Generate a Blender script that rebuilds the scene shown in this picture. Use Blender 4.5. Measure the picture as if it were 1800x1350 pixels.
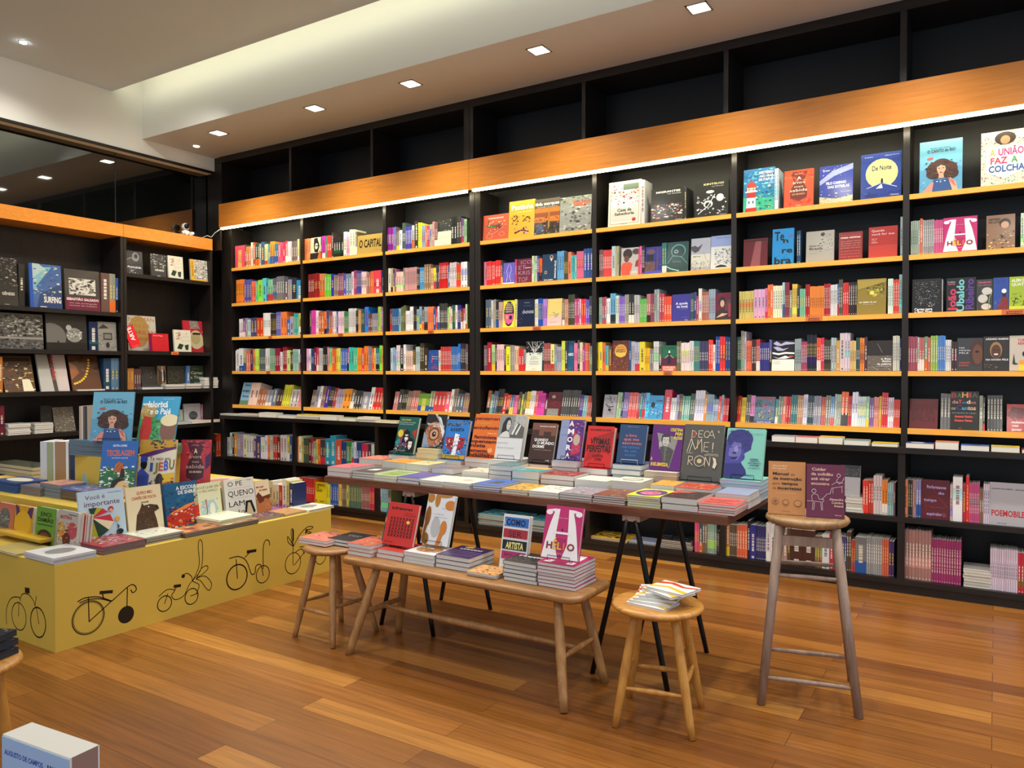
import bpy, bmesh, math, random
from mathutils import Vector, Matrix
R = math.radians
for o in list(bpy.data.objects):
    bpy.data.objects.remove(o)
SC = bpy.context.scene
COL = SC.collection

# ------------------------------------------------------------------ camera
F_PX = 1352.0
YAW = R(32.16)
PITCH = math.atan(23 / 1352.0)
EYE = Vector((0, 0, 1.5))
cam_d = bpy.data.cameras.new('camera')
cam_d.sensor_width = 36
cam_d.lens = 36 * F_PX / 1800
cam_d.clip_start = 0.05
cam_d.clip_end = 60
cam = bpy.data.objects.new('camera', cam_d)
cam.location = EYE
cam.rotation_euler = (R(90) - PITCH, 0, YAW)
COL.objects.link(cam)
SC.camera = cam

# ------------------------------------------------------------------ world, exposure, light
SC.view_settings.view_transform = 'Standard'
SC.view_settings.look = 'None'
SC.view_settings.exposure = 0.0
SC.view_settings.gamma = 1.0
SC.view_settings.use_curve_mapping = False
SC.cycles.use_denoising = True
SC.cycles.max_bounces = 6
SC.cycles.diffuse_bounces = 3
SC.cycles.glossy_bounces = 3
SC.cycles.sample_clamp_indirect = 6.0
SC.cycles.caustics_reflective = False
SC.cycles.caustics_refractive = False
W = bpy.data.worlds.new('shop_daylight')
SC.world = W
W.use_nodes = True
W.node_tree.nodes['Background'].inputs[0].default_value = (0.80, 0.90, 1.0, 1)
W.node_tree.nodes['Background'].inputs[1].default_value = 0.85
SOFFIT_Z, CEIL_Z = 3.97, 4.375
SOFFIT_SPOTS = [(-6.85, 5.17), (-5.44, 5.17), (-4.28, 5.17), (-3.0, 5.16), (-1.73, 5.14), (-0.45, 5.14), (0.85, 5.14)]
CEIL_SPOTS = [(-7.22, 3.46, 0.4), (-5.6, 3.46, 0.8), (-3.9, 3.46, 0.9), (-2.2, 3.46, 1), (-0.4, 3.46, 1.2), (1.4, 3.46, 1.2), (-6.0, 1.7, 0.5), (-4.0, 1.7, 0.5), (-1.6, 1.7, 0.5), (0.4, 1.7, 0.4), (-4.6, -0.4, 0.5), (-2.2, -0.4, 0.35), (0.2, -0.4, 0.35)]  # only the first is a visible lamp; the rest are unseen, added fill
E_SOFFIT, E_CEIL, E_COVE, E_STRIP = 125, 112, 11.5, 5.0

def spot(x, y, z, power, size=R(120), col=(1, 0.95, 0.87), tilt=(0, 0), blend=0.9, rad=0.05):
    l = bpy.data.lights.new('downlight_and_fill_beam', 'SPOT')  # shared by the visible downlights and the added fill spots
    l.energy = power; l.spot_size = size; l.spot_blend = blend; l.shadow_soft_size = rad; l.color = col
    o = bpy.data.objects.new('downlight_and_fill_beam', l)
    o.location = (x, y, z); o.rotation_euler = (tilt[0], tilt[1], 0)
    o['kind'] = 'helper'
    COL.objects.link(o)
for x, y in SOFFIT_SPOTS:
    spot(x, y, SOFFIT_Z - 0.02, E_SOFFIT, R(125), tilt=(R(-5), 0))
for x, y, k in CEIL_SPOTS:
    spot(x, y, CEIL_Z - 0.02, E_CEIL * k * (1.0 if y > 3 else 2.3), R(130 if y > 3 else 95), tilt=(0 if y > 3 else R(38), 0), rad=0.07)  # front rows tilted forward as added fill for upright covers
YLO_ = 5.76
def area(name, loc, rot, sx, sy, power, col):
    l = bpy.data.lights.new(name, 'AREA'); l.shape = 'RECTANGLE'; l.size = sx; l.size_y = sy; l.energy = power; l.color = col
    o = bpy.data.objects.new(name, l); o.location = loc; o.rotation_euler = rot; o['kind'] = 'helper'; COL.objects.link(o)
# cove tube lying on top of the dropped ceiling's edge, shining at the soffit face
area('cove_tube_light', (-2.4, 4.535, CEIL_Z + 0.13), (R(84), 0, 0), 10.4, 0.09, E_COVE, (1.0, 0.96, 0.70))
# the strips under the fascia throw their light down and back over the top row of books
area('strip_light_left', (-5.86, YLO_ + 0.055, 3.118), (R(28), 0, 0), 3.4, 0.03, 5, (1.0, 0.96, 0.74))
area('strip_light_right', (-1.12, YLO_ + 0.055, 3.118), (R(28), 0, 0), 5.8, 0.03, 8, (1.0, 0.96, 0.74))
# two unseen fill spots, added to brighten the left wall shelving
spot(-5.7, 3.1, CEIL_Z - 0.02, 150, R(85), tilt=(R(10), R(40)))
spot(-5.9, 4.2, CEIL_Z - 0.02, 110, R(85), tilt=(R(12), R(42)))

# ------------------------------------------------------------------ pixel -> place helpers (1800x1350 frame)
_fw = Vector((-math.sin(YAW) * math.cos(PITCH), math.cos(YAW) * math.cos(PITCH), -math.sin(PITCH)))
_rt = Vector((math.cos(YAW), math.sin(YAW), 0))
_up = _rt.cross(_fw); _up = Vector((math.sin(YAW) * -math.sin(PITCH), math.cos(YAW) * math.sin(PITCH), math.cos(PITCH)))
def ray(u, v): return _fw + _rt * ((u - 900) / F_PX) + _up * ((675 - v) / F_PX)
def atX(u, v, x): d = ray(u, v); return EYE + d * ((x - EYE.x) / d.x)
def atY(u, v, y): d = ray(u, v); return EYE + d * ((y - EYE.y) / d.y)
def atZ(u, v, z): d = ray(u, v); return EYE + d * ((z - EYE.z) / d.z)
def atD(u, v, dep): return EYE + ray(u, v) * dep
def proj(p):
    d = Vector(p) - EYE; z = max(d.dot(_fw), 0.05)
    return 900 + F_PX * d.dot(_rt) / z, 675 - F_PX * d.dot(_up) / z

# ------------------------------------------------------------------ colours and materials
def lin(c): return c / 12.92 if c <= 0.04045 else ((c + 0.055) / 1.055) ** 2.4
_cc = {}
def C(h):
    if not isinstance(h, str): return h
    if h not in _cc:
        s = h if len(h) == 6 else ''.join(k + k for k in h)
        _cc[h] = tuple(lin(int(s[i:i + 2], 16) / 255) for i in (0, 2, 4))
    return _cc[h]
def vary(c, r, a=0.12):
    f = 1 + r.uniform(-a, a); return tuple(min(0.9, max(0, k * f)) for k in C(c))

MATS = {}
def mat(name, col, rough=0.5, **kw):
    m = bpy.data.materials.new(name); m.use_nodes = True
    b = m.node_tree.nodes['Principled BSDF']
    b.inputs['Base Color'].default_value = (*C(col), 1); b.inputs['Roughness'].default_value = rough
    for k, v in kw.items(): b.inputs[k.replace('_', ' ')].default_value = v
    MATS[name] = m; return m
def nodes(m): return m.node_tree.nodes, m.node_tree.links, m.node_tree.nodes['Principled BSDF']
def attr_mat(name, rough, spec=0.5, coat=0.0):
    m = mat(name, 'fff', rough); n, l, b = nodes(m)
    a = n.new('ShaderNodeAttribute'); a.attribute_name = 'Col'
    l.new(a.outputs['Color'], b.inputs['Base Color']); b.inputs['Specular IOR Level'].default_value = spec
    if coat: b.inputs['Coat Weight'].default_value = coat; b.inputs['Coat Roughness'].default_value = 0.12
    return m
def wood(name, c1, c2, scale=(1, 14, 14), rough=0.4, detail=6, bump=0.0, nscale=3.0):
    m = mat(name, c1, rough); n, l, b = nodes(m)
    tc = n.new('ShaderNodeTexCoord'); mp = n.new('ShaderNodeMapping'); mp.inputs['Scale'].default_value = scale
    no = n.new('ShaderNodeTexNoise'); no.inputs['Scale'].default_value = nscale; no.inputs['Detail'].default_value = detail; no.inputs['Distortion'].default_value = 0.6
    cr = n.new('ShaderNodeValToRGB'); cr.color_ramp.elements[0].position = 0.32; cr.color_ramp.elements[1].position = 0.7
    cr.color_ramp.elements[0].color = (*C(c2), 1); cr.color_ramp.elements[1].color = (*C(c1), 1)
    l.new(tc.outputs['Object'], mp.inputs[0]); l.new(mp.outputs[0], no.inputs['Vector']); l.new(no.outputs['Fac'], cr.inputs[0]); l.new(cr.outputs[0], b.inputs['Base Color'])
    return m
PRINT = attr_mat('printed_cover', 0.38, 0.4, 0.15)
PAPER = attr_mat('page_paper', 0.8, 0.2)
PLINTH = attr_mat('painted_plinth', 0.45, 0.4)
DARK = wood('espresso_wood', '211a16', '120e0c', (1.5, 10, 10), 0.42)
DARKX = wood('espresso_wood_upright', '211a16', '120e0c', (10, 10, 1.2), 0.42)
NAVY = wood('dark_back_panel', '0c1119', '07080c', (2, 10, 14), 0.5)
ORANGE = wood('orange_veneer', 'ea9638', 'da852a', (1.2, 8, 16), 0.35)
AMBER = wood('amber_edge', 'ffbe52', 'f4ac42', (1.5, 8, 18), 0.35)
WALNUT = wood('walnut_table', '7a4a30', '5a3220', (1.5, 14, 14), 0.38)
OAK = wood('oiled_oak', 'b98a55', '93683c', (10, 10, 2.5), 0.4)
OAKT = wood('oiled_oak_top', 'b07f49', '8a5f34', (3, 22, 10), 0.38)
PINE = wood('honey_pine', 'd39a4a', 'b67b32', (10, 10, 2.5), 0.38)
PINET = wood('honey_pine_top', 'd09546', 'a8702c', (6, 22, 8), 0.36)
TAUPE = wood('greyed_wood', 'a78e7d', '8a7263', (12, 12, 2.0), 0.5)
TAUPET = wood('greyed_wood_seat', 'b08a5e', '8c6a44', (18, 4, 8), 0.42)
BLACK = mat('black_metal', '0b0b0c', 0.35, Metallic=0.4)
WIRE = mat('black_wire', '0e0e0f', 0.4)
WIREW = mat('white_wire', 'ddd', 0.4)
CEILM = mat('ceiling_paint', 'd2dde2', 0.8)
SOFM = mat('soffit_paint', 'ccd0d4', 0.8)
WALLM = mat('wall_paint', 'ecebe2', 0.8)
WHITE = mat('white_plastic', 'e8e6e0', 0.35)
GLASSM = mat('dark_glass', '0c0e0d', 0.03); GLASSM.node_tree.nodes['Principled BSDF'].inputs['Specular IOR Level'].default_value = 1.0
GLASSM.node_tree.nodes['Principled BSDF'].inputs['IOR'].default_value = 1.8
CHROME = mat('lamp_trim', 'ccc6bc', 0.3, Metallic=0.6)
def emit(name, col, s):
    m = mat(name, col, 0.5); n, l, b = nodes(m)
    b.inputs['Emission Color'].default_value = (*C(col), 1); b.inputs['Emission Strength'].default_value = s; return m
LAMP = emit('lamp_glow', 'fffbe8', 14)
STRIP = emit('led_glow', 'fff6c8', E_STRIP * 4)
COVEM = emit('cove_glow', 'fff0b0', 5)

def floor_mat():
    m = mat('floorboards', '9a5a28', 0.28); n, l, b = nodes(m)
    tc = n.new('ShaderNodeTexCoord')
    br = n.new('ShaderNodeTexBrick'); br.inputs['Scale'].default_value = 1; br.inputs['Brick Width'].default_value = 1.9; br.inputs['Row Height'].default_value = 0.132
    br.inputs['Mortar Size'].default_value = 0.0012; br.inputs['Mortar Smooth'].default_value = 0.2; br.inputs['Bias'].default_value = 0
    br.inputs['Color1'].default_value = (0, 0, 0, 1); br.inputs['Color2'].default_value = (1, 1, 1, 1); br.inputs['Mortar'].default_value = (0.5, 0.5, 0.5, 1); br.offset = 0.37
    l.new(tc.outputs['Object'], br.inputs['Vector'])
    cr = n.new('ShaderNodeValToRGB')
    e = cr.color_ramp.elements; e[0].position = 0; e[0].color = (*C('74441a'), 1); e[1].position = 1; e[1].color = (*C('b27a34'), 1)
    for p, c in ((0.3, '86521f'), (0.6, '915b23'), (0.85, '9c642a')):
        x = e.new(p); x.color = (*C(c), 1)
    l.new(br.outputs['Color'], cr.inputs[0])
    mp = n.new('ShaderNodeMapping'); mp.inputs['Scale'].default_value = (0.8, 24, 1)
    no = n.new('ShaderNodeTexNoise'); no.inputs['Scale'].default_value = 2.2; no.inputs['Detail'].default_value = 7; no.inputs['Distortion'].default_value = 0.8
    sep = n.new('ShaderNodeMix'); sep.data_type = 'VECTOR'; sep.inputs['Factor'].default_value = 0.0
    add = n.new('ShaderNodeVectorMath'); add.operation = 'MULTIPLY_ADD'; add.inputs[1].default_value = (7.3, 3.1, 5)
    l.new(br.outputs['Color'], add.inputs[0]); l.new(tc.outputs['Object'], mp.inputs[0]); l.new(mp.outputs[0], add.inputs[2]); l.new(add.outputs[0], no.inputs['Vector'])
    mx = n.new('ShaderNodeMix'); mx.data_type = 'RGBA'; mx.blend_type = 'OVERLAY'; mx.inputs[0].default_value = 0.75
    cr2 = n.new('ShaderNodeValToRGB'); cr2.color_ramp.elements[0].position = 0.3; cr2.color_ramp.elements[1].position = 0.72
    cr2.color_ramp.elements[0].color = (0.30, 0.29, 0.28, 1); cr2.color_ramp.elements[1].color = (0.66, 0.66, 0.66, 1)
    l.new(no.outputs['Fac'], cr2.inputs[0]); l.new(cr.outputs[0], mx.inputs[6]); l.new(cr2.outputs[0], mx.inputs[7])
    mo = n.new('ShaderNodeMix'); mo.data_type = 'RGBA'; mo.inputs[7].default_value = (*C('2c1608'), 1)
    l.new(br.outputs['Fac'], mo.inputs[0]); l.new(mx.outputs[2], mo.inputs[6]); l.new(mo.outputs[2], b.inputs['Base Color'])
    return m
FLOORM = floor_mat()

# ------------------------------------------------------------------ mesh builder
class MB:
    def __init__(s): s.v = []; s.f = []; s.c = []; s.m = []; s.sm = []
    def poly(s, pts, c='888', m=0, sm=False):
        i = len(s.v); s.v += [tuple(p) for p in pts]; s.f.append(tuple(range(i, i + len(pts)))); s.c.append(C(c)); s.m.append(m); s.sm.append(sm)
    def box(s, a, b, c='888', m=0, skip=()):
        (x0, y0, z0), (x1, y1, z1) = a, b
        P = [(x0, y0, z0), (x1, y0, z0), (x1, y1, z0), (x0, y1, z0), (x0, y0, z1), (x1, y0, z1), (x1, y1, z1), (x0, y1, z1)]
        i = len(s.v); s.v += P
        for k, q in (('-z', (0, 3, 2, 1)), ('+z', (4, 5, 6, 7)), ('-y', (0, 1, 5, 4)), ('+x', (1, 2, 6, 5)), ('+y', (2, 3, 7, 6)), ('-x', (3, 0, 4, 7))):
            if k in skip: continue
            s.f.append(tuple(i + j for j in q)); s.c.append(C(c)); s.m.append(m); s.sm.append(False)
    def tube(s, pts, rad, seg=8, c='888', m=0, cap=True):
        pts = [Vector(p) for p in pts]; n = len(pts)
        if not isinstance(rad, (list, tuple)): rad = [rad] * n
        base = len(s.v); prev = None
        for k, p in enumerate(pts):
            t = (pts[min(k + 1, n - 1)] - pts[max(k - 1, 0)]).normalized()
            ref = prev if prev else (Vector((0, 0, 1)) if abs(t.z) < 0.9 else Vector((1, 0, 0)))
            a = (ref - t * ref.dot(t)).normalized(); prev = a; b = t.cross(a)
            for j in range(seg):
                w = 2 * math.pi * j / seg; s.v.append(tuple(p + (a * math.cos(w) + b * math.sin(w)) * rad[k]))
        for k in range(n - 1):
            for j in range(seg):
                q = base + k * seg; s.f.append((q + j, q + (j + 1) % seg, q + seg + (j + 1) % seg, q + seg + j)); s.c.append(C(c)); s.m.append(m); s.sm.append(True)
        if cap:
            s.f.append(tuple(base + j for j in reversed(range(seg)))); s.f.append(tuple(base + (n - 1) * seg + j for j in range(seg)))
            s.c += [C(c)] * 2; s.m += [m] * 2; s.sm += [False] * 2
    def lathe(s, prof, seg=40, c='888', m=0, ctr=(0, 0)):
        base = len(s.v)
        for r, z in prof:
            for j in range(seg):
                w = 2 * math.pi * j / seg; s.v.append((ctr[0] + r * math.cos(w), ctr[1] + r * math.sin(w), z))
        for k in range(len(prof) - 1):
            for j in range(seg):
                q = base + k * seg; s.f.append((q + j, q + (j + 1) % seg, q + seg + (j + 1) % seg, q + seg + j)); s.c.append(C(c)); s.m.append(m); s.sm.append(True)
        s.f.append(tuple(base + j for j in reversed(range(seg)))); s.f.append(tuple(base + (len(prof) - 1) * seg + j for j in range(seg)))
        s.c += [C(c)] * 2; s.m += [m] * 2; s.sm += [False] * 2
    def data(s, name, mats):
        me = bpy.data.meshes.new(name); me.from_pydata(s.v, [], s.f)
        for m in (mats if isinstance(mats, (list, tuple)) else [mats]): me.materials.append(m)
        me.polygons.foreach_set('material_index', s.m); me.polygons.foreach_set('use_smooth', s.sm)
        a = me.color_attributes.new('Col', 'FLOAT_COLOR', 'CORNER'); buf = []
        for f, c in zip(s.f, s.c): buf += [c[0], c[1], c[2], 1.0] * len(f)
        a.data.foreach_set('color', buf); me.update(); return me
    def build(s, name, mats, parent=None):
        o = bpy.data.objects.new(name, s.data(name, mats)); COL.objects.link(o)
        if parent: o.parent = parent
        return o
def bevel(o, w, seg=2):
    b = o.modifiers.new('soft_edges', 'BEVEL'); b.width = w; b.segments = seg; b.limit_method = 'ANGLE'; return o
def tag(o, label, cat, group=None, kind=None):
    if label: o['label'] = label
    if cat: o['category'] = cat
    if group: o['group'] = group
    if kind: o['kind'] = kind
    return o
def thing(name, loc, label, cat, group=None, rz=0):
    o = bpy.data.objects.new(name, None); o.empty_display_size = 0.05; COL.objects.link(o)
    o.location = loc; o.rotation_euler = (0, 0, rz); return tag(o, label, cat, group)
def struct(name, mb, m, label=None):
    o = mb.build(name, m); o['kind'] = 'structure'
    if label: o['label'] = label
    return o
def bx(a, b, c='888'):
    m = MB(); m.box(a, b, c); return m

# ------------------------------------------------------------------ the setting
XL, YU, YLO = -7.72, 5.87, 5.76
XR = 3.2
o = struct('floor', bx((XL - 0.1, -3, -0.05), (XR, 6.3, 0)), FLOORM)
struct('wall_back', bx((XL - 0.5, 6.22, 0), (XR, 6.35, 4.9)), WALLM)
m = MB(); m.box((XL - 0.56, -3, 3.80), (XL, 6.22, 4.9)); m.box((XL - 0.56, -3, 0), (XL - 0.45, 6.22, 3.7995), m=1); struct('wall_left', m, [WALLM, DARK])
m = MB(); m.box((XL, -3, CEIL_Z), (XR, 4.55, CEIL_Z + 0.08)); m.box((XL, 4.1, 4.86), (XR, 6.3, 4.95), m=1)
m.box((XL, 4.88, SOFFIT_Z), (XR, 6.22, 4.86), m=1, skip=('-z',)); m.poly([(XL, 4.88, SOFFIT_Z), (XL, 6.22, SOFFIT_Z), (XR, 6.22, SOFFIT_Z), (XR, 4.88, SOFFIT_Z)], m=2); struct('ceiling', m, [CEILM, WALLM, SOFM])
struct('trim_1', bx((XL, -3, 3.785), (XL + 0.02, 5.76, 3.812)), DARK, 'thin dark frame rail over the glass panels')
m = MB(); m.box((XL - 0.16, -3, 3.03), (XL - 0.145, 5.86, 3.80)); struct('window_1', m, GLASSM, 'dark mirror-like glass band above the left shelving')
m = MB()
for yy in (4.66,): m.box((XL - 0.144, yy - 0.004, 3.05), (XL - 0.141, yy + 0.004, 3.79))
struct('trim_2', m, DARK, 'thin joint between the dark glass panels')

# downlights
def downlight(x, y, z, label, round_=False):
    t = thing('recessed_downlight', (x, y, z), label, 'ceiling light', 'recessed downlights in the ceiling')
    s = 0.075; m = MB()
    for a, b in (((-s, -s), (s, -s + 0.012)), ((-s, s - 0.012), (s, s)), ((-s, -s), (-s + 0.012, s)), ((s - 0.012, -s), (s, s))):
        m.box((a[0], a[1], -0.006), (b[0], b[1], 0.0))
    m.build('frame', CHROME, t)
    m = MB(); m.box((-s + 0.012, -s + 0.012, -0.0030), (s - 0.012, s - 0.012, -0.0005)); m.build('diffuser', LAMP, t)
ords = ['farthest left, near the corner', 'second from the left', 'third from the left', 'fourth from the left', 'rightmost one in view']
for i, (x, y) in enumerate(SOFFIT_SPOTS[:5]):
    downlight(x, y, SOFFIT_Z, 'square recessed downlight in the soffit over the bookcase, ' + ords[i])
t = thing('recessed_downlight', (-7.45, 5.34, SOFFIT_Z), 'small round recessed downlight in the soffit corner by the glass band', 'ceiling light')
m = MB(); m.lathe([(0.04, -0.004), (0.04, 0)], 20); m.build('frame', CHROME, t)
m = MB(); m.lathe([(0.032, -0.008), (0.032, -0.004)], 20); m.build('diffuser', LAMP, t)
t = thing('recessed_downlight', (-7.22, 3.46, CEIL_Z), 'tiny sparkling downlight in the main ceiling at upper left', 'ceiling light')
m = MB(); m.lathe([(0.035, -0.004), (0.035, 0)], 20); m.build('frame', CHROME, t)
m = MB(); m.lathe([(0.026, -0.010), (0.026, -0.004)], 20); m.build('diffuser', emit('bright_lamp_glow', 'ffffff', 60), t)
t = thing('cove_light_tube', (0, 0, 0), 'long warm light tube hidden in the cove along the ceiling edge', 'light strip')
m = MB(); m.tube([(XL + 0.1, 4.50, CEIL_Z + 0.098), (2.8, 4.50, CEIL_Z + 0.098)], 0.012, 8); m.build('tube', COVEM, t)

# ------------------------------------------------------------------ bookcases along the back wall
SHZ = [2.695, 2.285, 1.893, 1.499, 1.105]          # top faces of the amber shelves
BAYX = [(-7.54, -6.40), (-6.36, -5.22), (-5.18, -4.15), (-4.03, -2.89), (-2.85, -1.715), (-1.675, -0.545), (-0.505, 0.62), (0.66, 1.78)]
WT = 0.985
L1, L2 = 0.515, 0.095
def upper_case(name, x0, x1, bays, label):
    t = thing(name, ((x0 + x1) / 2, 6.0, 0), label, 'bookcase', 'tall dark bookcases on the back wall')
    t.location = (0, 0, 0)
    bx((x0, 6.17, 0.987), (x1, 6.2, 3.93)).build('back_panel', NAVY, t)
    bx((x0, YU - 0.01, 0.985), (bays[0][0], 6.17, 3.16)).build('side_panel', DARKX, t)
    bx((bays[-1][1], YU - 0.01, 0.985), (x1, 6.17, 3.16)).build('side_panel', DARKX, t)
    bx((x0, YU - 0.04, 3.21), (x1, 6.17, 3.25)).build('top_board', DARK, t)
    for a, b in zip(bays, bays[1:]):
        bx((a[1], YU - 0.005, 0.985), (b[0], 6.17, 3.21)).build('divider', DARKX, t)
    for i, (a, b) in enumerate(bays):
        for z in SHZ:
            if z < 1.2:
                m = MB(); T = 0.025
                m.box((a, YU - 0.01, z - 0.034), (b, YU + 0.015, z + 0.004)); s = m.build('shelf', [AMBER], t)
                m = MB(); m.poly([(a, YU + 0.01, z - 0.004), (b, YU + 0.01, z - 0.004), (b, 6.165, z + 0.03), (a, 6.165, z + 0.03)]); m.poly([(a, YU + 0.01, z - 0.03), (a, 6.165, z), (b, 6.165, z), (b, YU + 0.01, z - 0.03)]); m.build('board', DARK, s)
            else:
                s = bx((a, YU - 0.012, z - 0.034), (b, YU + 0.012, z)).build('shelf', AMBER, t)
                bx((a, YU + 0.012, z - 0.028), (b, 6.168, z - 0.001)).build('board', DARK, s)
    return t
upper_case('bookcase', -7.62 - 0.1, -4.095, BAYX[:3], 'dark bookcase of three narrow bays with amber shelf edges, left end of back wall')
upper_case('bookcase', -4.09, 1.82, BAYX[3:], 'dark bookcase with wider bays and amber shelf edges, from the wall middle rightwards')
def base_case(x0, x1, xs, label):
    t = thing('base_cabinet', (0, 0, 0), label, 'cabinet', 'open base cabinets under the back wall bookcases')
    bx((x0, YLO + 0.02, 0.0), (x1, YLO + 0.04, 0.094)).build('plinth', DARK, t)
    bx((x0, YLO, 0.06), (x1, 6.16, 0.095)).build('shelf', DARK, t)
    bx((x0, YLO, 0.48), (x1, 6.16, 0.515)).build('shelf', DARK, t)
    bx((x0, YLO - 0.02, 0.948), (x1, 6.16, WT)).build('ledge', DARK, t)
    bx((x0, 6.16, 0.0), (x1, 6.19, 0.95)).build('back_panel', NAVY, t)
    for x in xs:
        bx((x - 0.022, YLO + 0.002, 0.0955), (x + 0.022, 6.16, 0.4795)).build('divider', DARKX, t)
        bx((x - 0.022, YLO + 0.002, 0.5155), (x + 0.022, 6.16, 0.9475)).build('divider', DARKX, t)
base_case(-7.62, -4.08, [-7.58, -6.40, -5.22, -4.12], 'long open base cabinet under the three-bay bookcase at left')
base_case(-4.075, 1.82, [-4.03, -2.88, -1.74, -0.53, 0.64, 1.78], 'long open base cabinet under the wider bookcase at right')
def over(x0, x1, xs, label, seam):
    t = thing('overhead_cabinet', (0, 0, 0), label, 'cabinet', 'open overhead compartments above the orange fascia')
    bx((x0, YLO - 0.01, 3.155), (x1, YLO + 0.02, 3.425)).build('fascia', ORANGE, t)
    bx((x0, YLO + 0.02, 3.39), (x1, 6.165, 3.425)).build('bottom_board', DARK, t)
    bx((x0, YLO, 3.90), (x1, 6.165, SOFFIT_Z - 0.001)).build('header', DARK, t)
    if seam == 2:
        mf = MB(); mf.box((XL - 0.13, YLO + 0.012, 2.9), (XL + 0.0005, YLO + 0.03, 3.7985)); mf.box((XL + 0.0005, YLO + 0.012, 2.9), (x0 - 0.0005, YLO + 0.03, SOFFIT_Z - 0.001)); mf.build('filler_panel', DARKX, t)
    for x, w in xs:
        bx((x - w, YLO + 0.002, 3.4255), (x + w, 6.165, 3.8995)).build('divider', DARKX, t)
over(-7.62, -4.083, [(-7.6, 0.02), (-6.44, 0.016), (-5.27, 0.016), (-4.115, 0.03)], 'overhead compartments above the left run of orange fascia', 2)
over(-4.08, 1.82, [(-4.06, 0.02), (-2.92, 0.016), (-1.73, 0.018), (-0.54, 0.02), (0.62, 0.018), (1.78, 0.018)], 'overhead compartments above the right run of orange fascia', 1)
for x0, x1, lb in ((-7.6, -4.12, 'glowing light strip under the left run of orange fascia'), (-4.05, 1.8, 'glowing light strip under the right run of orange fascia')):
    t = thing('light_strip', (0, 0, 0), lb, 'light strip', 'light strips under the orange fascia')
    bx((x0, YLO - 0.002, 3.136), (x1, YLO + 0.03, 3.153)).build('diffuser', STRIP, t)

# ------------------------------------------------------------------ left wall shelving
LX = XL + 0.0
def left_case(y0, y1, zs, label, name='bookcase'):
    t = thing(name, (0, 0, 0), label, 'bookcase', 'dark shelving on the left wall')
    bx((LX - 0.39, y0, 0), (LX - 0.37, y1, 3.03)).build('back_panel', DARKX, t)
    for y in (y0, y1 - 0.03): bx((LX - 0.37, y, 0), (LX, y + 0.03, 2.90)).build('side_panel', DARKX, t)
    for z in zs: bx((LX - 0.37, y0 + 0.03, z - 0.04), (LX - 0.002, y1 - 0.03, z)).build('shelf', DARK, t)
    bx((LX - 0.37, y0, 2.90), (LX + 0.004, y1, 3.03)).build('fascia', ORANGE, t)
left_case(4.66, 5.735, [2.53, 1.715, 1.30, 0.90, 0.48, 0.08], 'dark shelving bay on left wall next to the corner')
left_case(3.3, 4.655, [2.105, 1.705, 1.30, 0.90, 0.48, 0.08], 'dark shelving bay on left wall holding large photo books')
left_case(1.9, 3.295, [2.105, 1.705, 1.30, 0.90, 0.48, 0.08], 'dark shelving bay on left wall at the picture edge')

def label_tag(u, v, y, s=1.0, txt=True):
    p = atY(u, v, y)
    return p
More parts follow.
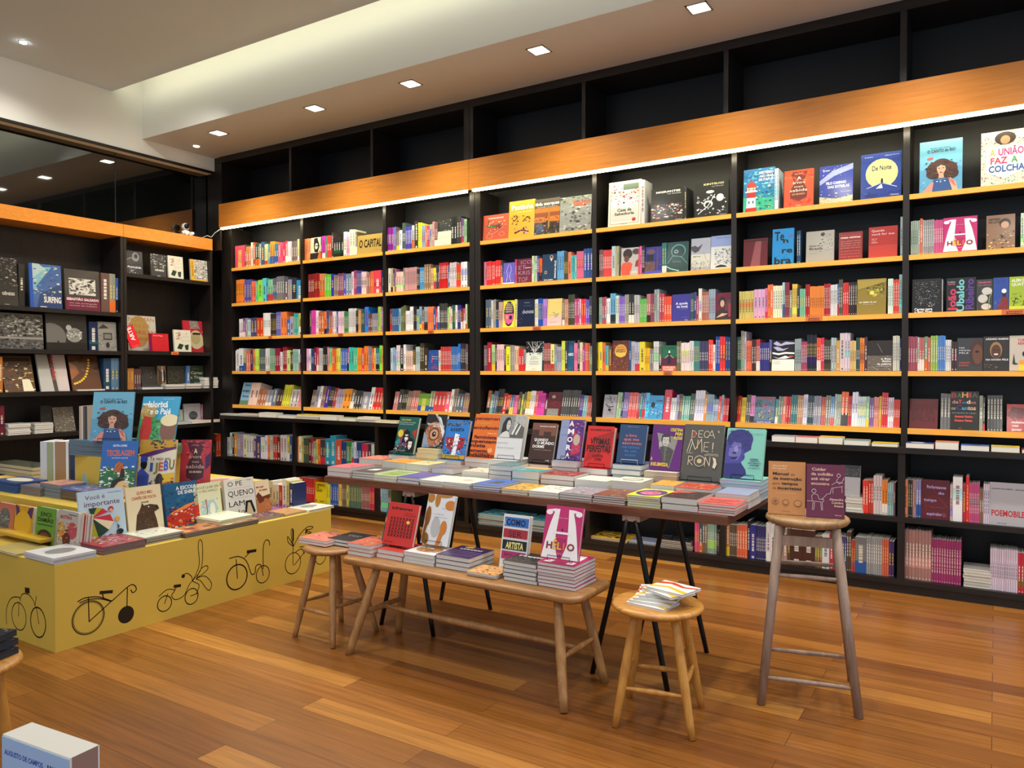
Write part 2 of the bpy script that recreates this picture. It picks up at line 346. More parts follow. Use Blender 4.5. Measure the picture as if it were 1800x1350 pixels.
# ------------------------------------------------------------------ cover art: r rect, e ellipse, p polygon, l line, t text, b bold text, v/w upright text, s speckles
ART = {
'ciranda': ('small terracotta book with green and red dancing figures', 'c2553c', 'b .2 .8 .84 .05 f6e0c8 CIRANDAS;s 3 14 .1 .55 .9 .8 .09 e8b040,6a3a70,d8d8c0,2a5a40;e .35 .55 .2 .05 2f6a45;e .62 .5 .12 .12 7a2a25;l .015 e8a070 .2 .2 .5 .3 .8 .5;e .27 .17 .13 .1 e8a070;e .27 .17 .11 .085 c2553c;e .75 .22 .11 .09 e8a070;e .75 .22 .095 .075 c2553c;s 9 10 .2 .3 .8 .6 .07 f0d0b0,3a7a55'),
'pastinha': ('mustard yellow book with a hand-lettered white title and dark fighters', 'e5a32a', 'b .1 .95 .76 .14 fff4e0 Pastinha;t .3 .9 .68 .03 f8e8c0 a vida do mestre;s 5 12 .12 .36 .4 .62 .08 2a1a20,3a2030;l .03 2a1a20 .2 .45 .35 .55 .25 .62;l .03 2a1a20 .55 .42 .72 .55 .85 .48;s 6 10 .55 .38 .85 .62 .07 2a1a20;l .035 2a1a20 .25 .12 .5 .2 .8 .14;s 8 16 .2 .08 .85 .28 .09 2a1a20,e8a8b0'),
'ieda': ('photo book with orange dusk photo of a stone city and white title', '3c342c', 'r 0 .35 1 .75 c8702c;r 0 .5 1 .62 8a4a28;r 0 .75 1 1 5a5248;b .02 .98 .82 .09 f4f0e8 iêda marques;t .1 .9 .76 .03 ddd lembranças;s 4 26 0 .1 1 .5 .13 1c1a18,4a3a2c,b06a30;r .1 .05 .4 .28 344a68;r .55 .15 .62 .75 a07030;s 7 16 0 0 1 .2 .1 222,556,998'),
'high': ('large grey photo book of draped fabric with orange title', '8c8e88', 's 2 60 0 0 1 1 .16 5a5c58,9a9c96,b8bab2,70726c,444;b .45 .95 .74 .14 e0562a high!;t .5 .95 .68 .025 eee fotografia'),
'sabedoria': ('tall pale book with red white and black engraved figures', 'd8d6c8', 'r .05 .05 .95 .95 a8a89c;r .08 .07 .92 .93 e0ded0;s 3 60 .08 .5 .92 .92 .08 a02a24,1c1c1c,eee,6a6a60,c84034;r .45 .8 .92 .93 5a6a5c;r .1 .12 .9 .42 c8c6b8;b .28 .72 .33 .07 2a2622 Casa da;b .2 .8 .25 .06 2a2622 Sabedoria;e .8 .13 .06 .04 b03030;t .4 .6 .04 .025 222 Editora'),
'migrantes': ('dark charcoal book with a coloured crowd of animals along the bottom', '24241f', 'b .15 .88 .86 .055 f4f2e8 MIGRANTES;t .5 .9 .8 .03 ddd Issa Watanabe;s 4 60 .05 .1 .95 .52 .1 c86030,d8c8b0,6a3a2c,4a4a70,8a2a30,e0e0d8,386050;t .75 .95 .03 .025 ccc edições'),
'kintsugi': ('charcoal book with white plant and mushroom drawings', '24241f', 'b .25 .85 .87 .05 d8d0a8 KINTSUGI;t .5 .85 .81 .025 ccc Issa Watanabe;e .45 .68 .12 .04 e8e8e4;s 4 26 .05 .05 .95 .6 .09 e8e8e4,c0c0bc,f8f8f4;e .75 .5 .11 .1 e8e8e4;e .4 .35 .14 .1 d8d8d4;e .4 .33 .09 .07 24241f;l .02 eee .1 .1 .4 .3 .6 .6;t .75 .95 .03 .025 ccc edições'),
'farol': ('blue green seascape book with a red and white lighthouse', '2a6aa0', 'p 3ab08a 0 0 1 0 1 .35 0 .4;p 2a7aa8 0 .35 1 .3 1 .7 0 .8;s 3 44 .2 .05 1 .6 .12 3ab08a,1a5a88,e8e8c0,2f7a60,5ac0a0,103858;s 5 26 0 .6 1 1 .15 3a8ac0,5ab0d0,2a6ab0,7ac8d8;p dde4ea .1 .08 .42 .08 .4 .36 .12 .36;p c8d4dc .3 .08 .42 .08 .4 .36 .32 .36;r .17 .2 .21 .26 3a4a5a;r .3 .2 .34 .26 3a4a5a;p b83028 .07 .0 .45 .0 .43 .1 .09 .1;p b83028 .11 .34 .41 .34 .4 .46 .12 .46;r .06 .46 .46 .49 f0e8e0;r .12 .49 .4 .57 e8d8c8;r .06 .52 .46 .53 8a2420;r .18 .49 .2 .57 8a2420;r .32 .49 .34 .57 8a2420;p c84030 .1 .57 .42 .57 .38 .66 .26 .72 .14 .66;e .26 .73 .03 .015 8a2420;b .5 .97 .86 .06 e8f4f8 MISTÉRIO;b .55 .97 .78 .06 e8f4f8 NO MAR;b .5 .97 .70 .06 e8f4f8 DE ITAPUÃ;t .6 .97 .62 .025 e8f4f8 Paulo Mateus'),
'arvore': ('orange-red book with a brown tree crown and white lettering', 'e0522e', 'p 6e2f22 .2 .95 .8 .95 .66 .65 .8 .45 .78 .25 .5 .16 .22 .25 .2 .45 .36 .65;s 4 16 0 .7 1 1 .14 f0703a,b83a24;s 6 14 0 0 1 .2 .16 c83428,e8643a;t .35 .65 .88 .035 f6c8a8 Silvia Nobre;b .44 .58 .74 .08 f8ead8 A;t .3 .72 .63 .07 f8ead8 árvore;t .35 .66 .53 .05 f8ead8 mais;t .2 .8 .42 .08 f8ead8 sabida;b .28 .72 .33 .045 e8a070 DO MUNDO;t .42 .58 .04 .03 f8ead8 Cortez'),
'estrelas': ('indigo book with white star trail and slanted lettering', '2f3f9a', 'p 9aa4d0 0 .62 .4 .86 1 1 1 .86 .45 .72 0 .5;p c8b890 0 0 1 0 1 .18 .5 .12 0 .2;s 3 24 0 0 1 .35 .09 6a8a90,e8d8b0,3a4a80;s 5 20 0 .7 1 1 .03 fff;b .2 .8 .5 .07 e8ecf8 PELO CAMINHO;b .25 .9 .4 .07 e8ecf8 DAS ESTRELAS;t .1 .3 .86 .04 fff Cortez;t .65 .95 .27 .03 ccd Petronilha'),
'noite': ('deep blue book with a huge yellow moon and a boat', '1f3a8c', 'e .52 .55 .4 .32 e9e48a;b .28 .76 .62 .11 1a2440 De Noite;p 1f3a8c .1 .2 .52 .36 .95 .2 .95 .1 .1 .1;p e8ecf0 .38 .22 .52 .32 .55 .22;l .012 e8ecf0 .15 .24 .52 .34 .9 .22;e .53 .38 .03 .06 1a2440;s 3 14 0 .02 1 .16 .12 16306e,2848a0;t .1 .3 .92 .02 dde Luiza;t .6 .95 .92 .02 dde Editora Cortez;t .75 .95 .04 .035 dde Cortez'),
'canto': ('blue picture book of a girl with big brown curly hair', '6fb0cc', 'r 0 0 1 .45 5a9cc0;s 3 26 0 0 1 .6 .12 4a8cb4,78b8d0,6aa8c8,5aa0c4;t .25 .72 .84 .035 1c2c3c Abuelo não cantou;b .18 .84 .77 .06 1c2c3c O CANTO do RIO;e .25 .66 .08 .025 b05a50;l .01 b05a50 .2 .63 .3 .7;e .42 .44 .26 .15 4c3028;e .66 .42 .24 .16 4c3028;e .52 .5 .24 .14 4c3028;e .36 .36 .2 .1 402820;e .74 .34 .18 .1 402820;s 6 50 .16 .28 .9 .6 .1 4c3028,3a231c,64402f,583828;p d8a488 .42 .52 .6 .52 .62 .42 .56 .34 .5 .32 .45 .35 .41 .43;p 4c3028 .4 .54 .62 .54 .6 .49 .5 .52 .43 .48;e .465 .455 .022 .008 2a1c18;e .56 .455 .022 .008 2a1c18;l .012 b8806a .51 .45 .5 .41;e .51 .375 .04 .01 a84a44;p d09a80 .46 .34 .57 .34 .58 .26 .45 .26;p 2f4f88 .3 0 .8 0 .76 .16 .68 .26 .58 .24 .5 .21 .44 .24 .34 .25 .28 .14;e .42 .2 .02 .008 fff;e .5 .19 .02 .008 fff;e .6 .2 .02 .008 fff;p d88a7a .05 .02 .3 0 .34 .2 .26 .18 .16 .08;p d8a488 .78 0 .9 0 .86 .16 .72 .26 .7 .2;p c86a60 .66 .26 .8 .2 .86 .08 .8 .1'),
'colcha': ('patchwork book with multicoloured title on a white shield', 'd8d0c0', 's 3 260 0 0 1 1 .05 c83a5a,2a8a8a,e8a030,3a3a3a,8a3a8a,4a9a4a,f0f0f0,d86030,2a5a9a;e .5 .86 .22 .12 3a2a24;e .5 .83 .1 .08 c88a68;p f6f4ec .12 .72 .9 .72 .92 .25 .5 .13 .1 .25;b .18 .3 .55 .13 e0a030 A;b .36 .88 .55 .13 b03070 UNIÃO;b .2 .55 .4 .12 c83a5a FAZ;b .62 .76 .4 .12 4a9a4a A;b .16 .9 .25 .12 2a5a9a COLCHA'),
'lilac': ('lilac book with thin white vine drawing', '6a5cc0', 'l .02 eee .3 .1 .4 .4 .3 .6 .5 .95;l .02 eee .7 .1 .55 .35 .7 .7 .6 .9;s 3 20 .1 .1 .9 .95 .05 eee,ccd;r .02 .02 .98 .07 e8e8f4'),
'ico': ('dark plum book with large broken grey letters', '6e1f38', 't .25 .95 .78 .16 a8889a ICO;t .1 .6 .56 .18 a8889a ET;t .1 .9 .34 .17 a8889a KRIS;t .1 .75 .05 .2 a8889a TOF;b .55 .95 .6 .05 eee Ionesco'),
'pins': ('navy book with two round pins and upright white title', '1c3a58', 'e .6 .88 .12 .08 b09888;e .6 .89 .06 .035 2a2030;p d8d0c8 .5 .84 .7 .84 .6 .72;e .25 .33 .09 .065 b09888;e .25 .33 .05 .03 2a2030;w .82 .1 .75 .1 f0f0ec MARCHA FELIZ;b .15 .75 .03 .04 f0f0ec HUGO ALMEIDA'),
'redwoman': ('book with painting of a woman in a red dress seen from behind', 'b8b4b0', 'e .35 .78 .25 .18 3a2a2a;e .3 .6 .14 .12 6a4438;p e0553a .05 0 .5 0 .62 .4 .5 .48 .1 .46 0 .3;p 8a3a30 .8 .5 1 .6 1 .3 .75 .3;s 4 14 .1 0 .5 .45 .08 c84030,f07050;t .5 .9 .08 .08 eee SOL;e .8 .85 .2 .1 4a4048;r .93 0 1 1 c8485a'),
'window': ('night blue book with brown doorway drawing', '2a2f86', 'r 0 0 .6 .45 6a4a42;r .1 .5 .5 .72 1c1a28;s 3 14 0 .05 .9 .45 .14 4a3a50,8a6a50,2a2a60;e .35 .82 .25 .1 6a4a60;r .7 .1 .78 .95 5a4060;r 0 .02 1 .1 4a4ac0;l .01 222 0 .48 1 .5'),
'whale': ('dark teal book with a chalk drawing of a whale eye', '1d4444', 'e .55 .7 .35 .22 5a9a94;e .55 .68 .3 .2 1d3a3a;e .45 .68 .1 .06 8ab0ac;e .45 .68 .05 .03 10201f;p 2a4442 0 .2 .3 .5 .9 .5 1 .2 .5 .1;l .04 a8dcd0 0 .2 .2 .12 .4 .08 .6 .04;l .02 7ab8b0 .05 .3 .3 .55 .7 .5 1 .25;t .3 .7 .32 .06 6a8a86 Moby'),
'moby': ('grey-blue book with whale tail and rough sea drawing', 'a4a8b4', 'r 0 .1 1 .5 ccccbc;p 4a4c54 0 .75 .2 .78 .35 .72 .6 .82 .4 .6 .2 .55 .02 .64;b .1 .5 .42 .03 222 MOBY DICK;s 3 50 0 .02 1 .3 .07 3c3e42,6a6c70,9a9c98,222;l .01 222 .65 .55 .8 .3'),
'moby2': ('tall pale book with misty whale engraving and blue sky', 'b8bcc4', 'r 0 .68 1 1 8a9cc8;r 0 0 1 .66 cfd2ce;s 5 46 .2 .15 1 .6 .12 6a6e70,8c908e,b0b4b2,40444a;p 222a33 .2 .05 .8 .05 .7 .1 .5 .13 .3 .1;t .25 .9 .92 .025 346 HERMAN MELVILLE'),
'darkred': ('plain dark red wrapped book', '5c1620', 'p 8a4a50 .3 0 .7 0 .75 .95 .5 .9;r .05 .9 .95 .96 3c0e14'),
'tenebra': ('bright blue book with broken black blackletter title', '1787c8', 'b .1 .55 .68 .25 141820 Te;b .5 .75 .6 .14 141820 n;b .45 .95 .32 .16 141820 re;b .1 .9 .02 .2 141820 bra;e .85 .8 .1 .05 5a6ab0;s 3 30 0 0 1 .3 .05 1a5a90,141820'),
'brasil': ('grey book with engraved figure and dark title', 'a29e92', 'b .12 .5 .5 .06 4a3a34 Retrato do;b .12 .55 .4 .08 4a3a34 Brasil;e .6 .88 .08 .06 222;s 3 26 .5 .3 .95 .9 .07 6a665c,2a2824,c0bcb0;t .1 .4 .28 .02 554 memória'),
'notas': ('brick red book full of small white lines', '8c2a28', 'b .08 .92 .78 .07 f0dcd0 notas mínimas;t .1 .9 .88 .03 d87050 marcos bassini;t .08 .92 .66 .03 e0b0a0 uma cidade inteira;t .08 .92 .58 .03 e0b0a0 de frases curtas;t .08 .92 .5 .03 e0b0a0 escritas no ar;t .08 .92 .42 .03 e0b0a0 ao longo dos anos;t .08 .92 .3 .03 f08060 e outras linhas;t .08 .92 .2 .03 f08060 quase invisíveis;t .08 .92 .1 .03 f08060 para guardar'),
'quando': ('red book with thin white title at the top', 'a82a24', 't .1 .55 .84 .08 f0d8d0 Quando;t .1 .9 .73 .07 f0d8d0 você for sua;t .1 .3 .6 .03 f0d8d0 Alberto;t .1 .25 .54 .03 f0d8d0 Tiemi;t .1 .32 .48 .03 f0d8d0 Magalhães;r 0 0 1 .4 b8382a'),
'helio': ('magenta book with a giant white letter H and dark red title', 'c02a6e', 'p f4f0f2 .1 .92 .24 .94 .38 .94 .34 .52 .33 .3 .45 .03 .0 .03 .07 .35 .15 .65 .24 .88;p f4f0f2 .9 .92 .76 .94 .62 .94 .66 .52 .67 .3 .55 .03 1 .03 .93 .35 .85 .65 .76 .88;e .1 .87 .09 .05 f4f0f2;e .9 .87 .09 .05 f4f0f2;r .28 .48 .72 .52 f4f0f2;p a82060 .38 .4 .62 .4 .5 .08;e .5 .56 .015 .03 2a1020;t .38 .62 .77 .02 f4c8d8 Fábio Coelho;b .12 .28 .2 .13 8a1a30 H;b .3 .4 .2 .17 e8b840 É;b .42 .54 .2 .13 e8b840 L;b .57 .62 .2 .13 e86040 I;b .68 .88 .2 .13 8a1a30 O;t .44 .56 .12 .02 f4c8d8 quadra'),
'brownmen': ('brown book with sepia portrait of men and cars', '8a6a52', 'e .65 .75 .2 .14 3a2a22;e .65 .7 .14 .1 c89a78;s 3 30 0 0 1 .5 .13 2a201a,a88058,c8b090,e0c070;b .08 .5 .85 .06 3a2418 HISTÓRIA;b .08 .5 .77 .06 3a2418 DA LUTA'),
'oval': ('yellow book with a tall dark oval holding text and pink shapes', 'ece23a', 'e .5 .5 .42 .46 201a4a;p e0609a .1 .5 .9 .5 .82 .2 .5 .1 .18 .2;e .35 .38 .1 .07 f0a060;e .65 .36 .12 .08 30103a;b .3 .7 .84 .05 e8c890 EU;b .25 .75 .77 .05 e8c890 SOU;b .2 .8 .7 .05 e8c890 MINHA;b .2 .82 .63 .05 e8c890 PRÓPRIA;b .2 .8 .55 .05 e8c890 MEMÓRIA'),
'osse': ('dark navy book with large white Greek letters', '0d1c3c', 't .3 .95 .48 .12 dde4ec όσσε;t .4 .7 .85 .04 aab4c8 Homero;t .35 .8 .75 .02 8a94a8 tradução;s 3 16 .0 .1 .3 .5 .1 4a2a5a,6a4a7a,1c2c4c'),
'pastel': ('pale yellow and pink book with a small blue flower', 'eccf78', 'p f0c4c0 0 0 1 0 1 .35 0 .3;s 3 16 .4 .3 .8 .5 .09 5a9ab8,7ab0b0,8a8aa0;l .01 886 .1 .4 .8 .42;t .2 .7 .13 .03 a86 Júlia Peixoto;t .5 .9 .84 .02 b96 o dia'),
'queda': ('violet-blue book with white lowercase title', '3a3590', 'b .2 .85 .62 .09 dde0f0 A queda;b .25 .85 .5 .09 dde0f0 do Irmã;t .4 .85 .44 .02 aab Camila Assad;t .55 .85 .13 .03 889 romance;b .7 .88 .03 .03 ccd Tinta'),
'monalady': ('maroon book with painted seated dark-haired woman', '6a1a34', 'e .4 .66 .22 .2 2a2224;e .42 .6 .13 .13 d0a488;e .85 .45 .25 .3 5a4048;p 3a2c2c 0 0 .9 0 .8 .3 .4 .42 .05 .3;p dab08c .05 .08 .4 .24 .8 .22 .5 .14;r .8 .1 .95 .6 a83848'),
'defeito': ('olive khaki book with a yellow flower head', '8f7a2c', 's 4 30 .35 .55 .95 .88 .12 3c4a1c,5a5a20,2c3a18;s 6 18 .4 .5 .9 .72 .13 e0d040,d8c030,a8a838;e .52 .6 .08 .05 e8d868;b .08 .68 .33 .045 f4ecd0 um defeito de cor;t .2 .6 .28 .02 ddc Ana Maria Gonçalves;p a8923c 0 .7 1 .9 1 1 0 1'),
'cartas': ('black book covered with small white chalk writing', '17181a', 's 3 90 .1 .25 .92 .92 .035 b8b8b8,888,e0e0e0;l .01 999 .2 .4 .6 .42;l .01 999 .3 .2 .3 .35;s 5 8 .5 .16 .8 .3 .05 fff;b .08 .7 .07 .07 eee Cartas para;b .08 .72 .0 .06 eee o Bem Viver'),
'joao': ('black book with huge upright pink, aqua and violet lettering', '1c1c22', 'w .04 .0 .68 .28 c83a5a João;w .34 .0 .95 .26 7ac4c8 Ubaldo;w .64 .05 .95 .28 5a3a8a Ribeiro;t .05 .3 .86 .05 ccc Prefácio;t .05 .3 .8 .05 e08090 Gabriela'),
'planta': ('dark grey book with pale leaf silhouettes and pink title', '3c3c3a', 'b .1 .9 .88 .06 c05a80 Abelardo;t .1 .9 .8 .04 d08098 narrativas;e .65 .62 .32 .12 c8c4bc;e .4 .38 .3 .14 c8c4bc;e .6 .12 .3 .1 c8c4bc;l .05 8a9a70 .75 .0 .8 .4 .95 .55;s 3 8 .1 .05 .9 .6 .1 2c2c2a,d8d4cc'),
'flor': ('blue book with a person in red robe and white cap', '2a4a98', 'b .2 .8 .82 .12 24408a FLOR;p 7a2a2c .2 .0 1 .0 .95 .3 .75 .5 .55 .35;e .7 .5 .13 .1 2a1c1c;e .7 .58 .16 .07 eee8e0;s 3 18 .1 .1 .8 .35 .05 e8a0a0,c04040,f0e0c0,5a8a5a'),
'quatro': ('lime green book with black running players', '9cb430', 'b .1 .98 .84 .09 e8f0d8 ALÉM DOS;b .1 .98 .72 .09 e8f0d8 QUATRO;s 3 20 .1 .05 .95 .5 .1 1c2814,2a3a1c;l .03 1c2814 .2 .1 .3 .35 .45 .3;l .03 1c2814 .6 .05 .75 .3 .95 .2;r 0 0 1 .1 c4d040'),
'fan': ('cream book with black feather fan drawing at the top', 'e4ecdc', 'r 0 .62 1 1 1a1c1c;s 3 40 0 .6 1 1 .08 e4ecdc,aaa,f4f4f0;l .03 eee .1 1 .5 .62;l .03 eee .35 1 .5 .62;l .03 eee .7 1 .55 .62;l .03 eee .95 .95 .55 .64;s 5 12 .2 .55 .9 .68 .08 1a1c1c;t .35 .65 .46 .03 776 FELIPE;t .3 .75 .4 .03 776 BENEVIDES;t .25 .8 .3 .04 887 Os Perdidos;t .25 .8 .23 .04 887 Encantamentos;t .4 .6 .05 .025 333 âyiné'),
'amor': ('petrol blue book with small white word at its edge', '1f5a78', 'b .0 .9 .5 .1 e8eef0 AMO;s 3 6 .1 .05 .9 .1 .05 eee;w .4 .6 .95 .1 4a8aa0 romance'),
'circulo': ('brown red carved-pattern book with a yellow disc', '6c3a2c', 's 3 90 0 0 1 1 .09 8a4a3a,4a2420,c87858,2c1814,a85a48;e .5 .66 .36 .22 d89a4a;p e8c050 .14 .66 .86 .66 .78 .5 .5 .44 .22 .5;t .3 .7 .76 .03 5a3020 Rainer Rilke;b .25 .75 .68 .04 5a3020 poemas e;b .2 .8 .62 .04 5a3020 elegias'),
'diabo': ('green and plum book with a pale dancing figure and orange base', '1f6a4c', 'p 5a2038 0 .2 1 .2 1 .55 0 .5;t .15 .9 .86 .09 1a3a30 O DIABO;e .5 .74 .06 .06 f0e8e0;p 2a2030 .38 .3 .62 .3 .58 .7 .42 .7;l .03 e8c8b0 .2 .5 .45 .62;l .03 e8c8b0 .8 .5 .55 .62;r 0 0 1 .2 d0583a;b .1 .9 .1 .08 f4e4d8 GONÇALO;b .1 .8 .01 .07 f4e4d8 TAVARES'),
'onda': ('black and white wavy book with cream lower half', '1b1818', 'r 0 0 1 .38 f2f0e4;p b8b8d8 .05 .9 .2 .98 .4 .88 .6 .96 1 .93 1 .88 .6 .86 .4 .82 .2 .84;p b8b8d8 .05 .78 .25 .8 .5 .72 .75 .76 .5 .66 .25 .66;p f4f4f0 .02 .62 .3 .58 .6 .62 1 .6 1 .55 .6 .56 .3 .52 .02 .56;p f4f4f0 .02 .48 .3 .42 .6 .5 .8 .44 .6 .4 .3 .4;p c8584a .75 .5 1 .48 .8 .42;t .1 .35 .3 .03 aa9 Conceição;t .1 .4 .24 .04 aa9 Insetos;t .2 .3 .06 .03 aa9 nós'),
'lamina': ('dark glossy photo book with white title at lower right', '2c2420', 'r 0 0 1 .5 6a6054;s 3 40 0 0 1 .5 .08 4a4238,9a9080,c8c0b0,2c2420;l .01 aaa .4 .9 .6 .6;b .55 .95 .37 .06 eee a fina;b .6 .95 .29 .06 eee lâmina;b .4 .95 .2 .06 eee da palavra;t .4 .95 .14 .03 ddd poesia brasileira'),
'pele1': ('charcoal book with half of a bald face and white title', '3c3f44', 'e .78 .55 .3 .42 4a332c;e .8 .5 .2 .3 6a4838;e .78 .58 .08 .03 181010;t .08 .3 .68 .05 e0e0e0 NA;t .08 .52 .6 .05 e0e0e0 MINHA;t .08 .45 .52 .05 e0e0e0 PELE;b .08 .5 .22 .05 c85038 LÁZARO;b .08 .45 .14 .05 c85038 RAMOS'),
'pele2': ('charcoal book with a smiling face and a hand', '34302e', 'b .1 .98 .9 .05 e8e8e8 LÁZARO RAMOS;e .5 .6 .24 .24 9a7a50;e .5 .56 .19 .2 5a3c30;e .5 .48 .09 .025 e8e0d8;e .43 .6 .03 .015 181010;e .57 .6 .03 .015 181010;b .1 .98 .3 .05 e0e0e0 NA NOSSA PELE;s 3 14 .05 .05 .7 .24 .1 6a564c,8a7468,4a3c36'),
'torto': ('pale beige book with black figure and yellow skirt', 'c8bcae', 'b .4 .98 .83 .08 c03a3a TORTO;b .4 .98 .74 .08 c03a3a ARADO;e .75 .48 .12 .08 222;p e8a030 .5 .3 1 .3 1 0 .45 0;p e8d040 .48 .18 1 .18 1 0 .45 0;p 2a4a34 .15 .2 .3 .2 .22 .5;e .3 .2 .12 .02 222'),
'maroon': ('dark maroon book with a small grey drawing and silver seal', '5c1420', 'r .0 .0 .85 .3 8a8a84;s 3 16 .05 .03 .8 .28 .08 444,aaa,666;e .4 .8 .14 .07 a8a0a0;s 7 14 .3 .35 .95 .6 .05 a03040,c0606a;l .02 8a3040 .2 .5 .6 .6'),
'blobs': ('grey book with flowing black ink blobs', '9a98a0', 's 3 12 .2 .5 .9 .9 .12 141416;l .05 141416 .35 .95 .55 .85 .45 .75;l .06 141416 .15 .6 .4 .45 .8 .5;e .5 .35 .12 .06 141416;s 5 10 .3 .15 .8 .4 .1 141416'),
'cidade': ('bright blue book with dark navy crowd of cut-out houses', '3a9ad0', 's 3 50 0 0 1 .6 .11 16224a,e8e8f0,0e1630,3a5a9a;e .3 .6 .14 .12 141c30;b .5 .95 .75 .06 141c30 O DIVINO'),
'floral': ('slate blue book with pink and green leaf collage', '5a7890', 's 3 24 .3 .4 .95 .85 .13 b85070,d06a80,8a3a5a;s 5 26 .05 .15 .95 .5 .13 5a6a3a,c0b080,2a3a3a,8a8a60;s 6 16 0 .6 .4 .9 .13 2a3a44,4a5a50;r .05 .93 .95 .98 c04050;r 0 0 1 .1 4a4a80;b .15 .85 .03 .04 d0d0d8 RAMÓN VALDÉS'),
'vermelho2': ('dark red embossed book standing alone', '5e1218', 't .2 .85 .86 .03 8a3030 EMICIDA;b .1 .9 .45 .22 4c0e14 EU JÁ;b .1 .9 .25 .16 4c0e14 FUI'),
'bahia': ('black book with big multicoloured title letters', '15140f', 'b .02 .22 .83 .14 a83030 B;b .24 .38 .83 .14 3a7a5a A;b .4 .62 .84 .14 e8a050 H;b .64 .74 .84 .14 a83038 I;b .76 .96 .84 .14 4a5a50 A;b .05 .28 .68 .09 c89080 de;b .28 .4 .68 .1 e85a40 T;b .4 .56 .68 .08 3a7ad0 o;b .57 .7 .68 .1 f0e0c0 d;b .7 .9 .68 .08 c87878 os;b .02 .18 .52 .09 b0a070 os;b .2 .4 .52 .12 4a3a8a C;b .4 .62 .52 .1 4aa0d0 an;b .62 .9 .52 .11 e8c090 tos;t .05 .9 .43 .02 ccc uma história de cidade;b .15 .8 .32 .06 e8584a Antonio Risério;b .15 .78 .22 .06 e8584a Gustavo Falcón;e .35 .05 .05 .02 8a3030'),
'monica': ('red book with swirling brick pattern and white words', 'a83430', 'p 5c1f28 0 .6 .3 .9 1 .85 .8 .5 .4 .4;s 3 14 0 .4 1 1 .16 c04a3c,5c1f28;b .25 .98 .32 .08 f0dcd8 música;b .25 .6 .2 .07 f0dcd8 vai;b .25 .8 .06 .08 f0dcd8 jantar'),
'espiral': ('dark red-brown book with lilac words running in a spiral', '5c1c26', 'b .2 .88 .78 .08 b8a0d0 Performances;b .6 .82 .64 .07 b8a0d0 do;b .1 .55 .45 .08 a890c0 tempo;b .2 .75 .1 .08 a890c0 espiralar;l .012 a03030 .2 .2 .15 .45 .4 .6 .7 .5 .9 .35;l .012 a03030 .3 .85 .6 .6 .95 .3;t .3 .85 .3 .02 a06060 Leda Martins;e .82 .12 .08 .06 7a3a44'),
'poemobiles': ('pale silver box book with slanted red title', 'b4b0b4', 'b .05 .98 .22 .14 c02a34 POEMOBILES;b .05 .6 .84 .03 4a4a78 AUGUSTO DE CAMPOS;b .66 .95 .84 .03 4a4a78 JULIO PLAZA;t .2 .45 .04 .03 557 demônio'),
'poemobiles2': ('thick white box book with pale blue front at the lower left corner', 'a8c4ec', 'b .04 .62 .84 .045 3a5ab0 AUGUSTO DE CAMPOS;b .68 .97 .84 .045 4a5070 JULIO PLAZA'),
'prata': ('grey and white square book with a dark rock photo on top', 'b8b8bc', 'r 0 .62 1 1 4a4c4e;s 3 30 0 .64 1 .98 .09 2a2c2e,6a6c70,8a8c90;t .15 .4 .2 .02 888 fotografia'),
'gaza': ('bright yellow book with heavy black title', 'e8d020', 'b .08 .82 .82 .12 141410 DIÁRIOS;b .08 .3 .7 .09 141410 DE;b .08 .62 .56 .12 141410 GAZA;b .06 .14 .08 .1 141410 1;b .45 .85 .1 .05 141410 ensaio'),
'dark': ('dark cover with faint grey picture', '2c2c30', 'r .1 .5 .6 .9 141418;s 3 12 .1 .1 .9 .9 .12 444,1c1c20,666'),
'capital': ('tan book lying sideways with tall black condensed title', 'b09248', 'b .08 .98 .35 .42 14120c O CAPITAL;t .7 .9 .15 .03 322 volume'),
'retrato': ('cream book with black woodcut portrait of a man', 'dcd4b4', 'r 0 0 1 .3 222;p 1c1c1c .3 .95 .6 .98 .85 .6 .7 .3 .4 .35 .3 .6;e .55 .6 .15 .14 dcd4b4;r .45 .6 .75 .64 1c1c1c;p d86a30 .7 0 1 0 1 .35 .85 .4'),
'figura': ('black and white wrapped book with a cream band in front', '30322e', 's 3 30 0 .5 1 1 .1 6a6a64,bab8a8,1c1c1a;r 0 0 1 .55 dcd8bc;t .3 .7 .5 .02 665 George;t .25 .75 .36 .03 886 Maio;t .2 .8 .3 .03 886 Prosa;t .3 .7 .06 .03 443 âyiné'),
'fazer': ('pale blue book with bold black diagonal words', '8ab8d0', 'b .3 .9 .84 .1 1c2430 livro;b .1 .9 .58 .11 1c2430 de fazer;b .2 .9 .34 .11 1c2430 livros;r 0 0 1 .2 6a8a6c'),
'drip': ('blue book with red dripping shapes', '28509a', 's 3 10 .1 .05 .9 .3 .14 c83a40;p c83a40 .3 .8 .45 .5 .4 .35 .3 .45;t .4 .9 .66 .05 e8ecf8 Paula;t .4 .9 .56 .05 e8ecf8 Jenny;s 5 8 .1 .1 .9 .9 .05 fff'),
'genesis': ('tall black and white landscape photo book at left edge', '2e2b26', 's 3 60 0 .4 1 1 .16 5a554c,8a8478,1c1a17,3c3832,aaa498;b .3 .85 .22 .06 c8c4b8 GÊNESIS;r .4 .02 .6 .03 aaa;r 0 0 .04 1 5a2830'),
'surfing': ('blue surf photo book with a rider on a wave', '3f5f94', 'p 7ab0b4 0 .3 .7 .95 0 .9;p a8c0bc 0 .6 .5 .9 .3 1 0 1;p 28406c .2 .0 1 .0 1 .6 .3 .3;s 3 26 0 .3 1 1 .13 5a8ab0,c8c8a8,344a80,8ab8b8;s 5 8 .55 .55 .8 .7 .05 8a4a2c,222;b .42 .96 .13 .14 e8e4d8 SURFING;r .3 .02 .5 .035 eee;r 0 0 .1 1 1c4ca8'),
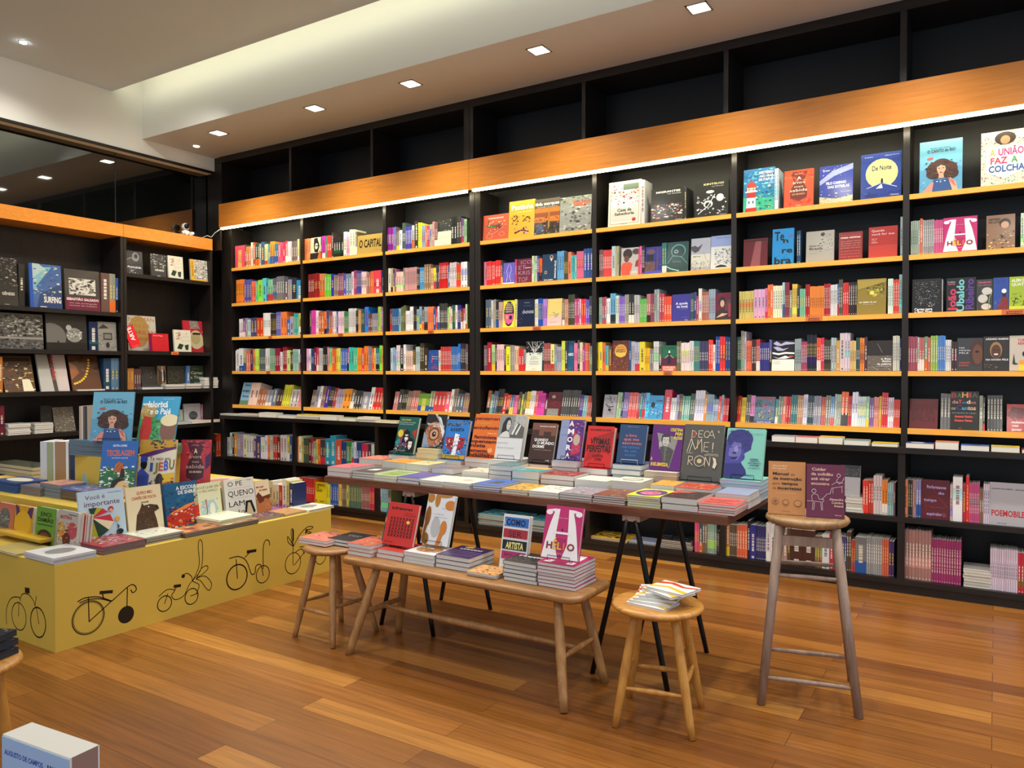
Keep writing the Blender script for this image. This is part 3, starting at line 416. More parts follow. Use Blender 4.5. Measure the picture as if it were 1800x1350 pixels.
'salgado': ('brown-grey photo book with crowd photo and wine red band', '3f3a36', 'r 0 0 1 .32 6a1c34;r .12 .38 .88 .78 cdc8bc;s 3 50 .13 .39 .87 .77 .12 2a2826,6a6660,9a968c,444;b .04 .96 .24 .06 e8dcd8 SEBASTIÃO SALGADO;t .1 .9 .16 .03 d0b8b8 uma vida em fotografia;t .1 .9 .1 .03 d0b8b8 retratos do trabalho'),
'rocks': ('wide black and white photo book of rocky ground', '55534e', 's 3 140 0 .35 1 .95 .1 2a2926,8a8880,aaa89e,444240,1a1917;r 0 .28 1 .34 8c8a82;s 5 60 0 .02 1 .26 .08 222,444,777'),
'cisne': ('dark photo book with white swan and small figure', '2a2926', 'e .1 .35 .38 .38 6a6862;r 0 0 1 .2 1c1b19;e .68 .42 .2 .2 8a8880;e .55 .62 .07 .08 a8a69e;s 3 20 .5 .3 .85 .55 .08 aaa89e,6a6862,ccc;e .28 .2 .02 .06 111'),
'cacto': ('grey photo book with mountain and framed picture', '8a8880', 'p 3a3a38 0 .75 .3 .92 .6 .78;s 3 40 0 0 1 .6 .1 6a6862,aaa89e,3a3936;r .28 .38 .75 .62 2a2a28;r .33 .42 .7 .58 77756e;e .5 .2 .1 .1 2a2a28'),
'porto': ('colour photo book of golden brown boats', '5a3c22', 's 3 50 0 0 1 .8 .15 7a4a24,c89a40,3a2c24,e0d8b0,445064,2a2018;r .05 .85 .95 .95 2a1c14;p e8e0c0 .6 .02 .95 .02 .85 .35 .6 .35'),
'cortina': ('pale photo book with a dark red lettered stripe', 'b4b2ac', 'p 3a2a26 .38 1 .52 1 .6 0 .46 0;w .42 .3 .98 .14 a83a34 Sephora;p c8b8b4 .6 1 1 1 1 0 .65 0'),
'colar': ('brown photo book with a yellow bead necklace', '57331f', 's 3 10 0 .5 1 1 .3 6a4024,472818;e .1 .2 .04 .03 e8c030;e .18 .22 .045 .03 e8c030;e .27 .25 .045 .03 e8c030;e .35 .29 .045 .03 e8c030;e .42 .34 .045 .03 e8c030;e .49 .4 .045 .03 e8c030;e .54 .47 .045 .03 e8c030;e .58 .55 .045 .03 e8c030;e .62 .63 .045 .03 e8c030;e .65 .71 .04 .03 e8c030;e .67 .79 .04 .03 e8c030;e .68 .87 .04 .03 e8c030;p 9a5a30 0 .3 .3 .5 .2 .7 0 .8'),
'azuis': ('navy spine group of large bound books', '18344c', 's 3 20 0 0 1 1 .06 3a6a8a'),
'anita': ('dark grey photo book with a figure and silver script', '34363a', 'e .6 .75 .2 .2 7a7c80;e .62 .78 .1 .1 24262a;l .03 999 .1 .6 .35 .7 .5 .6;b .1 .9 .26 .09 d8d8d8 Anunciada;s 3 12 .2 .02 .7 .22 .1 888,bbb'),
'genesis2': ('small black and white valley photo book', '3a3a38', 's 3 50 0 .4 1 1 .14 6a6862,c8c6be,2a2926,8a8880;b .25 .85 .25 .08 e0ddd4 GÊNESIS;r .4 .02 .6 .04 ccc'),
'rosa': ('cream botanical book with pink flower and dark green leaves', 'dad6c2', 's 3 12 .1 .55 .45 .9 .13 b0705c,c89080,8a3a34;s 5 10 .5 .6 .85 .9 .12 d8c0a8,c8a890;l .012 6a7a50 .4 .7 .5 .3;t .5 .95 .5 .03 988 flora;p 1f3a24 .15 .15 .3 .38 .55 .32 .4 .1;p 1f3a24 .6 .3 .85 .34 .8 .08 .65 .1'),
'sala': ('black and white photo book with yellow spine band', 'b8b6ac', 's 3 60 .2 .1 1 1 .13 222,555,888,ddd,fff;r 0 0 .2 1 e8b020;r 0 0 1 .07 e8b020;w .05 .2 .9 .1 8a5a10 GRANDE SERTÃO'),
'norman': ('large pale book with gold portrait and faded red words', 'bfb8a8', 'e .4 .55 .35 .45 a88a4a;t .05 .95 .84 .12 a8703a NORMAN;t .05 .8 .66 .12 a8703a MAILER;t .05 .98 .47 .12 b03a3a MARILYN;t .05 .7 .3 .1 b03a3a MONROE'),
'arte': ('tilted scarlet book with upright white title', 'e0202c', 'w .3 .3 .95 .4 f4f0f0 ARTE;t .2 .8 .06 .03 f0c0c0 brasileira'),
'vermelho': ('small square red book with thin dark lines', 'c8202a', 'r 0 0 .12 1 6a1040;b .2 .7 .85 .06 e8b0a0 Paula Rego;s 3 16 .2 .2 .85 .65 .06 7a1018,a81a24'),
'relogio': ('red book with a giant wristwatch', 'b82a34', 'p 8a8078 .25 1 .55 1 .65 .75 .28 .75;s 4 16 .25 .75 .6 .98 .06 5a524c,b0a698;e .48 .4 .27 .3 c8b890;e .46 .45 .18 .2 b0a070;r .35 .56 .65 .62 222;p c8b890 .7 .7 .95 .45 .7 .2 .6 .14 .68 .3 .82 .45'),
'manet': ('brown and beige photo book with upright white word', '8a6f58', 'e .75 .55 .2 .3 2a201c;w .5 .35 .98 .18 f4f0e8 MANET;p 4a3c34 0 0 .4 0 .5 .7 .1 .9'),
'escuro': ('dark grey slanted book leaning on its neighbour', '3c3a38', 's 3 10 .2 .5 .7 .9 .1 8a8468,5a5848'),
'nevoa': ('dark painting book of a park scene', '34342c', 's 3 60 .05 .05 .95 .8 .09 5a5a48,2a2a24,8a8468,1c1c18'),
'theo': ('green-black book with large serif title', '26341f', 't .1 .9 .62 .13 c8ccc0 Cartas;t .05 .95 .42 .13 c8ccc0 a Théo;t .3 .8 .2 .08 7aa0b8 GOGH;t .2 .7 .85 .02 9a8 Vincent'),
'passaro': ('small pale book with a hummingbird drawing', 'b4b29a', 'p 2a2c2a .2 .7 .5 .55 .8 .6 .55 .45 .35 .5;e .45 .42 .08 .06 3a2a20'),
'esfera': ('pale grey book with black striped sphere', 'b0b0b4', 't .15 .7 .86 .03 a83a3a Percival;e .55 .38 .27 .22 3a3c40;l .02 8a8c90 .3 .42 .8 .36;l .02 8a8c90 .32 .34 .78 .28;l .02 8a8c90 .35 .5 .76 .46'),
'manchas': ('speckled silver-brown photo book leaning back', '6a6256', 's 3 110 0 0 1 1 .07 b8b0a0,3a342c,8a8070,e0dccc,544a3e'),
'preto': ('black photo book leaning at the back of a shelf', '1f1e1c', 's 3 40 0 0 1 .7 .1 3a3834,5a5850,2a2826'),
'moldura': ('grey framed photo book with dark centre', '6a665e', 'r .12 .12 .88 .85 1c1a18;s 3 26 .14 .14 .86 .8 .1 3a342c,5a4a3c,222'),
# display books on the long table
'verde': ('dark green book with two drawn women', '1f5a50', 'b .12 .6 .9 .04 c8c838 MARIA CARNEIRO;t .05 .85 .84 .03 dde No tempo em que;t .05 .75 .79 .03 dde as esferas eram azuis;p 8a3a6a .1 .5 .35 .68 .8 .4 .6 .2 .2 .2;e .2 .55 .14 .1 d8c838;p 1c1c20 .32 .3 .36 .6 .5 .66 .66 .6 .72 .3;p e8e4e0 .44 .52 .6 .52 .62 .4 .52 .32 .44 .4;r .42 .45 .51 .49 16161a;r .53 .45 .63 .49 16161a;l .015 222 .48 .37 .57 .37;p 1c1c20 .6 .06 .62 .38 .76 .46 .92 .38 .98 .06;p e8e4e0 .68 .34 .86 .34 .86 .2 .76 .12 .68 .2;e .73 .27 .02 .012 222;e .81 .27 .02 .012 222;l .015 a03040 .73 .18 .8 .18;s 3 30 .0 .02 .6 .3 .11 2f8a8a,e8e4e0,a83a5a,1a4a48,1c1c20;p b8302c .8 .6 1 .68 1 .4;p 2f8a8a 0 .3 .2 .42 .3 .3 .1 .2;t .15 .6 .06 .06 e8a0b0 luzes'),
'retina': ('dark book with a swirling copper face drawing', '24262c', 'r 0 0 1 1 24262c;e .5 .4 .46 .38 a86c48;s 3 90 .08 .06 .92 .74 .09 d8a080,8a4a30,e8d0c0,4a3028,c88c68;e .5 .4 .26 .2 6a4030;e .5 .4 .2 .15 c89878;e .5 .4 .1 .08 2a1c18;e .52 .42 .03 .02 eee;p 8a98a8 0 0 .36 0 .16 .36 0 .46;p d8dce0 .4 1 .52 1 .96 .3 1 .5 .72 .9;b .1 .7 .68 .045 e8e8e8 RELATOS NO;b .4 .95 .62 .045 e8e8e8 MUNDO;s 5 20 0 0 1 .1 .1 4a6a8a,8aa8c0'),
'romeu': ('blue book with drawn crowd, red heart and black title', '2f7ac8', 'b .12 .6 .83 .08 141820 ROMEU;b .22 .8 .71 .08 141820 & JULIETA;s 4 20 0 .85 1 1 .12 4a4a50,7a7a80;p a02838 .1 .55 .9 .55 .85 .3 .5 .15 .15 .3;s 3 44 0 .1 1 .5 .11 222,c82a38,e8e4dc,1c2c50,d8b030;p e8ecf4 .45 .65 .65 .62 .6 .1 .42 .1;s 6 20 .4 .1 .65 .6 .07 222,3a5a8a;r 0 0 1 .1 c8a030'),
'pensamento': ('orange book covered in italic dark lettering', 'dc6e28', 'b .02 .98 .86 .08 4a1a2c pensamen;b .1 .7 .76 .06 c89a3c brasileiro;b 0 1 .64 .08 4a1a2c entofemin;b .6 .95 .54 .025 f4d8a8 formação e contexto;b .08 .98 .42 .08 4a1a2c feminista;b 0 1 .32 .08 4a1a2c opensam;b 0 .6 .22 .08 4a1a2c nista;b 0 .75 .1 .08 4a1a2c amento;b 0 1 0 .08 4a1a2c brasileiro;e .8 .15 .1 .06 f0a060'),
'moca': ('white book with grey photo of a woman', 'd4d4d6', 'r 0 .48 1 1 8e8e8a;r .62 .66 1 1 b4b4b0;s 3 30 .62 .66 1 .98 .05 555,888,ccc;p 2a2a2a .16 .5 .2 .8 .3 .93 .42 .95 .5 .86 .5 .7 .4 .6 .3 .5;p c4c4c0 .34 .86 .46 .88 .5 .76 .46 .66 .38 .64 .34 .72;p 2a2a2a .3 .93 .44 .94 .36 .84 .32 .7;l .012 333 .4 .78 .44 .785;l .012 333 .47 .78 .49 .785;l .012 777 .42 .68 .46 .685;p d0d0cc .12 .48 .52 .48 .46 .6 .36 .63 .22 .58;p 5c5c58 .5 .48 .72 .84 1 .72 1 .48;p dededa .56 .56 .72 .82 .76 .8 .62 .54;p dededa .7 .56 .84 .78 .88 .76 .76 .54;t .12 .5 .34 .03 776 Janet De Bono;t .12 .75 .23 .03 776 Nossa Travessia'),
'dorme': ('dark brown book with skyline and white bold title', '3e2620', 'r 0 .68 1 1 7a4a3a;r 0 .66 .3 .82 3e2620;r .5 .66 .8 .78 3e2620;b .3 .95 .9 .03 e8d8d0 FRANCESCA ALBANESE;b .15 .72 .54 .07 f4f0ec QUANDO;b .28 .98 .46 .07 f4f0ec O MUNDO;b .12 .6 .37 .07 f4f0ec DORME;t .2 .9 .31 .025 c8a89a histórias palavras;b .7 .88 .05 .03 f4f0ec Tabla'),
'amora': ('lilac and purple book with upright white title letters', '5a2a78', 'r 0 0 .35 1 8a94b8;t .03 .3 .8 .02 446 contos;t .03 .3 .6 .02 446 reunidos;p c03048 .55 .1 .95 .2 .9 .6 .6 .7;s 3 34 .4 0 1 1 .13 7a3a98,4a1f68,b0a8a0,a02a48,9a6ab8;e .75 .5 .14 .14 b8a898;b .36 .56 .84 .13 f4f4f4 A;b .34 .6 .64 .13 f4f4f4 M;b .36 .58 .44 .13 f4f4f4 O;b .36 .56 .24 .13 f4f4f4 R;b .36 .56 .04 .13 f4f4f4 A'),
'vitimas': ('red book with heavy black condensed title', 'c8201e', 'p 9a1818 .2 .7 1 .9 .9 .3;p a81a1a 0 .1 .6 .3 .3 .6;b .1 .9 .88 .05 4a0c0c MOHAMMED EL-KURD;b .15 .88 .55 .15 1a0808 VÍTIMAS;b .06 .95 .37 .16 1a0808 PERFEITAS;b .3 .7 .24 .06 4a0c0c E A POLÍTICA;b .4 .65 .16 .06 4a0c0c DO APELO'),
'olivro': ('navy book with orange and blue curly lettering', '22406a', 't .25 .65 .68 .08 e87858 o livro;t .2 .75 .58 .08 e87858 que me;t .15 .85 .48 .08 e87858 escreveu;t .15 .8 .38 .08 4a7ac0 narrativas;t .25 .7 .28 .08 4a7ac0 de um;t .3 .7 .18 .08 4a7ac0 acaso;t .3 .7 .93 .02 a8b8c8 Mário Lúcio'),
'perirossi': ('purple book with a grey cut-out portrait and yellow title', '5c1f72', 'p 8a8a86 .15 .82 .85 .72 .65 .05 .45 .12;p 3a3a3a .3 .6 .32 .76 .44 .82 .58 .78 .62 .62;p c0bcb4 .36 .72 .56 .73 .57 .6 .5 .52 .4 .54 .35 .62;l .014 333 .38 .665 .44 .67;l .014 333 .49 .67 .55 .665;l .012 777 .465 .66 .45 .61;l .014 5a3a3a .42 .57 .5 .575;p b0aca4 .24 .6 .32 .64 .36 .56 .34 .44 .28 .46;p 4a4a48 .28 .5 .42 .52 .6 .5 .74 .44 .64 .08 .46 .13;p 6a6a66 .44 .5 .52 .5 .5 .2 .46 .2;s 3 22 .36 .14 .66 .46 .06 3a3a3a,5a5a58,6a6a66;b .58 .98 .86 .07 e0d040 CRISTINA;b .75 .98 .77 .07 e0d040 PERI;b .72 .98 .68 .07 e0d040 ROSSI;b .04 .1 .2 .08 e8c030 A;b .06 .62 .08 .08 e8c030 INSUBMISSA'),
'decameron': ('large grey book with thin cream outlined title letters', '50504c', 'l .014 d8ccb0 .2 .76 .2 .89;l .014 d8ccb0 .2 .89 .28 .87 .32 .825 .28 .78 .2 .76;l .014 d8ccb0 .37 .77 .37 .89 .48 .89;l .014 d8ccb0 .37 .83 .46 .83;l .014 d8ccb0 .37 .77 .48 .77;l .014 d8ccb0 .64 .86 .58 .89 .52 .86 .51 .8 .55 .77 .62 .78;l .014 d8ccb0 .6 .76 .7 .9 .78 .76;l .014 d8ccb0 .64 .81 .75 .81;l .02 d8ccb0 .86 .9 .88 .86;p b03a30 .2 .78 .32 .8 .28 .88;l .016 d8ccb0 .12 .5 .2 .74 .32 .54 .46 .74 .5 .5;l .016 d8ccb0 .18 .5 .24 .68;l .014 d8ccb0 .54 .52 .54 .68 .66 .68;l .014 d8ccb0 .54 .6 .64 .6;l .014 d8ccb0 .54 .52 .66 .52;l .022 d8ccb0 .76 .68 .76 .56;e .76 .525 .014 .01 d8ccb0;r .36 .56 .39 .72 c8a860;t .6 .9 .47 .02 d8ccb0 Giovanni;t .58 .92 .44 .025 d8ccb0 BOCCACCIO;l .014 d8ccb0 .18 .26 .18 .42 .28 .41 .28 .35 .18 .34 .3 .26;e .46 .34 .14 .1 d8ccb0;e .46 .34 .125 .09 50504c;e .46 .34 .06 .04 c8b890;l .016 d8ccb0 .6 .25 .6 .42 .72 .26 .72 .42;p d8ccb0 .78 .42 .86 .4 .9 .3 .86 .22 .8 .24 .82 .34;t .12 .28 .47 .02 d8ccb0 edição'),
'antes': ('aqua book with indigo portrait in a knit hat', '7fc4b4', 'p 2f3078 0 0 .62 0 .56 .18 .44 .3 .4 .42 0 .5;p 45459a 0 .28 .4 .3 .5 .38 .5 .6 .42 .74 .2 .78 0 .76;e .36 .78 .34 .2 34357c;p 34357c .5 .86 .68 .76 .66 .58 .5 .5 .46 .6;p 6a6ab0 .1 .6 .2 .72 .4 .7 .42 .5 .34 .36 .18 .34 .08 .46;p 8a8ac4 .22 .6 .28 .66 .34 .58 .3 .48 .24 .48;e .24 .5 .06 .022 2a2a68;p 24245c .12 .42 .34 .43 .28 .37 .18 .36;p 7a6ab0 .13 .415 .33 .425 .24 .435;l .014 24245c .1 .6 .18 .63;l .014 24245c .32 .6 .4 .61;p 2f3078 .46 .44 .52 .46 .5 .38;s 3 40 .04 .66 .66 .96 .05 3c3c88,2c2c6c,484898;t .6 .95 .88 .02 3a6a6a TOM CARDOSO;b .66 .86 .38 .025 2a4a6a NEM;b .66 .9 .34 .025 2a4a6a TANTO;b .62 .95 .30 .025 2a4a6a ESOTÉRICO;b .66 .9 .26 .025 2a4a6a ASSIM;t .62 .95 .2 .025 2a4a6a GILBERTO;p 8ab8c8 .45 0 .75 0 .62 .1'),
# bench and stool displays
'infraturas': ('red paperback with rows of black crosses and small yellow disc', 'c8342e', 'b .12 .8 .84 .07 1c1416 Infraturas;t .55 .9 .76 .03 4a1414 cultura e;t .55 .95 .71 .03 4a1414 contradições;b .12 .92 .6 .065 1c1416 X X X X X X X X;b .12 .92 .52 .065 1c1416 X X X X X X X X;b .12 .92 .44 .065 1c1416 X X X X X X X X;b .12 .92 .36 .065 1c1416 X X X X X X X X;b .12 .92 .28 .065 1c1416 X X X X X X X X;b .12 .92 .2 .065 1c1416 X X X X X X X X;e .74 .56 .06 .04 f0c850;t .08 .35 .06 .03 4a1414 Basil afiya'),
'bolhas': ('white book with tan and orange rounded blobs', 'd8dadd', 'e .12 .92 .14 .1 b07830;e .38 .9 .1 .16 b07830;e .88 .8 .2 .1 c87a30;e .6 1 .3 .06 b07830;e .12 .55 .1 .2 8a5c28;p 8a5c28 .05 .5 .18 .5 .08 .1 .02 .1;e .45 .35 .16 .2 b0b4b4;e .75 .35 .12 .14 c87a30;p c87a30 .66 .35 .8 .35 .7 0 .55 0;e .15 .1 .12 .12 8a5c28;t .6 .8 .72 .02 667 Marta;t .3 .7 .6 .02 667 o acidente;t .35 .85 .54 .02 667 desaparecimento'),
'artista': ('white book with blue, red, black and magenta title bands', 'dfe0e2', 'r .05 .78 .97 .95 2f6cc0;b .12 .85 .81 .11 141820 COMO;r .05 .58 .97 .74 a82a34;t .25 .75 .6 .11 2a0c10 SER;r .05 .37 .97 .54 16161a;b .18 .85 .39 .12 f0e88a ARTISTA;r .05 .2 .97 .34 a83068;t .15 .45 .26 .06 4a1030 Jerry;t .5 .8 .21 .06 4a1030 Saltz;r .1 .1 .5 .12 ccc;s 3 10 .03 .8 .12 .92 .06 e8e8f0;r .08 .0 .6 .05 c8b860'),
'manual': ('tan orange book with black title and three small seals', 'c98a50', 't .1 .5 .9 .035 f0dcc0 Alexandre;t .1 .48 .85 .035 f0dcc0 Maringuello;b .12 .55 .74 .055 2a1a14 Manual;t .6 .72 .74 .04 5a3a24 de;b .12 .9 .65 .055 2a1a14 de instrução;t .12 .32 .56 .045 5a3a24 para;b .36 .8 .56 .055 2a1a14 tempos;t .12 .22 .47 .045 5a3a24 de;b .26 .9 .47 .055 2a1a14 incertezas;r .2 .4 .75 .405 e8c090;e .2 .24 .09 .055 6a4a30;e .2 .24 .08 .048 c98a50;e .2 .24 .05 .03 8a5c3c;e .48 .23 .09 .055 8a5c3c;e .48 .23 .07 .04 c98a50;e .8 .22 .1 .06 4a2c1c;e .8 .22 .09 .053 c98a50;t .4 .6 .05 .02 5a3a24 Planeta'),
'cuidar': ('plum book with pale title and white line drawing of seated people', '6a2544', 'b .14 .52 .88 .055 d8b4a0 Cuidar;b .12 .7 .79 .055 d8b4a0 da solidão;b .12 .62 .7 .055 d8b4a0 até virar;b .12 .6 .61 .055 d8b4a0 encontro;l .009 e8dce0 .02 .3 .16 .3 .14 .4 .2 .44 .3 .42 .34 .34 .42 .34 .46 .38;l .009 e8dce0 .12 .3 .44 .29 .46 .33 .4 .36;e .2 .49 .06 .04 e8dce0;e .2 .49 .05 .032 6a2544;l .009 e8dce0 .18 .28 .16 .14 .2 .14 .22 .28;l .009 e8dce0 .38 .28 .4 .14 .43 .14 .42 .28;l .009 e8dce0 .46 .38 .55 .45 .62 .45 .66 .56 .95 .6;l .009 e8dce0 .66 .62 .8 .68 .96 .66;e .84 .8 .05 .035 e8dce0;e .84 .8 .04 .027 6a2544;l .009 e8dce0 .7 .56 .69 .46;l .009 e8dce0 .92 .6 .93 .48;l .009 e8dce0 .84 .76 .78 .7 .86 .64 .94 .7 .98 .76;b .6 .96 .33 .045 d8b4a0 Alexandre;b .66 .96 .27 .045 d8b4a0 Coimbra;b .72 .96 .21 .045 d8b4a0 Amaral;b .75 .92 .05 .018 d8b4a0 Planeta'),
# yellow plinth
'paje': ('turquoise picture book with two painted profiles', '2a98c4', 'p 4a9a60 0 0 1 0 1 .5 .5 .55 0 .65;s 3 40 .2 0 .8 .55 .12 5ab070,3a7a4c,6ac080,2f6a48;e .2 .68 .22 .16 b89a5a;s 5 18 0 .55 .42 .85 .1 c8aa64,9a7a40,d8c080;p c83a34 .1 .6 .3 .58 .36 .35 .3 .05 .12 0 .05 .3;e .8 .35 .22 .28 7a5244;e .8 .52 .24 .12 e0d4a8;b .02 .25 .82 .06 f4f4f0 a;b .18 .7 .78 .13 f4f4f0 Ialorixá;b .25 .8 .64 .12 f4f4f0 e o Pajé;t .55 .85 .94 .02 dde contos'),
'tecelagem': ('blue picture book with cotton field, resting face and orange title', '2c62b0', 'b .3 .7 .9 .035 dde8f4 GUTA LOPES;b .14 .92 .74 .1 d86a40 TECELAGEM;t .3 .75 .69 .03 dde8f4 uma história costurada;r 0 .1 1 .5 2f6a44;s 4 60 .02 .2 .98 .55 .13 f4f4f0,e0e8e0,f0f0ea,4a8a58,2a5a3a;r 0 0 1 .2 7a4a24;s 5 40 0 0 1 .2 .12 8a5a2c,6a3c1c,946434;p b86430 .4 .46 .42 .58 .52 .64 .64 .6 .68 .5 .6 .44;l .02 8a4420 .44 .5 .56 .62;l .02 8a4420 .5 .47 .63 .58;p 2a1c18 .6 .52 .68 .5 .72 .4 .66 .34 .56 .36;p d8b080 .4 .06 .46 .24 .6 .32 .78 .28 .88 .18 .84 .02;p 1c1c1c .3 .12 .38 .3 .56 .36 .72 .32 .56 .28 .46 .2 .42 .1 .48 .02 .38 .02;l .016 4a3020 .56 .18 .64 .17;l .016 4a3020 .7 .22 .78 .2;l .014 a87850 .68 .2 .7 .14;l .02 a04a3a .64 .1 .72 .1;p e0c090 .1 .02 .4 .0 .44 .06 .2 .1'),
'ijebu': ('white and ochre picture book with coloured capital letters', 'e0d8c0', 'p c89a30 0 1 1 1 1 .82 0 .7;s 4 14 .3 .84 1 1 .12 2f5a2c,5a3a7a,1c1c1c;p 5a2a6a 0 .72 .1 .65 1 .84 1 .88 .4 .8;t .3 .85 .62 .07 1c1c1c Te vejo em;b .32 .4 .42 .16 3a5ab0 I;b .42 .54 .42 .16 8a8a3a J;b .56 .68 .43 .16 c84a3a E;b .7 .82 .44 .18 3a5ac8 B;b .84 .98 .46 .18 8a6a20 U;e .15 .55 .09 .1 1c1c1c;e .15 .64 .1 .06 3a4aa8;p 4a5ab8 0 0 .3 0 .32 .35 .1 .48 0 .4;r .5 .02 1 .22 b8482c;p e0b830 .7 .2 1 .25 1 .4 .65 .36;e .6 .26 .1 .12 3a3028;s 3 20 .3 0 1 .3 .1 c86030,2a2420,4a3a6a;s 7 12 .02 0 .3 .14 .06 eee'),
'arvore2': ('crimson copy of the tree crown book standing on the plinth', 'b83440', 'p 4a2434 .2 .95 .8 .95 .66 .68 .8 .45 .78 .25 .5 .16 .22 .25 .2 .45 .36 .68;s 4 22 0 .7 1 1 .14 d84c48,5a2a44;s 6 14 0 0 1 .2 .16 a82c3c,c84450;p 3a2a5a .85 .4 1 .5 1 .75 .82 .65;t .4 .6 .88 .025 d8a088 Silvia;b .44 .56 .73 .09 f0dcc8 A;t .28 .7 .63 .07 d8b8a8 árvore;t .4 .62 .54 .05 d8b8a8 mais;t .2 .8 .43 .08 d8b8a8 sabida;b .32 .72 .34 .04 e8c8a8 DO MUNDO;t .42 .58 .08 .025 d89080 Cortez'),
'voce': ('pale blue picture book with a striped beach umbrella', 'b4ccdc', 't .15 .58 .84 .08 5a1c34 Você é;t .12 .9 .71 .1 5a1c34 importante;t .65 .95 .92 .02 446 Christian Robinson;p c03040 .26 .5 0 .56 0 .5;p e0d8b8 .26 .5 0 .56 0 .62 .12 .66;p 1f4030 .26 .5 .2 .68 .38 .68;p a8a828 .26 .5 .38 .68 .54 .64;p c03040 .26 .5 .5 .65 .62 .57;p c03040 .26 .5 .66 .52 .72 .38;p e0d8b8 .26 .5 .72 .38 .58 .22;p 1f4030 .26 .5 .6 .24 .36 .12;p a8a828 .26 .5 .36 .12 .06 .12;p c03040 .26 .5 .06 .14 0 .22;p e0d8b8 .26 .5 0 .24 0 .48;s 3 30 .1 0 1 .16 .1 b8ccd8,e8ecf0,8aa8c0,9ab8cc;e .62 .12 .06 .04 6a3a28;e .84 .18 .08 .05 1c2028;p 2a4a3a .72 .1 .85 .06 .8 .2;e .14 .05 .07 .04 1c1c20;e .68 .62 .06 .05 b83040;e .68 .6 .04 .03 d8a088;e .8 .42 .06 .04 d8a030;p 2a4a5a .78 .34 .84 .28 .8 .22'),
'chapeu': ('cream picture book with a big brown bear', 'ddd0ac', 'b .3 .75 .84 .06 b0552c QUERO MEU;b .15 .85 .74 .06 b0552c CHAPÉU DE VOLTA;b .4 .62 .66 .03 4a3a2c JON KLASSEN;p 4a3626 .15 0 .85 0 .8 .3 .75 .45 .9 .5 .86 .58 .65 .62 .4 .6 .25 .42;s 3 30 .25 0 .75 .5 .1 5a4430,3a2a1e,6a5238;e .6 .57 .02 .012 f4f4f0;e .84 .54 .03 .02 1c1410;p 4a3626 .38 .58 .42 .66 .48 .6'),
'shira': ('teal blue picture book with red bus of children', '1c5a84', 's 3 26 0 .4 1 1 .14 2a6a90,184a70;b .35 .98 .84 .08 dce4e8 A ESCOLA;b .4 .95 .74 .08 dce4e8 DE SHIRA;p b83028 0 .05 1 .1 1 .45 .5 .45 0 .3;s 4 44 0 0 1 .5 .12 c83a2c,e08030,1c3050,d8d0c8,8a1c20,d8a040;p e88038 .05 .35 .6 .5 1 .55 .6 .42'),
'amigo': ('cream picture book with pale blue rabbit and bear', 'd4d6b4', 't .12 .95 .86 .06 5a5a48 VOCÊ QUER SER;t .2 .9 .77 .06 8a6a3c O MEU AMIGO?;e .52 .36 .32 .22 a8c4c4;s 3 22 .2 .15 .85 .6 .1 b8d0d0,dcdcc8,90b0b4;l .04 b06a3c .42 .6 .44 .3 .4 .2;e .64 .34 .1 .16 e0e0d0;s 5 16 .15 .1 .8 .18 .06 5a7a4a,6a8a50'),
'lamao': ('white book with tall thin black title and a long-haired figure', 'd6d6ce', 't .12 .6 .82 .13 16161a O PE;t .1 .96 .56 .15 16161a QUENO;t .1 .62 .3 .14 16161a LAM;t .35 .6 .06 .12 16161a ÃO;r .1 .76 .9 .764 998;r .1 .5 .9 .504 998;b .75 .92 .93 .02 222 Rossana;p 16161a .66 .4 .86 .4 .96 .1 .9 .05 .8 .35 .72 .35 .66 .1 .6 .12;p c8b88a .72 .34 .8 .34 .86 .02 .68 .02'),
'mandela': ('cream and terracotta book with a brown hand', 'dccfae', 'r 0 0 1 .45 b07044;p 6a3420 0 .55 .2 .65 .45 .5 .8 .4 1 .45 1 .55 .7 .52 .5 .35 .2 .3;s 3 8 0 .38 .35 .62 .1 8a4a2c,5a2c1a;b .05 .6 .78 .06 b03a28 ele que;b .25 .85 .68 .06 b03a28 eu tenho;e .72 .18 .14 .09 c89070;e .72 .18 .11 .07 b07044'),
'bicho': ('yellow picture book with purple bats and red words', 'd8a428', 'p 5a3a6a 0 1 .2 .95 .3 .75 .1 .65;p 5a3a6a 1 1 .75 .95 .65 .75 .95 .65;b .3 .65 .6 .12 c8442c QUE;b .15 .8 .42 .13 c8442c BICHO;b .08 .9 .22 .13 c8442c DOIDO;e .5 .45 .45 .4 e0b030'),
'sonho': ('green picture book with dark seed pod drawing', '6a9a3c', 'b .2 .8 .76 .11 1c3014 JUNCO;b .1 .9 .6 .11 1c3014 DAMIÃO;r .1 .5 .9 .54 3a6a2c;e .5 .14 .4 .26 3a2c1c;e .5 .12 .3 .2 6a4430;s 3 12 .1 .25 .9 .4 .06 2a3a1c'),
'mazinha': ('patterned picture book with red title and orange children', 'b8b0a8', 'b .1 .7 .78 .1 b8343c MARTINHA;e .2 .45 .2 .25 c89a44;e .75 .5 .28 .22 b84a54;e .5 .25 .2 .18 5a2c28;s 3 30 0 0 1 .7 .11 c8502c,3a3a6a,e0d8d0,b83a44,d8a050;b .5 .95 .9 .03 3a3a4a Adriana'),
'cinza': ('coral picture book with grey face drawing', 'c8745c', 'e .5 .5 .3 .35 6a6c6c;s 3 26 .2 .2 .8 .8 .1 8a8c8a,4a4c4c,a8aaa6;b .3 .9 .05 .1 5a5c5c NOITE;b .3 .8 .25 .1 5a5c5c FAZ'),
'cantoazul': ('pale blue copy leaning low behind the cotton field book', '6c9cac', 't .2 .8 .4 .06 3a5a6a canto;t .2 .8 .6 .05 3a5a6a rio'),
}
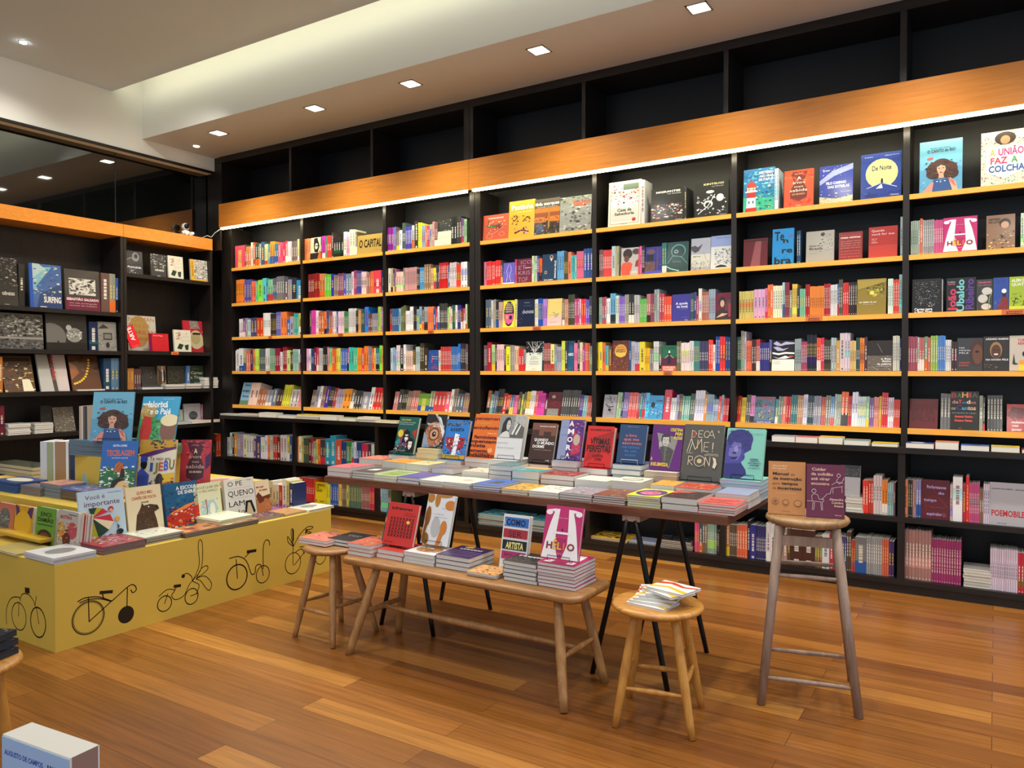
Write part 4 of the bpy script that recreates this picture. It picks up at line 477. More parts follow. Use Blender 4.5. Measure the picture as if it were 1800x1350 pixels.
# stack-top covers
TOPS = {
'coral': ('d8707c', 'r .05 .05 .95 .95 cc6470;s 3 10 .1 .1 .9 .9 .12 7a2c38,eaa'), 'sepia': ('4a4640', 's 3 20 .05 .05 .95 .95 .14 2c2a28,7a766c;p dddfe0 .3 .3 .7 .35 .6 .7 .35 .6'),
'lime': ('c8d090', 'r .1 .1 .9 .9 7a9a4c;s 3 18 .1 .2 .9 .9 .12 c8c040,3a5a44,e8e4b0'), 'violet': ('4c469c', 'b .2 .8 .7 .08 c06a8a Estela'),
'ivory': ('e6e0cc', 't .2 .8 .7 .06 554 Ana Coelho'), 'ivory2': ('e4dcc4', 'e .5 .5 .2 .14 b8b0a0;t .3 .7 .8 .04 665 Poemas'), 'cobalt': ('3a62b8', 'r .3 .3 .7 .75 3c424a;t .2 .8 .86 .06 6ac0e8 Margem'),
'zebra': ('d0a030', 's 3 50 .05 .05 .95 .95 .12 1c1814,e8c860,2c2018'), 'blush': ('e4dccc', 's 3 24 .05 .45 .95 .95 .12 c86a6a,e8a880,8a5a50'),
'rose': ('8c8890', 's 3 30 .05 .05 .95 .95 .12 e8e4e4,5a5060,b06a80'), 'rust': ('7a4430', 's 3 40 .03 .03 .97 .97 .12 b05a34,3a2018,d8a070,5a2c20'),
'ovaltop': ('e4dc2c', 'e .5 .5 .44 .42 4a2a6c;e .5 .45 .3 .25 d86a98;s 3 16 .3 .3 .7 .7 .1 d89040,2a1c4a'), 'ember': ('3a2420', 'p c8583c 0 .5 .6 .9 0 1;s 3 20 .05 .2 .9 .9 .14 1a1616,a04a34,6a6a6c'),
'scrawl': ('d4584c', 's 4 50 .05 .1 .95 .9 .06 2a1a1c,7a2a28;l .03 2a1a1c .1 .2 .5 .3 .9 .2;l .03 2a1a1c .1 .6 .5 .5 .9 .7'), 'salmon': ('dc7c64', 's 3 20 .1 .1 .9 .9 .12 3a2a2c,f0b0a0'),
'tangerine': ('dc9434', 't .2 .8 .5 .1 a85a20 Sol'), 'butter': ('d8c890', 's 3 14 .4 .3 .9 .9 .12 c8a030,8a7a40,4a4438'), 'taupe': ('8a7464', 'r .1 .1 .9 .4 5a6a9a'), 'sketch': ('d4ccb4', 's 3 40 .05 .05 .95 .95 .08 8a7c68,4a4238,b09a80'),
'tealtop': ('3c6468', 's 3 26 .05 .2 .95 .95 .13 5a8a84,c8c890,2a3c40'), 'lagoon': ('4a9a9c', 'r 0 .6 1 1 d8a060;s 3 10 .1 .1 .9 .6 .12 6ab8b0'), 'crimson': ('8c2420', 's 3 34 .05 .05 .95 .95 .13 1c1414,d8503c,5a1814,f09070'),
'marks': ('dcd8c8', 's 3 16 .1 .2 .9 .9 .07 3a3a38,8a8880'), 'plate': ('dcdcc0', 'e .5 .5 .34 .28 5a5c5c;e .5 .5 .3 .24 b8b8a8'), 'redyellow': ('d8a040', 's 3 36 .03 .03 .97 .97 .12 c83a34,e8d070,5a2a2c'),
'firered': ('c0442c', 's 3 36 .03 .03 .97 .97 .12 e08040,6a2420,e8c8a0'), 'steel': ('8c94ac', 't .2 .8 .8 .05 556 Ensaios'), 'grey': ('8a8a88', ''), 'dusk': ('30282c', 's 3 16 .1 .1 .9 .9 .14 dc7a6c,8a3a3a'), 'night': ('202428', 't .25 .75 .6 .06 dde Carlos;t .3 .7 .5 .06 dde de Assis'),
'coralmint': ('d06a50', 's 3 30 .03 .03 .97 .97 .13 4aa88a,e8b89a,3a3434,c84a3c'), 'xred': ('d0443c', 'b .1 .9 .7 .12 2a1416 XXXXXX;b .1 .9 .5 .12 2a1416 XXXXXX;b .1 .9 .3 .12 2a1416 XXXXXX'), 'whiteblob': ('dcdcdc', 'e .5 .5 .4 .3 b07a44;s 3 16 .2 .3 .8 .7 .14 e8e4e0,8a5c30'),
'purplelines': ('3c2a54', 'r .05 .2 .95 .24 5c4a78;r .05 .35 .95 .39 5c4a78;r .05 .5 .95 .54 5c4a78;b .2 .85 .66 .1 e8e4e8 LIVRARIAS;e .35 .88 .14 .07 d8b048'), 'sand': ('d8a060', 's 3 26 .05 .05 .95 .95 .14 2a2220,c85a5a,e8c890'), 'blacknote': ('2c2a28', 'b .1 .9 .6 .14 dcdcd8 Pretto;s 3 10 .1 .1 .9 .5 .08 888'),
'magenta': ('b8306c', 'p f0eef0 .1 .1 .3 .1 .35 .9 .15 .9;p f0eef0 .9 .1 .7 .1 .65 .9 .85 .9'), 'magazine': ('4a98a8', 's 3 20 .05 .05 .95 .95 .15 c8b8a0,2a5a6c,1c2a30'), 'whitey': ('dcdad0', 's 3 6 .1 .1 .9 .9 .1 c8c4b8'), 'sun': ('dcc030', 's 3 8 .1 .1 .9 .9 .12 2a2420'),
'oliv': ('b8a868', ''), 'navytop': ('2c3c7c', 'e .4 .5 .25 .25 dde'), 'orangetop': ('dc7440', 's 3 8 .1 .1 .9 .9 .12 f0c8a0'), 'arc': ('c84a3c', 'p f0f0f0 0 0 1 0 1 .4 .5 .6 0 .4;p e0b840 0 0 1 0 .8 .25 .3 .35'),
'mag1': ('d8d8d8', 'e .5 .5 .34 .22 8a8c8c;l .02 8a8c8c .2 .7 .8 .6'), 'glossred': ('9a2c3c', 's 3 40 .2 .03 .97 .97 .14 b8b4a8,8a8478,d8d4c8,6a5a50'), 'kids1': ('d8dccc', 's 3 22 .1 .2 .9 .9 .1 c86a4c,8a9a5a,e8a890'), 'kids2': ('b87848', 's 3 30 .05 .05 .95 .95 .14 d89a5a,6a3a24,d8c8a0,8a4a3c'), 'kids3': ('e2e2c8', 't .2 .8 .7 .06 8a8a6a amigos'), 'kids4': ('5a4a54', 's 3 26 .05 .05 .95 .95 .14 a8605a,3a3844,c89070'), 'kids5': ('c09058', 's 3 12 .1 .1 .9 .9 .14 a87040'), 'kids6': ('8a5a98', 's 3 26 .05 .05 .95 .95 .14 c86a90,4a3a7a,d88aa0'), 'kids7': ('e0e0d0', 'e .5 .6 .3 .2 9a9c94;s 3 10 .2 .2 .8 .5 .08 444'),
'pinkface': ('c89080', 'e .5 .5 .42 .4 e0a890;s 3 24 .2 .2 .8 .8 .1 b8644c,5a3a44'), 'dream': ('4a62a8', 's 3 34 .05 .05 .95 .95 .15 d88a4c,e8c890,6a88c0,c8d0d8'), 'bluestack': ('34508c', 'e .5 .5 .4 .3 dcd8c0'), 'yellowgloss': ('dcb030', 'p f0dc90 .1 .2 .2 .2 .9 .9 .8 .9'), 'dblue': ('4c88a4', ''), 'purp': ('34284c', 's 3 24 .05 .05 .95 .95 .12 6a6470,2a203c,8a8a90'), 'peach': ('e0d8c0', 'e .5 .5 .4 .3 c8886c'), 'darkgreen': ('24301f', ''), 'blackwrap': ('1a1c20', 's 3 40 .03 .03 .97 .97 .1 5a6068,8a9098,2c3036'),
}
# ------------------------------------------------------------------ lettering cache (built-in font, turned to flat mesh once)
def _texts():
    out = set()
    for d in (ART, TOPS):
        for v in d.values():
            for cmd in v[-1].split(';'):
                k = cmd.split(' ')
                if k[0] in 'tb' and len(k) > 6: out.add((k[0], ' '.join(k[6:])))
                elif k[0] == 'w': out.add(('b', ' '.join(k[6:])))
    return out
GLY = {}
def make_glyphs(items):
    obs = []
    for kind, s in sorted(items):
        cu = bpy.data.curves.new('lettering', 'FONT'); cu.body = s; cu.size = 1; cu.resolution_u = 2; cu.fill_mode = 'FRONT'
        if kind == 'b': cu.offset = 0.028
        ob = bpy.data.objects.new('lettering', cu); COL.objects.link(ob); obs.append((kind, s, ob))
    dg = bpy.context.evaluated_depsgraph_get(); dg.update()
    for kind, s, ob in obs:
        me = ob.evaluated_get(dg).to_mesh()
        vs = [(v.co.x, v.co.y) for v in me.vertices]; fs = [tuple(p.vertices) for p in me.polygons]
        ob.evaluated_get(dg).to_mesh_clear()
        if vs:
            x0 = min(v[0] for v in vs); x1 = max(v[0] for v in vs); y0 = min(0, min(v[1] for v in vs)); y1 = max(v[1] for v in vs)
            base = 0.0; cap = 0.73
            GLY[(kind, s)] = ([((a - x0) / (x1 - x0), b / cap) for a, b in vs], fs)
        else: GLY[(kind, s)] = ([], [])
    for _, _, ob in obs:
        cu = ob.data; bpy.data.objects.remove(ob); bpy.data.curves.remove(cu)
make_glyphs(_texts() | {('t', 'Literatura Brasileira')})

def ell(cx, cy, rx, ry, n=20): return [(cx + rx * math.cos(2 * math.pi * k / n), cy + ry * math.sin(2 * math.pi * k / n)) for k in range(n)]
def cl(v): return min(0.998, max(0.002, v))
def draw_art(mb, art, w, h, P):
    """P(x, y, lift) -> 3D point for fractions x, y of the cover, lift in layers"""
    k = 1
    for cmd in art.split(';'):
        a = cmd.split(' '); c = a[0]
        if not c: continue
        def put(pts, col, lift):
            mb.poly([P(cl(x), cl(y), lift) for x, y in pts], col)
        if c == 'r': x0, y0, x1, y1 = map(float, a[1:5]); put([(x0, y0), (x1, y0), (x1, y1), (x0, y1)], a[5], k)
        elif c == 'e': cx, cy, rx, ry = map(float, a[1:5]); put(ell(cx, cy, rx, ry), a[5], k)
        elif c == 'p': q = list(map(float, a[2:])); put(list(zip(q[::2], q[1::2])), a[1], k)
        elif c == 'l':
            wd = float(a[1]); q = list(map(float, a[3:])); pts = list(zip(q[::2], q[1::2]))
            for (x0, y0), (x1, y1) in zip(pts, pts[1:]):
                dx, dy = (x1 - x0) * w, (y1 - y0) * h; L = math.hypot(dx, dy) or 1; nx, ny = -dy / L * wd / 2, dx / L * wd * w / h / 2
                put([(x0 - nx, y0 - ny), (x1 - nx, y1 - ny), (x1 + nx, y1 + ny), (x0 + nx, y0 + ny)], a[2], k)
        elif c in 'tb':
            x0, x1, y, th = map(float, a[1:5]); vs, fs = GLY[(c, ' '.join(a[6:]))]; col = a[5]
            for f in fs: put([(x0 + vs[i][0] * (x1 - x0), y + vs[i][1] * th) for i in f], col, k)
        elif c == 'w':
            x, y0, y1, th = map(float, a[1:5]); vs, fs = GLY[('b', ' '.join(a[6:]))]; col = a[5]
            for f in fs: put([(x + th - vs[i][1] * th, y0 + vs[i][0] * (y1 - y0)) for i in f], col, k)
        elif c == 's':
            rr = random.Random(int(a[1]) * 77 + len(art)); n = int(int(a[2]) * 1.9); x0, y0, x1, y1, s = map(float, a[3:8]); s *= 0.74; cs = a[8].split(',')
            for j in range(n):
                cx, cy = rr.uniform(x0, x1), rr.uniform(y0, y1); m = rr.choice((3, 4, 4, 5, 7)); a0 = rr.uniform(0, 6.28); sc = s * rr.uniform(0.35, 0.8); ar = rr.uniform(0.25, 0.75)
                put([(cx + sc * math.cos(a0 + 6.283 * q / m) * rr.uniform(.7, 1), cy + sc * w / h * ar * math.sin(a0 + 6.283 * q / m) * rr.uniform(.7, 1)) for q in range(m)], rr.choice(cs), k + (j % 3) * 0.3)
        k += 1

# ------------------------------------------------------------------ books
BOOKS = []
def lay(M, w, h, t, cover, art='', label=None, group=None, spine=None, page='d6d2c6', hard=False, vis=1.0, name='book', marks=None, seed=0, faceout=False, flat=False):
    cs = [Vector((x, y, z)) for x in (0, w) for y in (0, t) for z in (0, h)]
    P2 = [proj(M @ c) for c in cs]
    us = [p[0] for p in P2]; vs = [p[1] for p in P2]
    ar = max(0, min(max(us), 1800) - max(min(us), 0)) * max(0, min(max(vs), 1350) - max(min(vs), 0)) * vis
    BOOKS.append(dict(M=M, w=w, h=h, t=t, cover=C(cover), art=art, label=label, group=group, spine=C(spine or cover), page=C(page), hard=hard, area=ar, name=name, marks=marks, seed=seed, faceout=faceout, flat=flat))
    return BOOKS[-1]
def xf(p, rz=0.0, lean=0.0, flat=False, t=0.0, yaw_in=0.0):
    M = Matrix.Translation(Vector(p)) @ Matrix.Rotation(rz, 4, 'Z')
    if flat: return M @ Matrix.Translation((0, 0, t)) @ Matrix.Rotation(-math.pi / 2, 4, 'X')
    return M @ Matrix.Rotation(-lean, 4, 'X')
EPS = 0.00028
def book_meshes(b, mb, pg, M=None):
    """cover into mb, page block into pg; M transforms (None: local)"""
    w, h, t = b['w'], b['h'], b['t']; e = 0.0022 if b['hard'] else 0.0008; ins = 0.004 if b['hard'] else 0.0015
    e = min(e, t * 0.2); c, s, p = b['cover'], b['spine'], b['page']
    n0, p0 = len(mb.v), len(pg.v)
    mb.box((0, 0, 0), (w, e, h), c); mb.box((0, t - e, 0), (w, t, h), c); mb.box((0, e, 0), (e, t - e, h), s, skip=('-y', '+y'))
    mb.poly([(-EPS, 0, 0), (-EPS, 0, h), (-EPS, t, h), (-EPS, t, 0)], s)
    pg.box((e, e, ins), (w - ins, t - e, h - ins), p, skip=('-y', '+y', '-x'))
    n = max(1, min(4, int(t / 0.006)))
    pc = tuple(k * 0.72 for k in p)
    for i in range(1, n + 1):      # visible signatures in the block
        y = e + (t - 2 * e) * i / (n + 1); d = 0.00035
        pg.poly([(e, y - d, ins - EPS / 2), (w - ins, y - d, ins - EPS / 2), (w - ins, y + d, ins - EPS / 2), (e, y + d, ins - EPS / 2)], pc)
        pg.poly([(w - ins + EPS / 2, y - d, ins), (w - ins + EPS / 2, y - d, h - ins), (w - ins + EPS / 2, y + d, h - ins), (w - ins + EPS / 2, y + d, ins)], pc)
    if b['art']: draw_art(mb, b['art'], w, h, lambda x, y, k: (x * w, -EPS * k, y * h))
    if b['marks']: spine_marks(mb, b)
    if M is not None:
        for q, k in ((mb, n0), (pg, p0)):
            for i in range(k, len(q.v)): q.v[i] = tuple(M @ Vector(q.v[i]))
def spine_marks(mb, b):
    """band, lettering dashes and publisher dot on a spine"""
    r = random.Random(b['seed']); h, t = b['h'], b['t']; s = b['spine']
    lum = sum(s) / 3; col = C(r.choice(('f0ece0', 'f0ece0', 'e8e0c8', 'e8c860')) if lum < 0.35 else r.choice(('1c1c20', '2a2428', '7a2028', '24406a')))
    col = tuple(0.75 * a + 0.25 * q for a, q in zip(col, s))
    def q(y0, y1, z0, z1, c, k): mb.poly([(-EPS * k, y0 * t, z0 * h), (-EPS * k, y0 * t, z1 * h), (-EPS * k, y1 * t, z1 * h), (-EPS * k, y1 * t, z0 * h)], c)
    st = b['marks']
    if st == 2: z = r.uniform(.1, .5); q(0, 1, z, z + r.uniform(.12, .3), tuple(min(.85, k * r.choice((0.5, 1.5)) + r.choice((0, .06))) for k in s), 2)
    if st == 3: q(0, 1, 0, r.uniform(.2, .4), C(r.choice(('eee8dc', 'd86a28', '28569a', 'c8303a', '222228', 'e8c838'))), 2)
    z = r.uniform(.22, .4); z1 = r.uniform(.62, .9)
    while z < z1:
        L = r.uniform(.03, .09); q(.32, .68, z, min(z + L, z1), col, 3); z += L + r.uniform(.008, .03)
    if r.random() < 0.6: q(.3, .7, .03, .03 + .4 * t / h, col, 3)

COLN = {'red': 'c83030', 'dark red': '6a1820', 'orange': 'e87830', 'yellow': 'e8d040', 'olive': '7a7030', 'green': '4a9a50', 'dark green': '204a34', 'teal': '3a8a90', 'light blue': '80b4d4', 'blue': '2f58b0', 'navy': '1c2848', 'purple': '6a3a80', 'magenta': 'b83070', 'pink': 'e8a0b0', 'black': '202020', 'charcoal': '444444', 'grey': '8c8c8c', 'silver': 'b8b8b8', 'white': 'eeeeea', 'cream': 'e8e0b8', 'brown': '7a4a30', 'tan': 'c09060'}
def cname(c): return min(COLN, key=lambda k: sum((math.sqrt(a) - math.sqrt(b)) ** 2 for a, b in zip(c, C(COLN[k]))))
ORD = ['first', 'second', 'third', 'fourth', 'fifth', 'sixth', 'seventh', 'eighth', 'ninth', 'tenth', 'eleventh', 'twelfth'] + ['%dth' % k for k in range(13, 60)]
ORD[20 - 0] = '21st'; ORD[21] = '22nd'; ORD[22] = '23rd'; ORD[30] = '31st'; ORD[31] = '32nd'; ORD[32] = '33rd'
BAYN = ['first', 'second', 'third', 'fourth', 'fifth', 'sixth', 'rightmost']
ROWN = {'s1': 'top', 's2': 'second', 's3': 'third', 's4': 'fourth', 's5': 'fifth', 'l1': 'upper base', 'l2': 'bottom base'}
seedn = [0]
def row(frame, start, shelf, bay, toks, plane='y', yy=None, zz=None, where=None, tilt=0.0):
    ox, oy, s = frame
    if where is None: where = '%s shelf of the %s bay' % (ROWN[shelf], BAYN[bay - 1])
    if yy is None: yy = (YU + 0.02) if shelf[0] == 's' else YLO + 0.03
    if zz is None: zz = SHZ[int(shelf[1]) - 1] if shelf[0] == 's' else (L1 if shelf == 'l1' else L2)
    if shelf == 's5': tilt = R(15)
    zz += 0.0015
    U = lambda x: ox + x / s
    def at(u):   # position along the shelf for an image column
        if plane == 'y': return atY(u, 652, yy).x
        return atX(u, 652, yy).y
    cur = start; cnt = 0
    for tk in toks.split():
        a = tk.split(',')
        xe = float(a[0])
        if len(a) == 1: cur = xe; continue
        p0, p1 = at(U(cur)), at(U(xe)); wid = p1 - p0
        base = Vector((p0, yy, zz)) if plane == 'y' else Vector((yy, p0, zz))
        mid = (base + (Vector((p1, yy, zz)) if plane == 'y' else Vector((yy, p1, zz)))) / 2
        dep = (mid - EYE).dot(_fw)
        h = float(a[2]) / s * dep / F_PX
        maxh = 0.375 if shelf[0] == 's' else 0.40
        if a[1] == 'F':
            lab, cov, art = ART[a[3]]; lean = R(float(a[4])) if len(a) > 4 else (tilt or R(4)); h = h / math.cos(lean); t = 0.022
            w = wid - 0.003
            if plane == 'y': M = xf((p0, yy, zz), 0, lean)
            else: M = xf((yy, p0, zz), math.pi / 2, lean)
            lay(M, w, h, t, cov, art, lab[0].upper() * 0 + lab + ', face out', None, hard=True, vis=1.0, faceout=True, name='book')
        else:
            n = int(a[1]); r = random.Random(hash((len(toks), cur, 1)) & 0xffff); col = C(a[3]); st = r.choice((1, 1, 1, 2, 3 if n < 3 else 1))
            sd = int(cur * 13 + len(toks))
            for k in range(n):
                cnt += 1; seedn[0] += 1
                t = wid / n; hh = min(h * r.uniform(.985, 1.0), maxh); dpt = min(0.16 + 0.02 * r.random(), hh * 0.8)
                cc = vary(col, r, 0.08); dy = r.uniform(0, 0.006)
                if plane == 'y': M = Matrix.Translation((p0 + t * k + t * 0.0, yy + dy, zz))
                else: M = Matrix.Translation((yy - dy, p0 + t * k, zz)) @ Matrix.Rotation(math.pi / 2, 4, 'Z')
                if tilt: M = M @ Matrix.Rotation(-tilt, 4, 'X')
                M = M @ Matrix.Translation((t - 0.0006, 0, 0)) @ Matrix.Rotation(math.pi / 2, 4, 'Z')
                # after the turn local +x runs into the shelf and local -y faces the viewer's right
                M = M @ Matrix.Translation((0, 0.0, 0))
                lay(M, dpt, hh, t - 0.0012, cc, '', '%s spine, %s from left on the %s' % (cname(cc), ORD[min(cnt - 1, 58)], where), 'books packed spine out on the ' + where, marks=st, seed=sd, vis=0.5, name='book')
        cur = xe

def stack(uc, vt, vb, uL, dep, zb, n, top, desc, yfix=None, rot=False, cols=None, page='bdbab0', hard=False, jig=0.004, xfix=None, name='book', wid=None, spread=0.0, vis=None, thick=None):
    """axis-aligned pile; (uc, vb) its nearest bottom corner, vt the top of that corner, uL its left corner column"""
    N = atZ(uc, vb, zb) if vb is not None else (atY(uc, vt, yfix) if yfix is not None else atX(uc, vt, xfix))
    if thick: H = thick
    else: H = atY(uc, vt, N.y).z - zb
    H = max(H, 0.004 * n)
    wx = wid if wid else N.x - atY(uL, vt, N.y).x
    d = dep if dep < 3 else atX(dep, vt, N.x).y - N.y
    cov, art = TOPS[top]; t = H / n; r = random.Random(int(uc * 7 + zb * 1000 + n)); g = 'copies in the pile: ' + desc
    for k in range(n):
        z = zb + t * k + 0.0006; last = k == n - 1
        jx, jy = (r.uniform(-jig, jig), r.uniform(-jig, jig)); ang = r.uniform(-1, 1) * R(0.8) + spread * k
        c = cov if last else (cols[k % len(cols)] if cols else cov)
        if rot:  # cover reads from the right-hand side
            M = xf((N.x + jx, N.y + jy, z), math.pi / 2 + ang, 0, True, t - 0.0008); w, h = d, wx
        else:
            M = xf((N.x - wx + jx, N.y + jy, z), ang, 0, True, t - 0.0008); w, h = wx, d
        i = n - 1 - k
        if n == 1: lb = desc
        elif last: lb = 'top copy, ' + desc
        elif k == 0: lb = 'bottom copy, ' + desc
        else: lb = '%s copy down, %s' % (ORD[i], desc)
        lay(M, w, h, t - 0.0010, c, art if last else '', lb, g if n > 1 else None, page=page, hard=hard, vis=(1.0 if last else 0.9) if vis is None else vis, flat=True, name=name)
    return N, H, wx, d

def easel(M, w, label, white=False, lip=0.018, h=0.14, t=0.02, lean=0.3):
    """wire book stand in the book's own frame"""
    th = thing('wire_book_stand', (0, 0, 0), label, 'book stand', 'wire stands under displayed books'); th.matrix_world = M
    mt = WIREW if white else WIRE; r = 0.0016; a, b = w * 0.2, w * 0.8
    m = MB(); m.tube([(a, t + 0.004, -0.003), (a, -0.006, -0.003), (a, -0.008, lip), (b, -0.008, lip), (b, -0.006, -0.003), (b, t + 0.004, -0.003)], r, 6); m.build('front_lip', mt, th)
    m = MB(); m.tube([(a, t + 0.004, -0.003), (a, t + 0.004, h), (b, t + 0.004, h), (b, t + 0.004, -0.003)], r, 6); m.build('back_frame', mt, th)
    s, c = math.sin(lean), math.cos(lean); d = 0.10
    y = t + 0.004; P = Vector((w / 2, y, h * 0.9)); L = (h * 0.9 + 0.003)   # strut drops to the base behind
    foot = Vector((w / 2, y + L * s * c + d * 0.4, -0.003 - 0.0)); 
    m = MB(); m.tube([P, (w / 2, y + L * math.tan(0.35), 0.004 + L * 0.12)], r, 6); m.build('strut', mt, th)
    return th

SHORT = {'verde': 'green book with drawn women', 'retina': 'copper face book', 'romeu': 'blue red-heart book', 'pensamento': 'orange lettering book', 'moca': 'grey photo book', 'dorme': 'dark brown skyline book', 'amora': 'lilac and purple book', 'vitimas': 'red black-titled book', 'olivro': 'navy curly-lettering book', 'perirossi': 'purple cut-out portrait book', 'decameron': 'large grey book', 'antes': 'aqua portrait book',
         'bolhas': 'tan-blob white book', 'artista': 'colour-band title book', 'helio': 'magenta giant-letter book', 'canto': 'curly-haired girl book', 'paje': 'two-profile picture book'}
def display(key, uL, uR, vt, vb, y, n, slot, lean=R(17), stand=True, pile=None, white=False, zb=0.845, t=0.024, where='', hard=True, pcov='grey', ppage='d0d0cc'):
    """book standing on its own pile at depth y"""
    A = atY(uL, vb, y); B = atY(uR, vb, y); w = B.x - A.x; z = A.z
    lab, cov, art = ART[key]
    # height so that the top-left corner reaches row vt
    lo, hi = 0.08, 0.5
    for _ in range(30):
        mid = (lo + hi) / 2; p = A + Vector((0, math.sin(lean) * mid, math.cos(lean) * mid))
        if proj(p)[1] > vt: lo = mid
        else: hi = mid
    z0 = z + 0.004
    M = xf((A.x, y, z0), 0, lean); lay(M, w, lo, t, cov, art, lab + ', propped up ' + where, None, hard=hard, vis=1.4, faceout=True, page='d8d4c8')
    if n:
        wx = w * 1.04; d = 0.21; H = z - zb; tt = H / n; r = random.Random(int(uL))
        pc, pa = TOPS[pcov]
        for k in range(n):
            MM = xf((A.x - 0.004 + r.uniform(-.003, .003), y - 0.045 + r.uniform(-.004, .004), zb + tt * k + 0.0006), r.uniform(-.012, .012), 0, True, tt - 0.0008)
            lb = '%s book of the pile under the %s' % (('top', 'second', 'third', 'fourth', 'fifth', 'sixth')[n - 1 - k], SHORT[key])
            lay(MM, wx, d, tt - 0.001, cov if pcov == 'grey' else pc, '', lb, 'pile under the ' + SHORT[key], page=ppage, vis=0.9, flat=True)
    if stand: easel(M, w, '%s wire stand holding the %s' % ('white' if white else 'black', SHORT[key]), white, t=t, h=min(0.14, lo * 0.7))
    return M
def stander(key, A, w, vt, z, rz, lean, t=0.02, hard=True, where='', h=None, label=None, page='d8d4c8', stand=False):
    lab, cov, art = ART[key]
    A = Vector(A); A.z = z + 0.001
    if h is None:
        lo, hi = 0.05, 0.6; nx, ny = -math.sin(rz), math.cos(rz)
        for _ in range(30):
            mid = (lo + hi) / 2; p = A + Vector((nx * math.sin(lean) * mid, ny * math.sin(lean) * mid, math.cos(lean) * mid))
            if proj(p)[1] > vt: lo = mid
            else: hi = mid
        h = lo
    M = xf(A, rz, lean)
    lay(M, w, h, t, cov, art, (label or lab) + where, None, hard=hard, vis=1.4, faceout=True, page=page)
    if stand: easel(M, w, 'black wire stand holding the ' + SHORT[key], t=t, h=0.12)
    return M, h
# ------------------------------------------------------------------ furniture
def leg(t, p, q, r0, r1, m, name='leg', seg=14, mid=None):
    p, q = Vector(p), Vector(q); mb = MB()
    rm = mid if mid else (r0 + r1) / 2
    mb.tube([p, p.lerp(q, .12), p.lerp(q, .5), p.lerp(q, .9), q], [r0 * .92, r0, rm, r1, r1 * .96], seg); return mb.build(name, m, t)
# long display table on trestles
TZ = 0.845; TX0, TX1, TY0, TY1 = -3.54, -1.015, 3.43, 4.22
t = thing('trestle_table', (0, 0, 0), 'long brown wooden display table on black metal trestles, covered in piles of books', 'table')
bevel(bx((TX0, TY0, TZ - 0.042), (TX1, TY1, TZ)).build('tabletop', WALNUT, t), 0.003)
def trestle(cx, lab):
    q = thing('trestle', (0, 0, 0), lab, 'trestle', 'black metal trestles under the long table')
    bx((cx - 0.045, TY0 + 0.01, TZ - 0.072), (cx + 0.045, TY1 - 0.14, TZ - 0.0425)).build('top_rail', TAUPE, q)
    for y in (3.42, 4.0):
        yt = y + (0.03 if y < 3.7 else -0.02)
        for s in (-1, 1):
            leg(q, (cx + s * 0.195, y, 0.0), (cx + s * 0.022, yt, TZ - 0.066), 0.0135, 0.0135, BLACK, seg=12)
trestle(-1.485, 'black A-frame trestle under the right end of the long table')
trestle(-2.87, 'black A-frame trestle under the left end of the long table')

# bench
BZ = 0.487
t = thing('bench', (0, 0, 0), 'low oiled oak bench with rounded corners, turned legs and a long stretcher', 'bench')
def round_slab(name, x0, x1, y0, y1, z0, z1, rc, m, t, bev=0.012):
    pts = []
    for cx, cy, a0 in ((x1 - rc, y1 - rc, 0), (x0 + rc, y1 - rc, 90), (x0 + rc, y0 + rc, 180), (x1 - rc, y0 + rc, 270)):
        for k in range(9): a = R(a0 + k * 11.25); pts.append((cx + rc * math.cos(a), cy + rc * math.sin(a)))
    mb = MB(); n = len(pts); rings = []
    cx, cy = (x0 + x1) / 2, (y0 + y1) / 2
    for ins, z in ((0.010, z0), (0.003, z0 + 0.006), (0, z0 + 0.013), (0, z1 - 0.010), (0.004, z1 - 0.003), (0.012, z1)):
        base = len(mb.v); rings.append(base)
        for x, y in pts: 
            dx, dy = cx - x, cy - y; mb.v.append((x + math.copysign(min(ins, abs(dx)), dx), y + math.copysign(min(ins, abs(dy)), dy), z))
    for a, b in zip(rings, rings[1:]):
        for j in range(n): mb.f.append((a + j, a + (j + 1) % n, b + (j + 1) % n, b + j)); mb.c.append(C('888')); mb.m.append(0); mb.sm.append(True)
    mb.f.append(tuple(rings[-1] + j for j in range(n))); mb.f.append(tuple(rings[0] + j for j in reversed(range(n)))); mb.c += [C('888')] * 2; mb.m += [0, 0]; mb.sm += [False, False]
    return mb.build(name, m, t)
BX0, BX1, BY0, BY1 = -3.03, -1.56, 3.03, 3.42
round_slab('seat', BX0, BX1, BY0, BY1, BZ - 0.036, BZ, 0.07, OAKT, t)
F = [(-2.885, 2.965), (-2.885, 3.365), (-1.59, 2.957), (-1.58, 3.352)]
T_ = [(-2.80, 3.10), (-2.80, 3.335), (-1.70, 3.10), (-1.70, 3.335)]
for (fx, fy), (tx, ty) in zip(F, T_): leg(t, (fx, fy, 0), (tx, ty, BZ - 0.034), 0.0205, 0.0215, OAK, seg=18, mid=0.0235)
def on(i, f): return Vector((*F[i], 0)).lerp(Vector((*T_[i], BZ - 0.034)), f)
for a, b in ((0, 1), (2, 3)):
    p, q = on(a, 0.46), on(b, 0.46); leg(t, p, q, 0.011, 0.011, OAK, 'side_stretcher', 14, 0.017)
p = (on(0, 0.46) + on(1, 0.46)) / 2; q = (on(2, 0.46) + on(3, 0.46)) / 2
leg(t, p, q, 0.012, 0.012, OAK, 'long_stretcher', 16, 0.019)

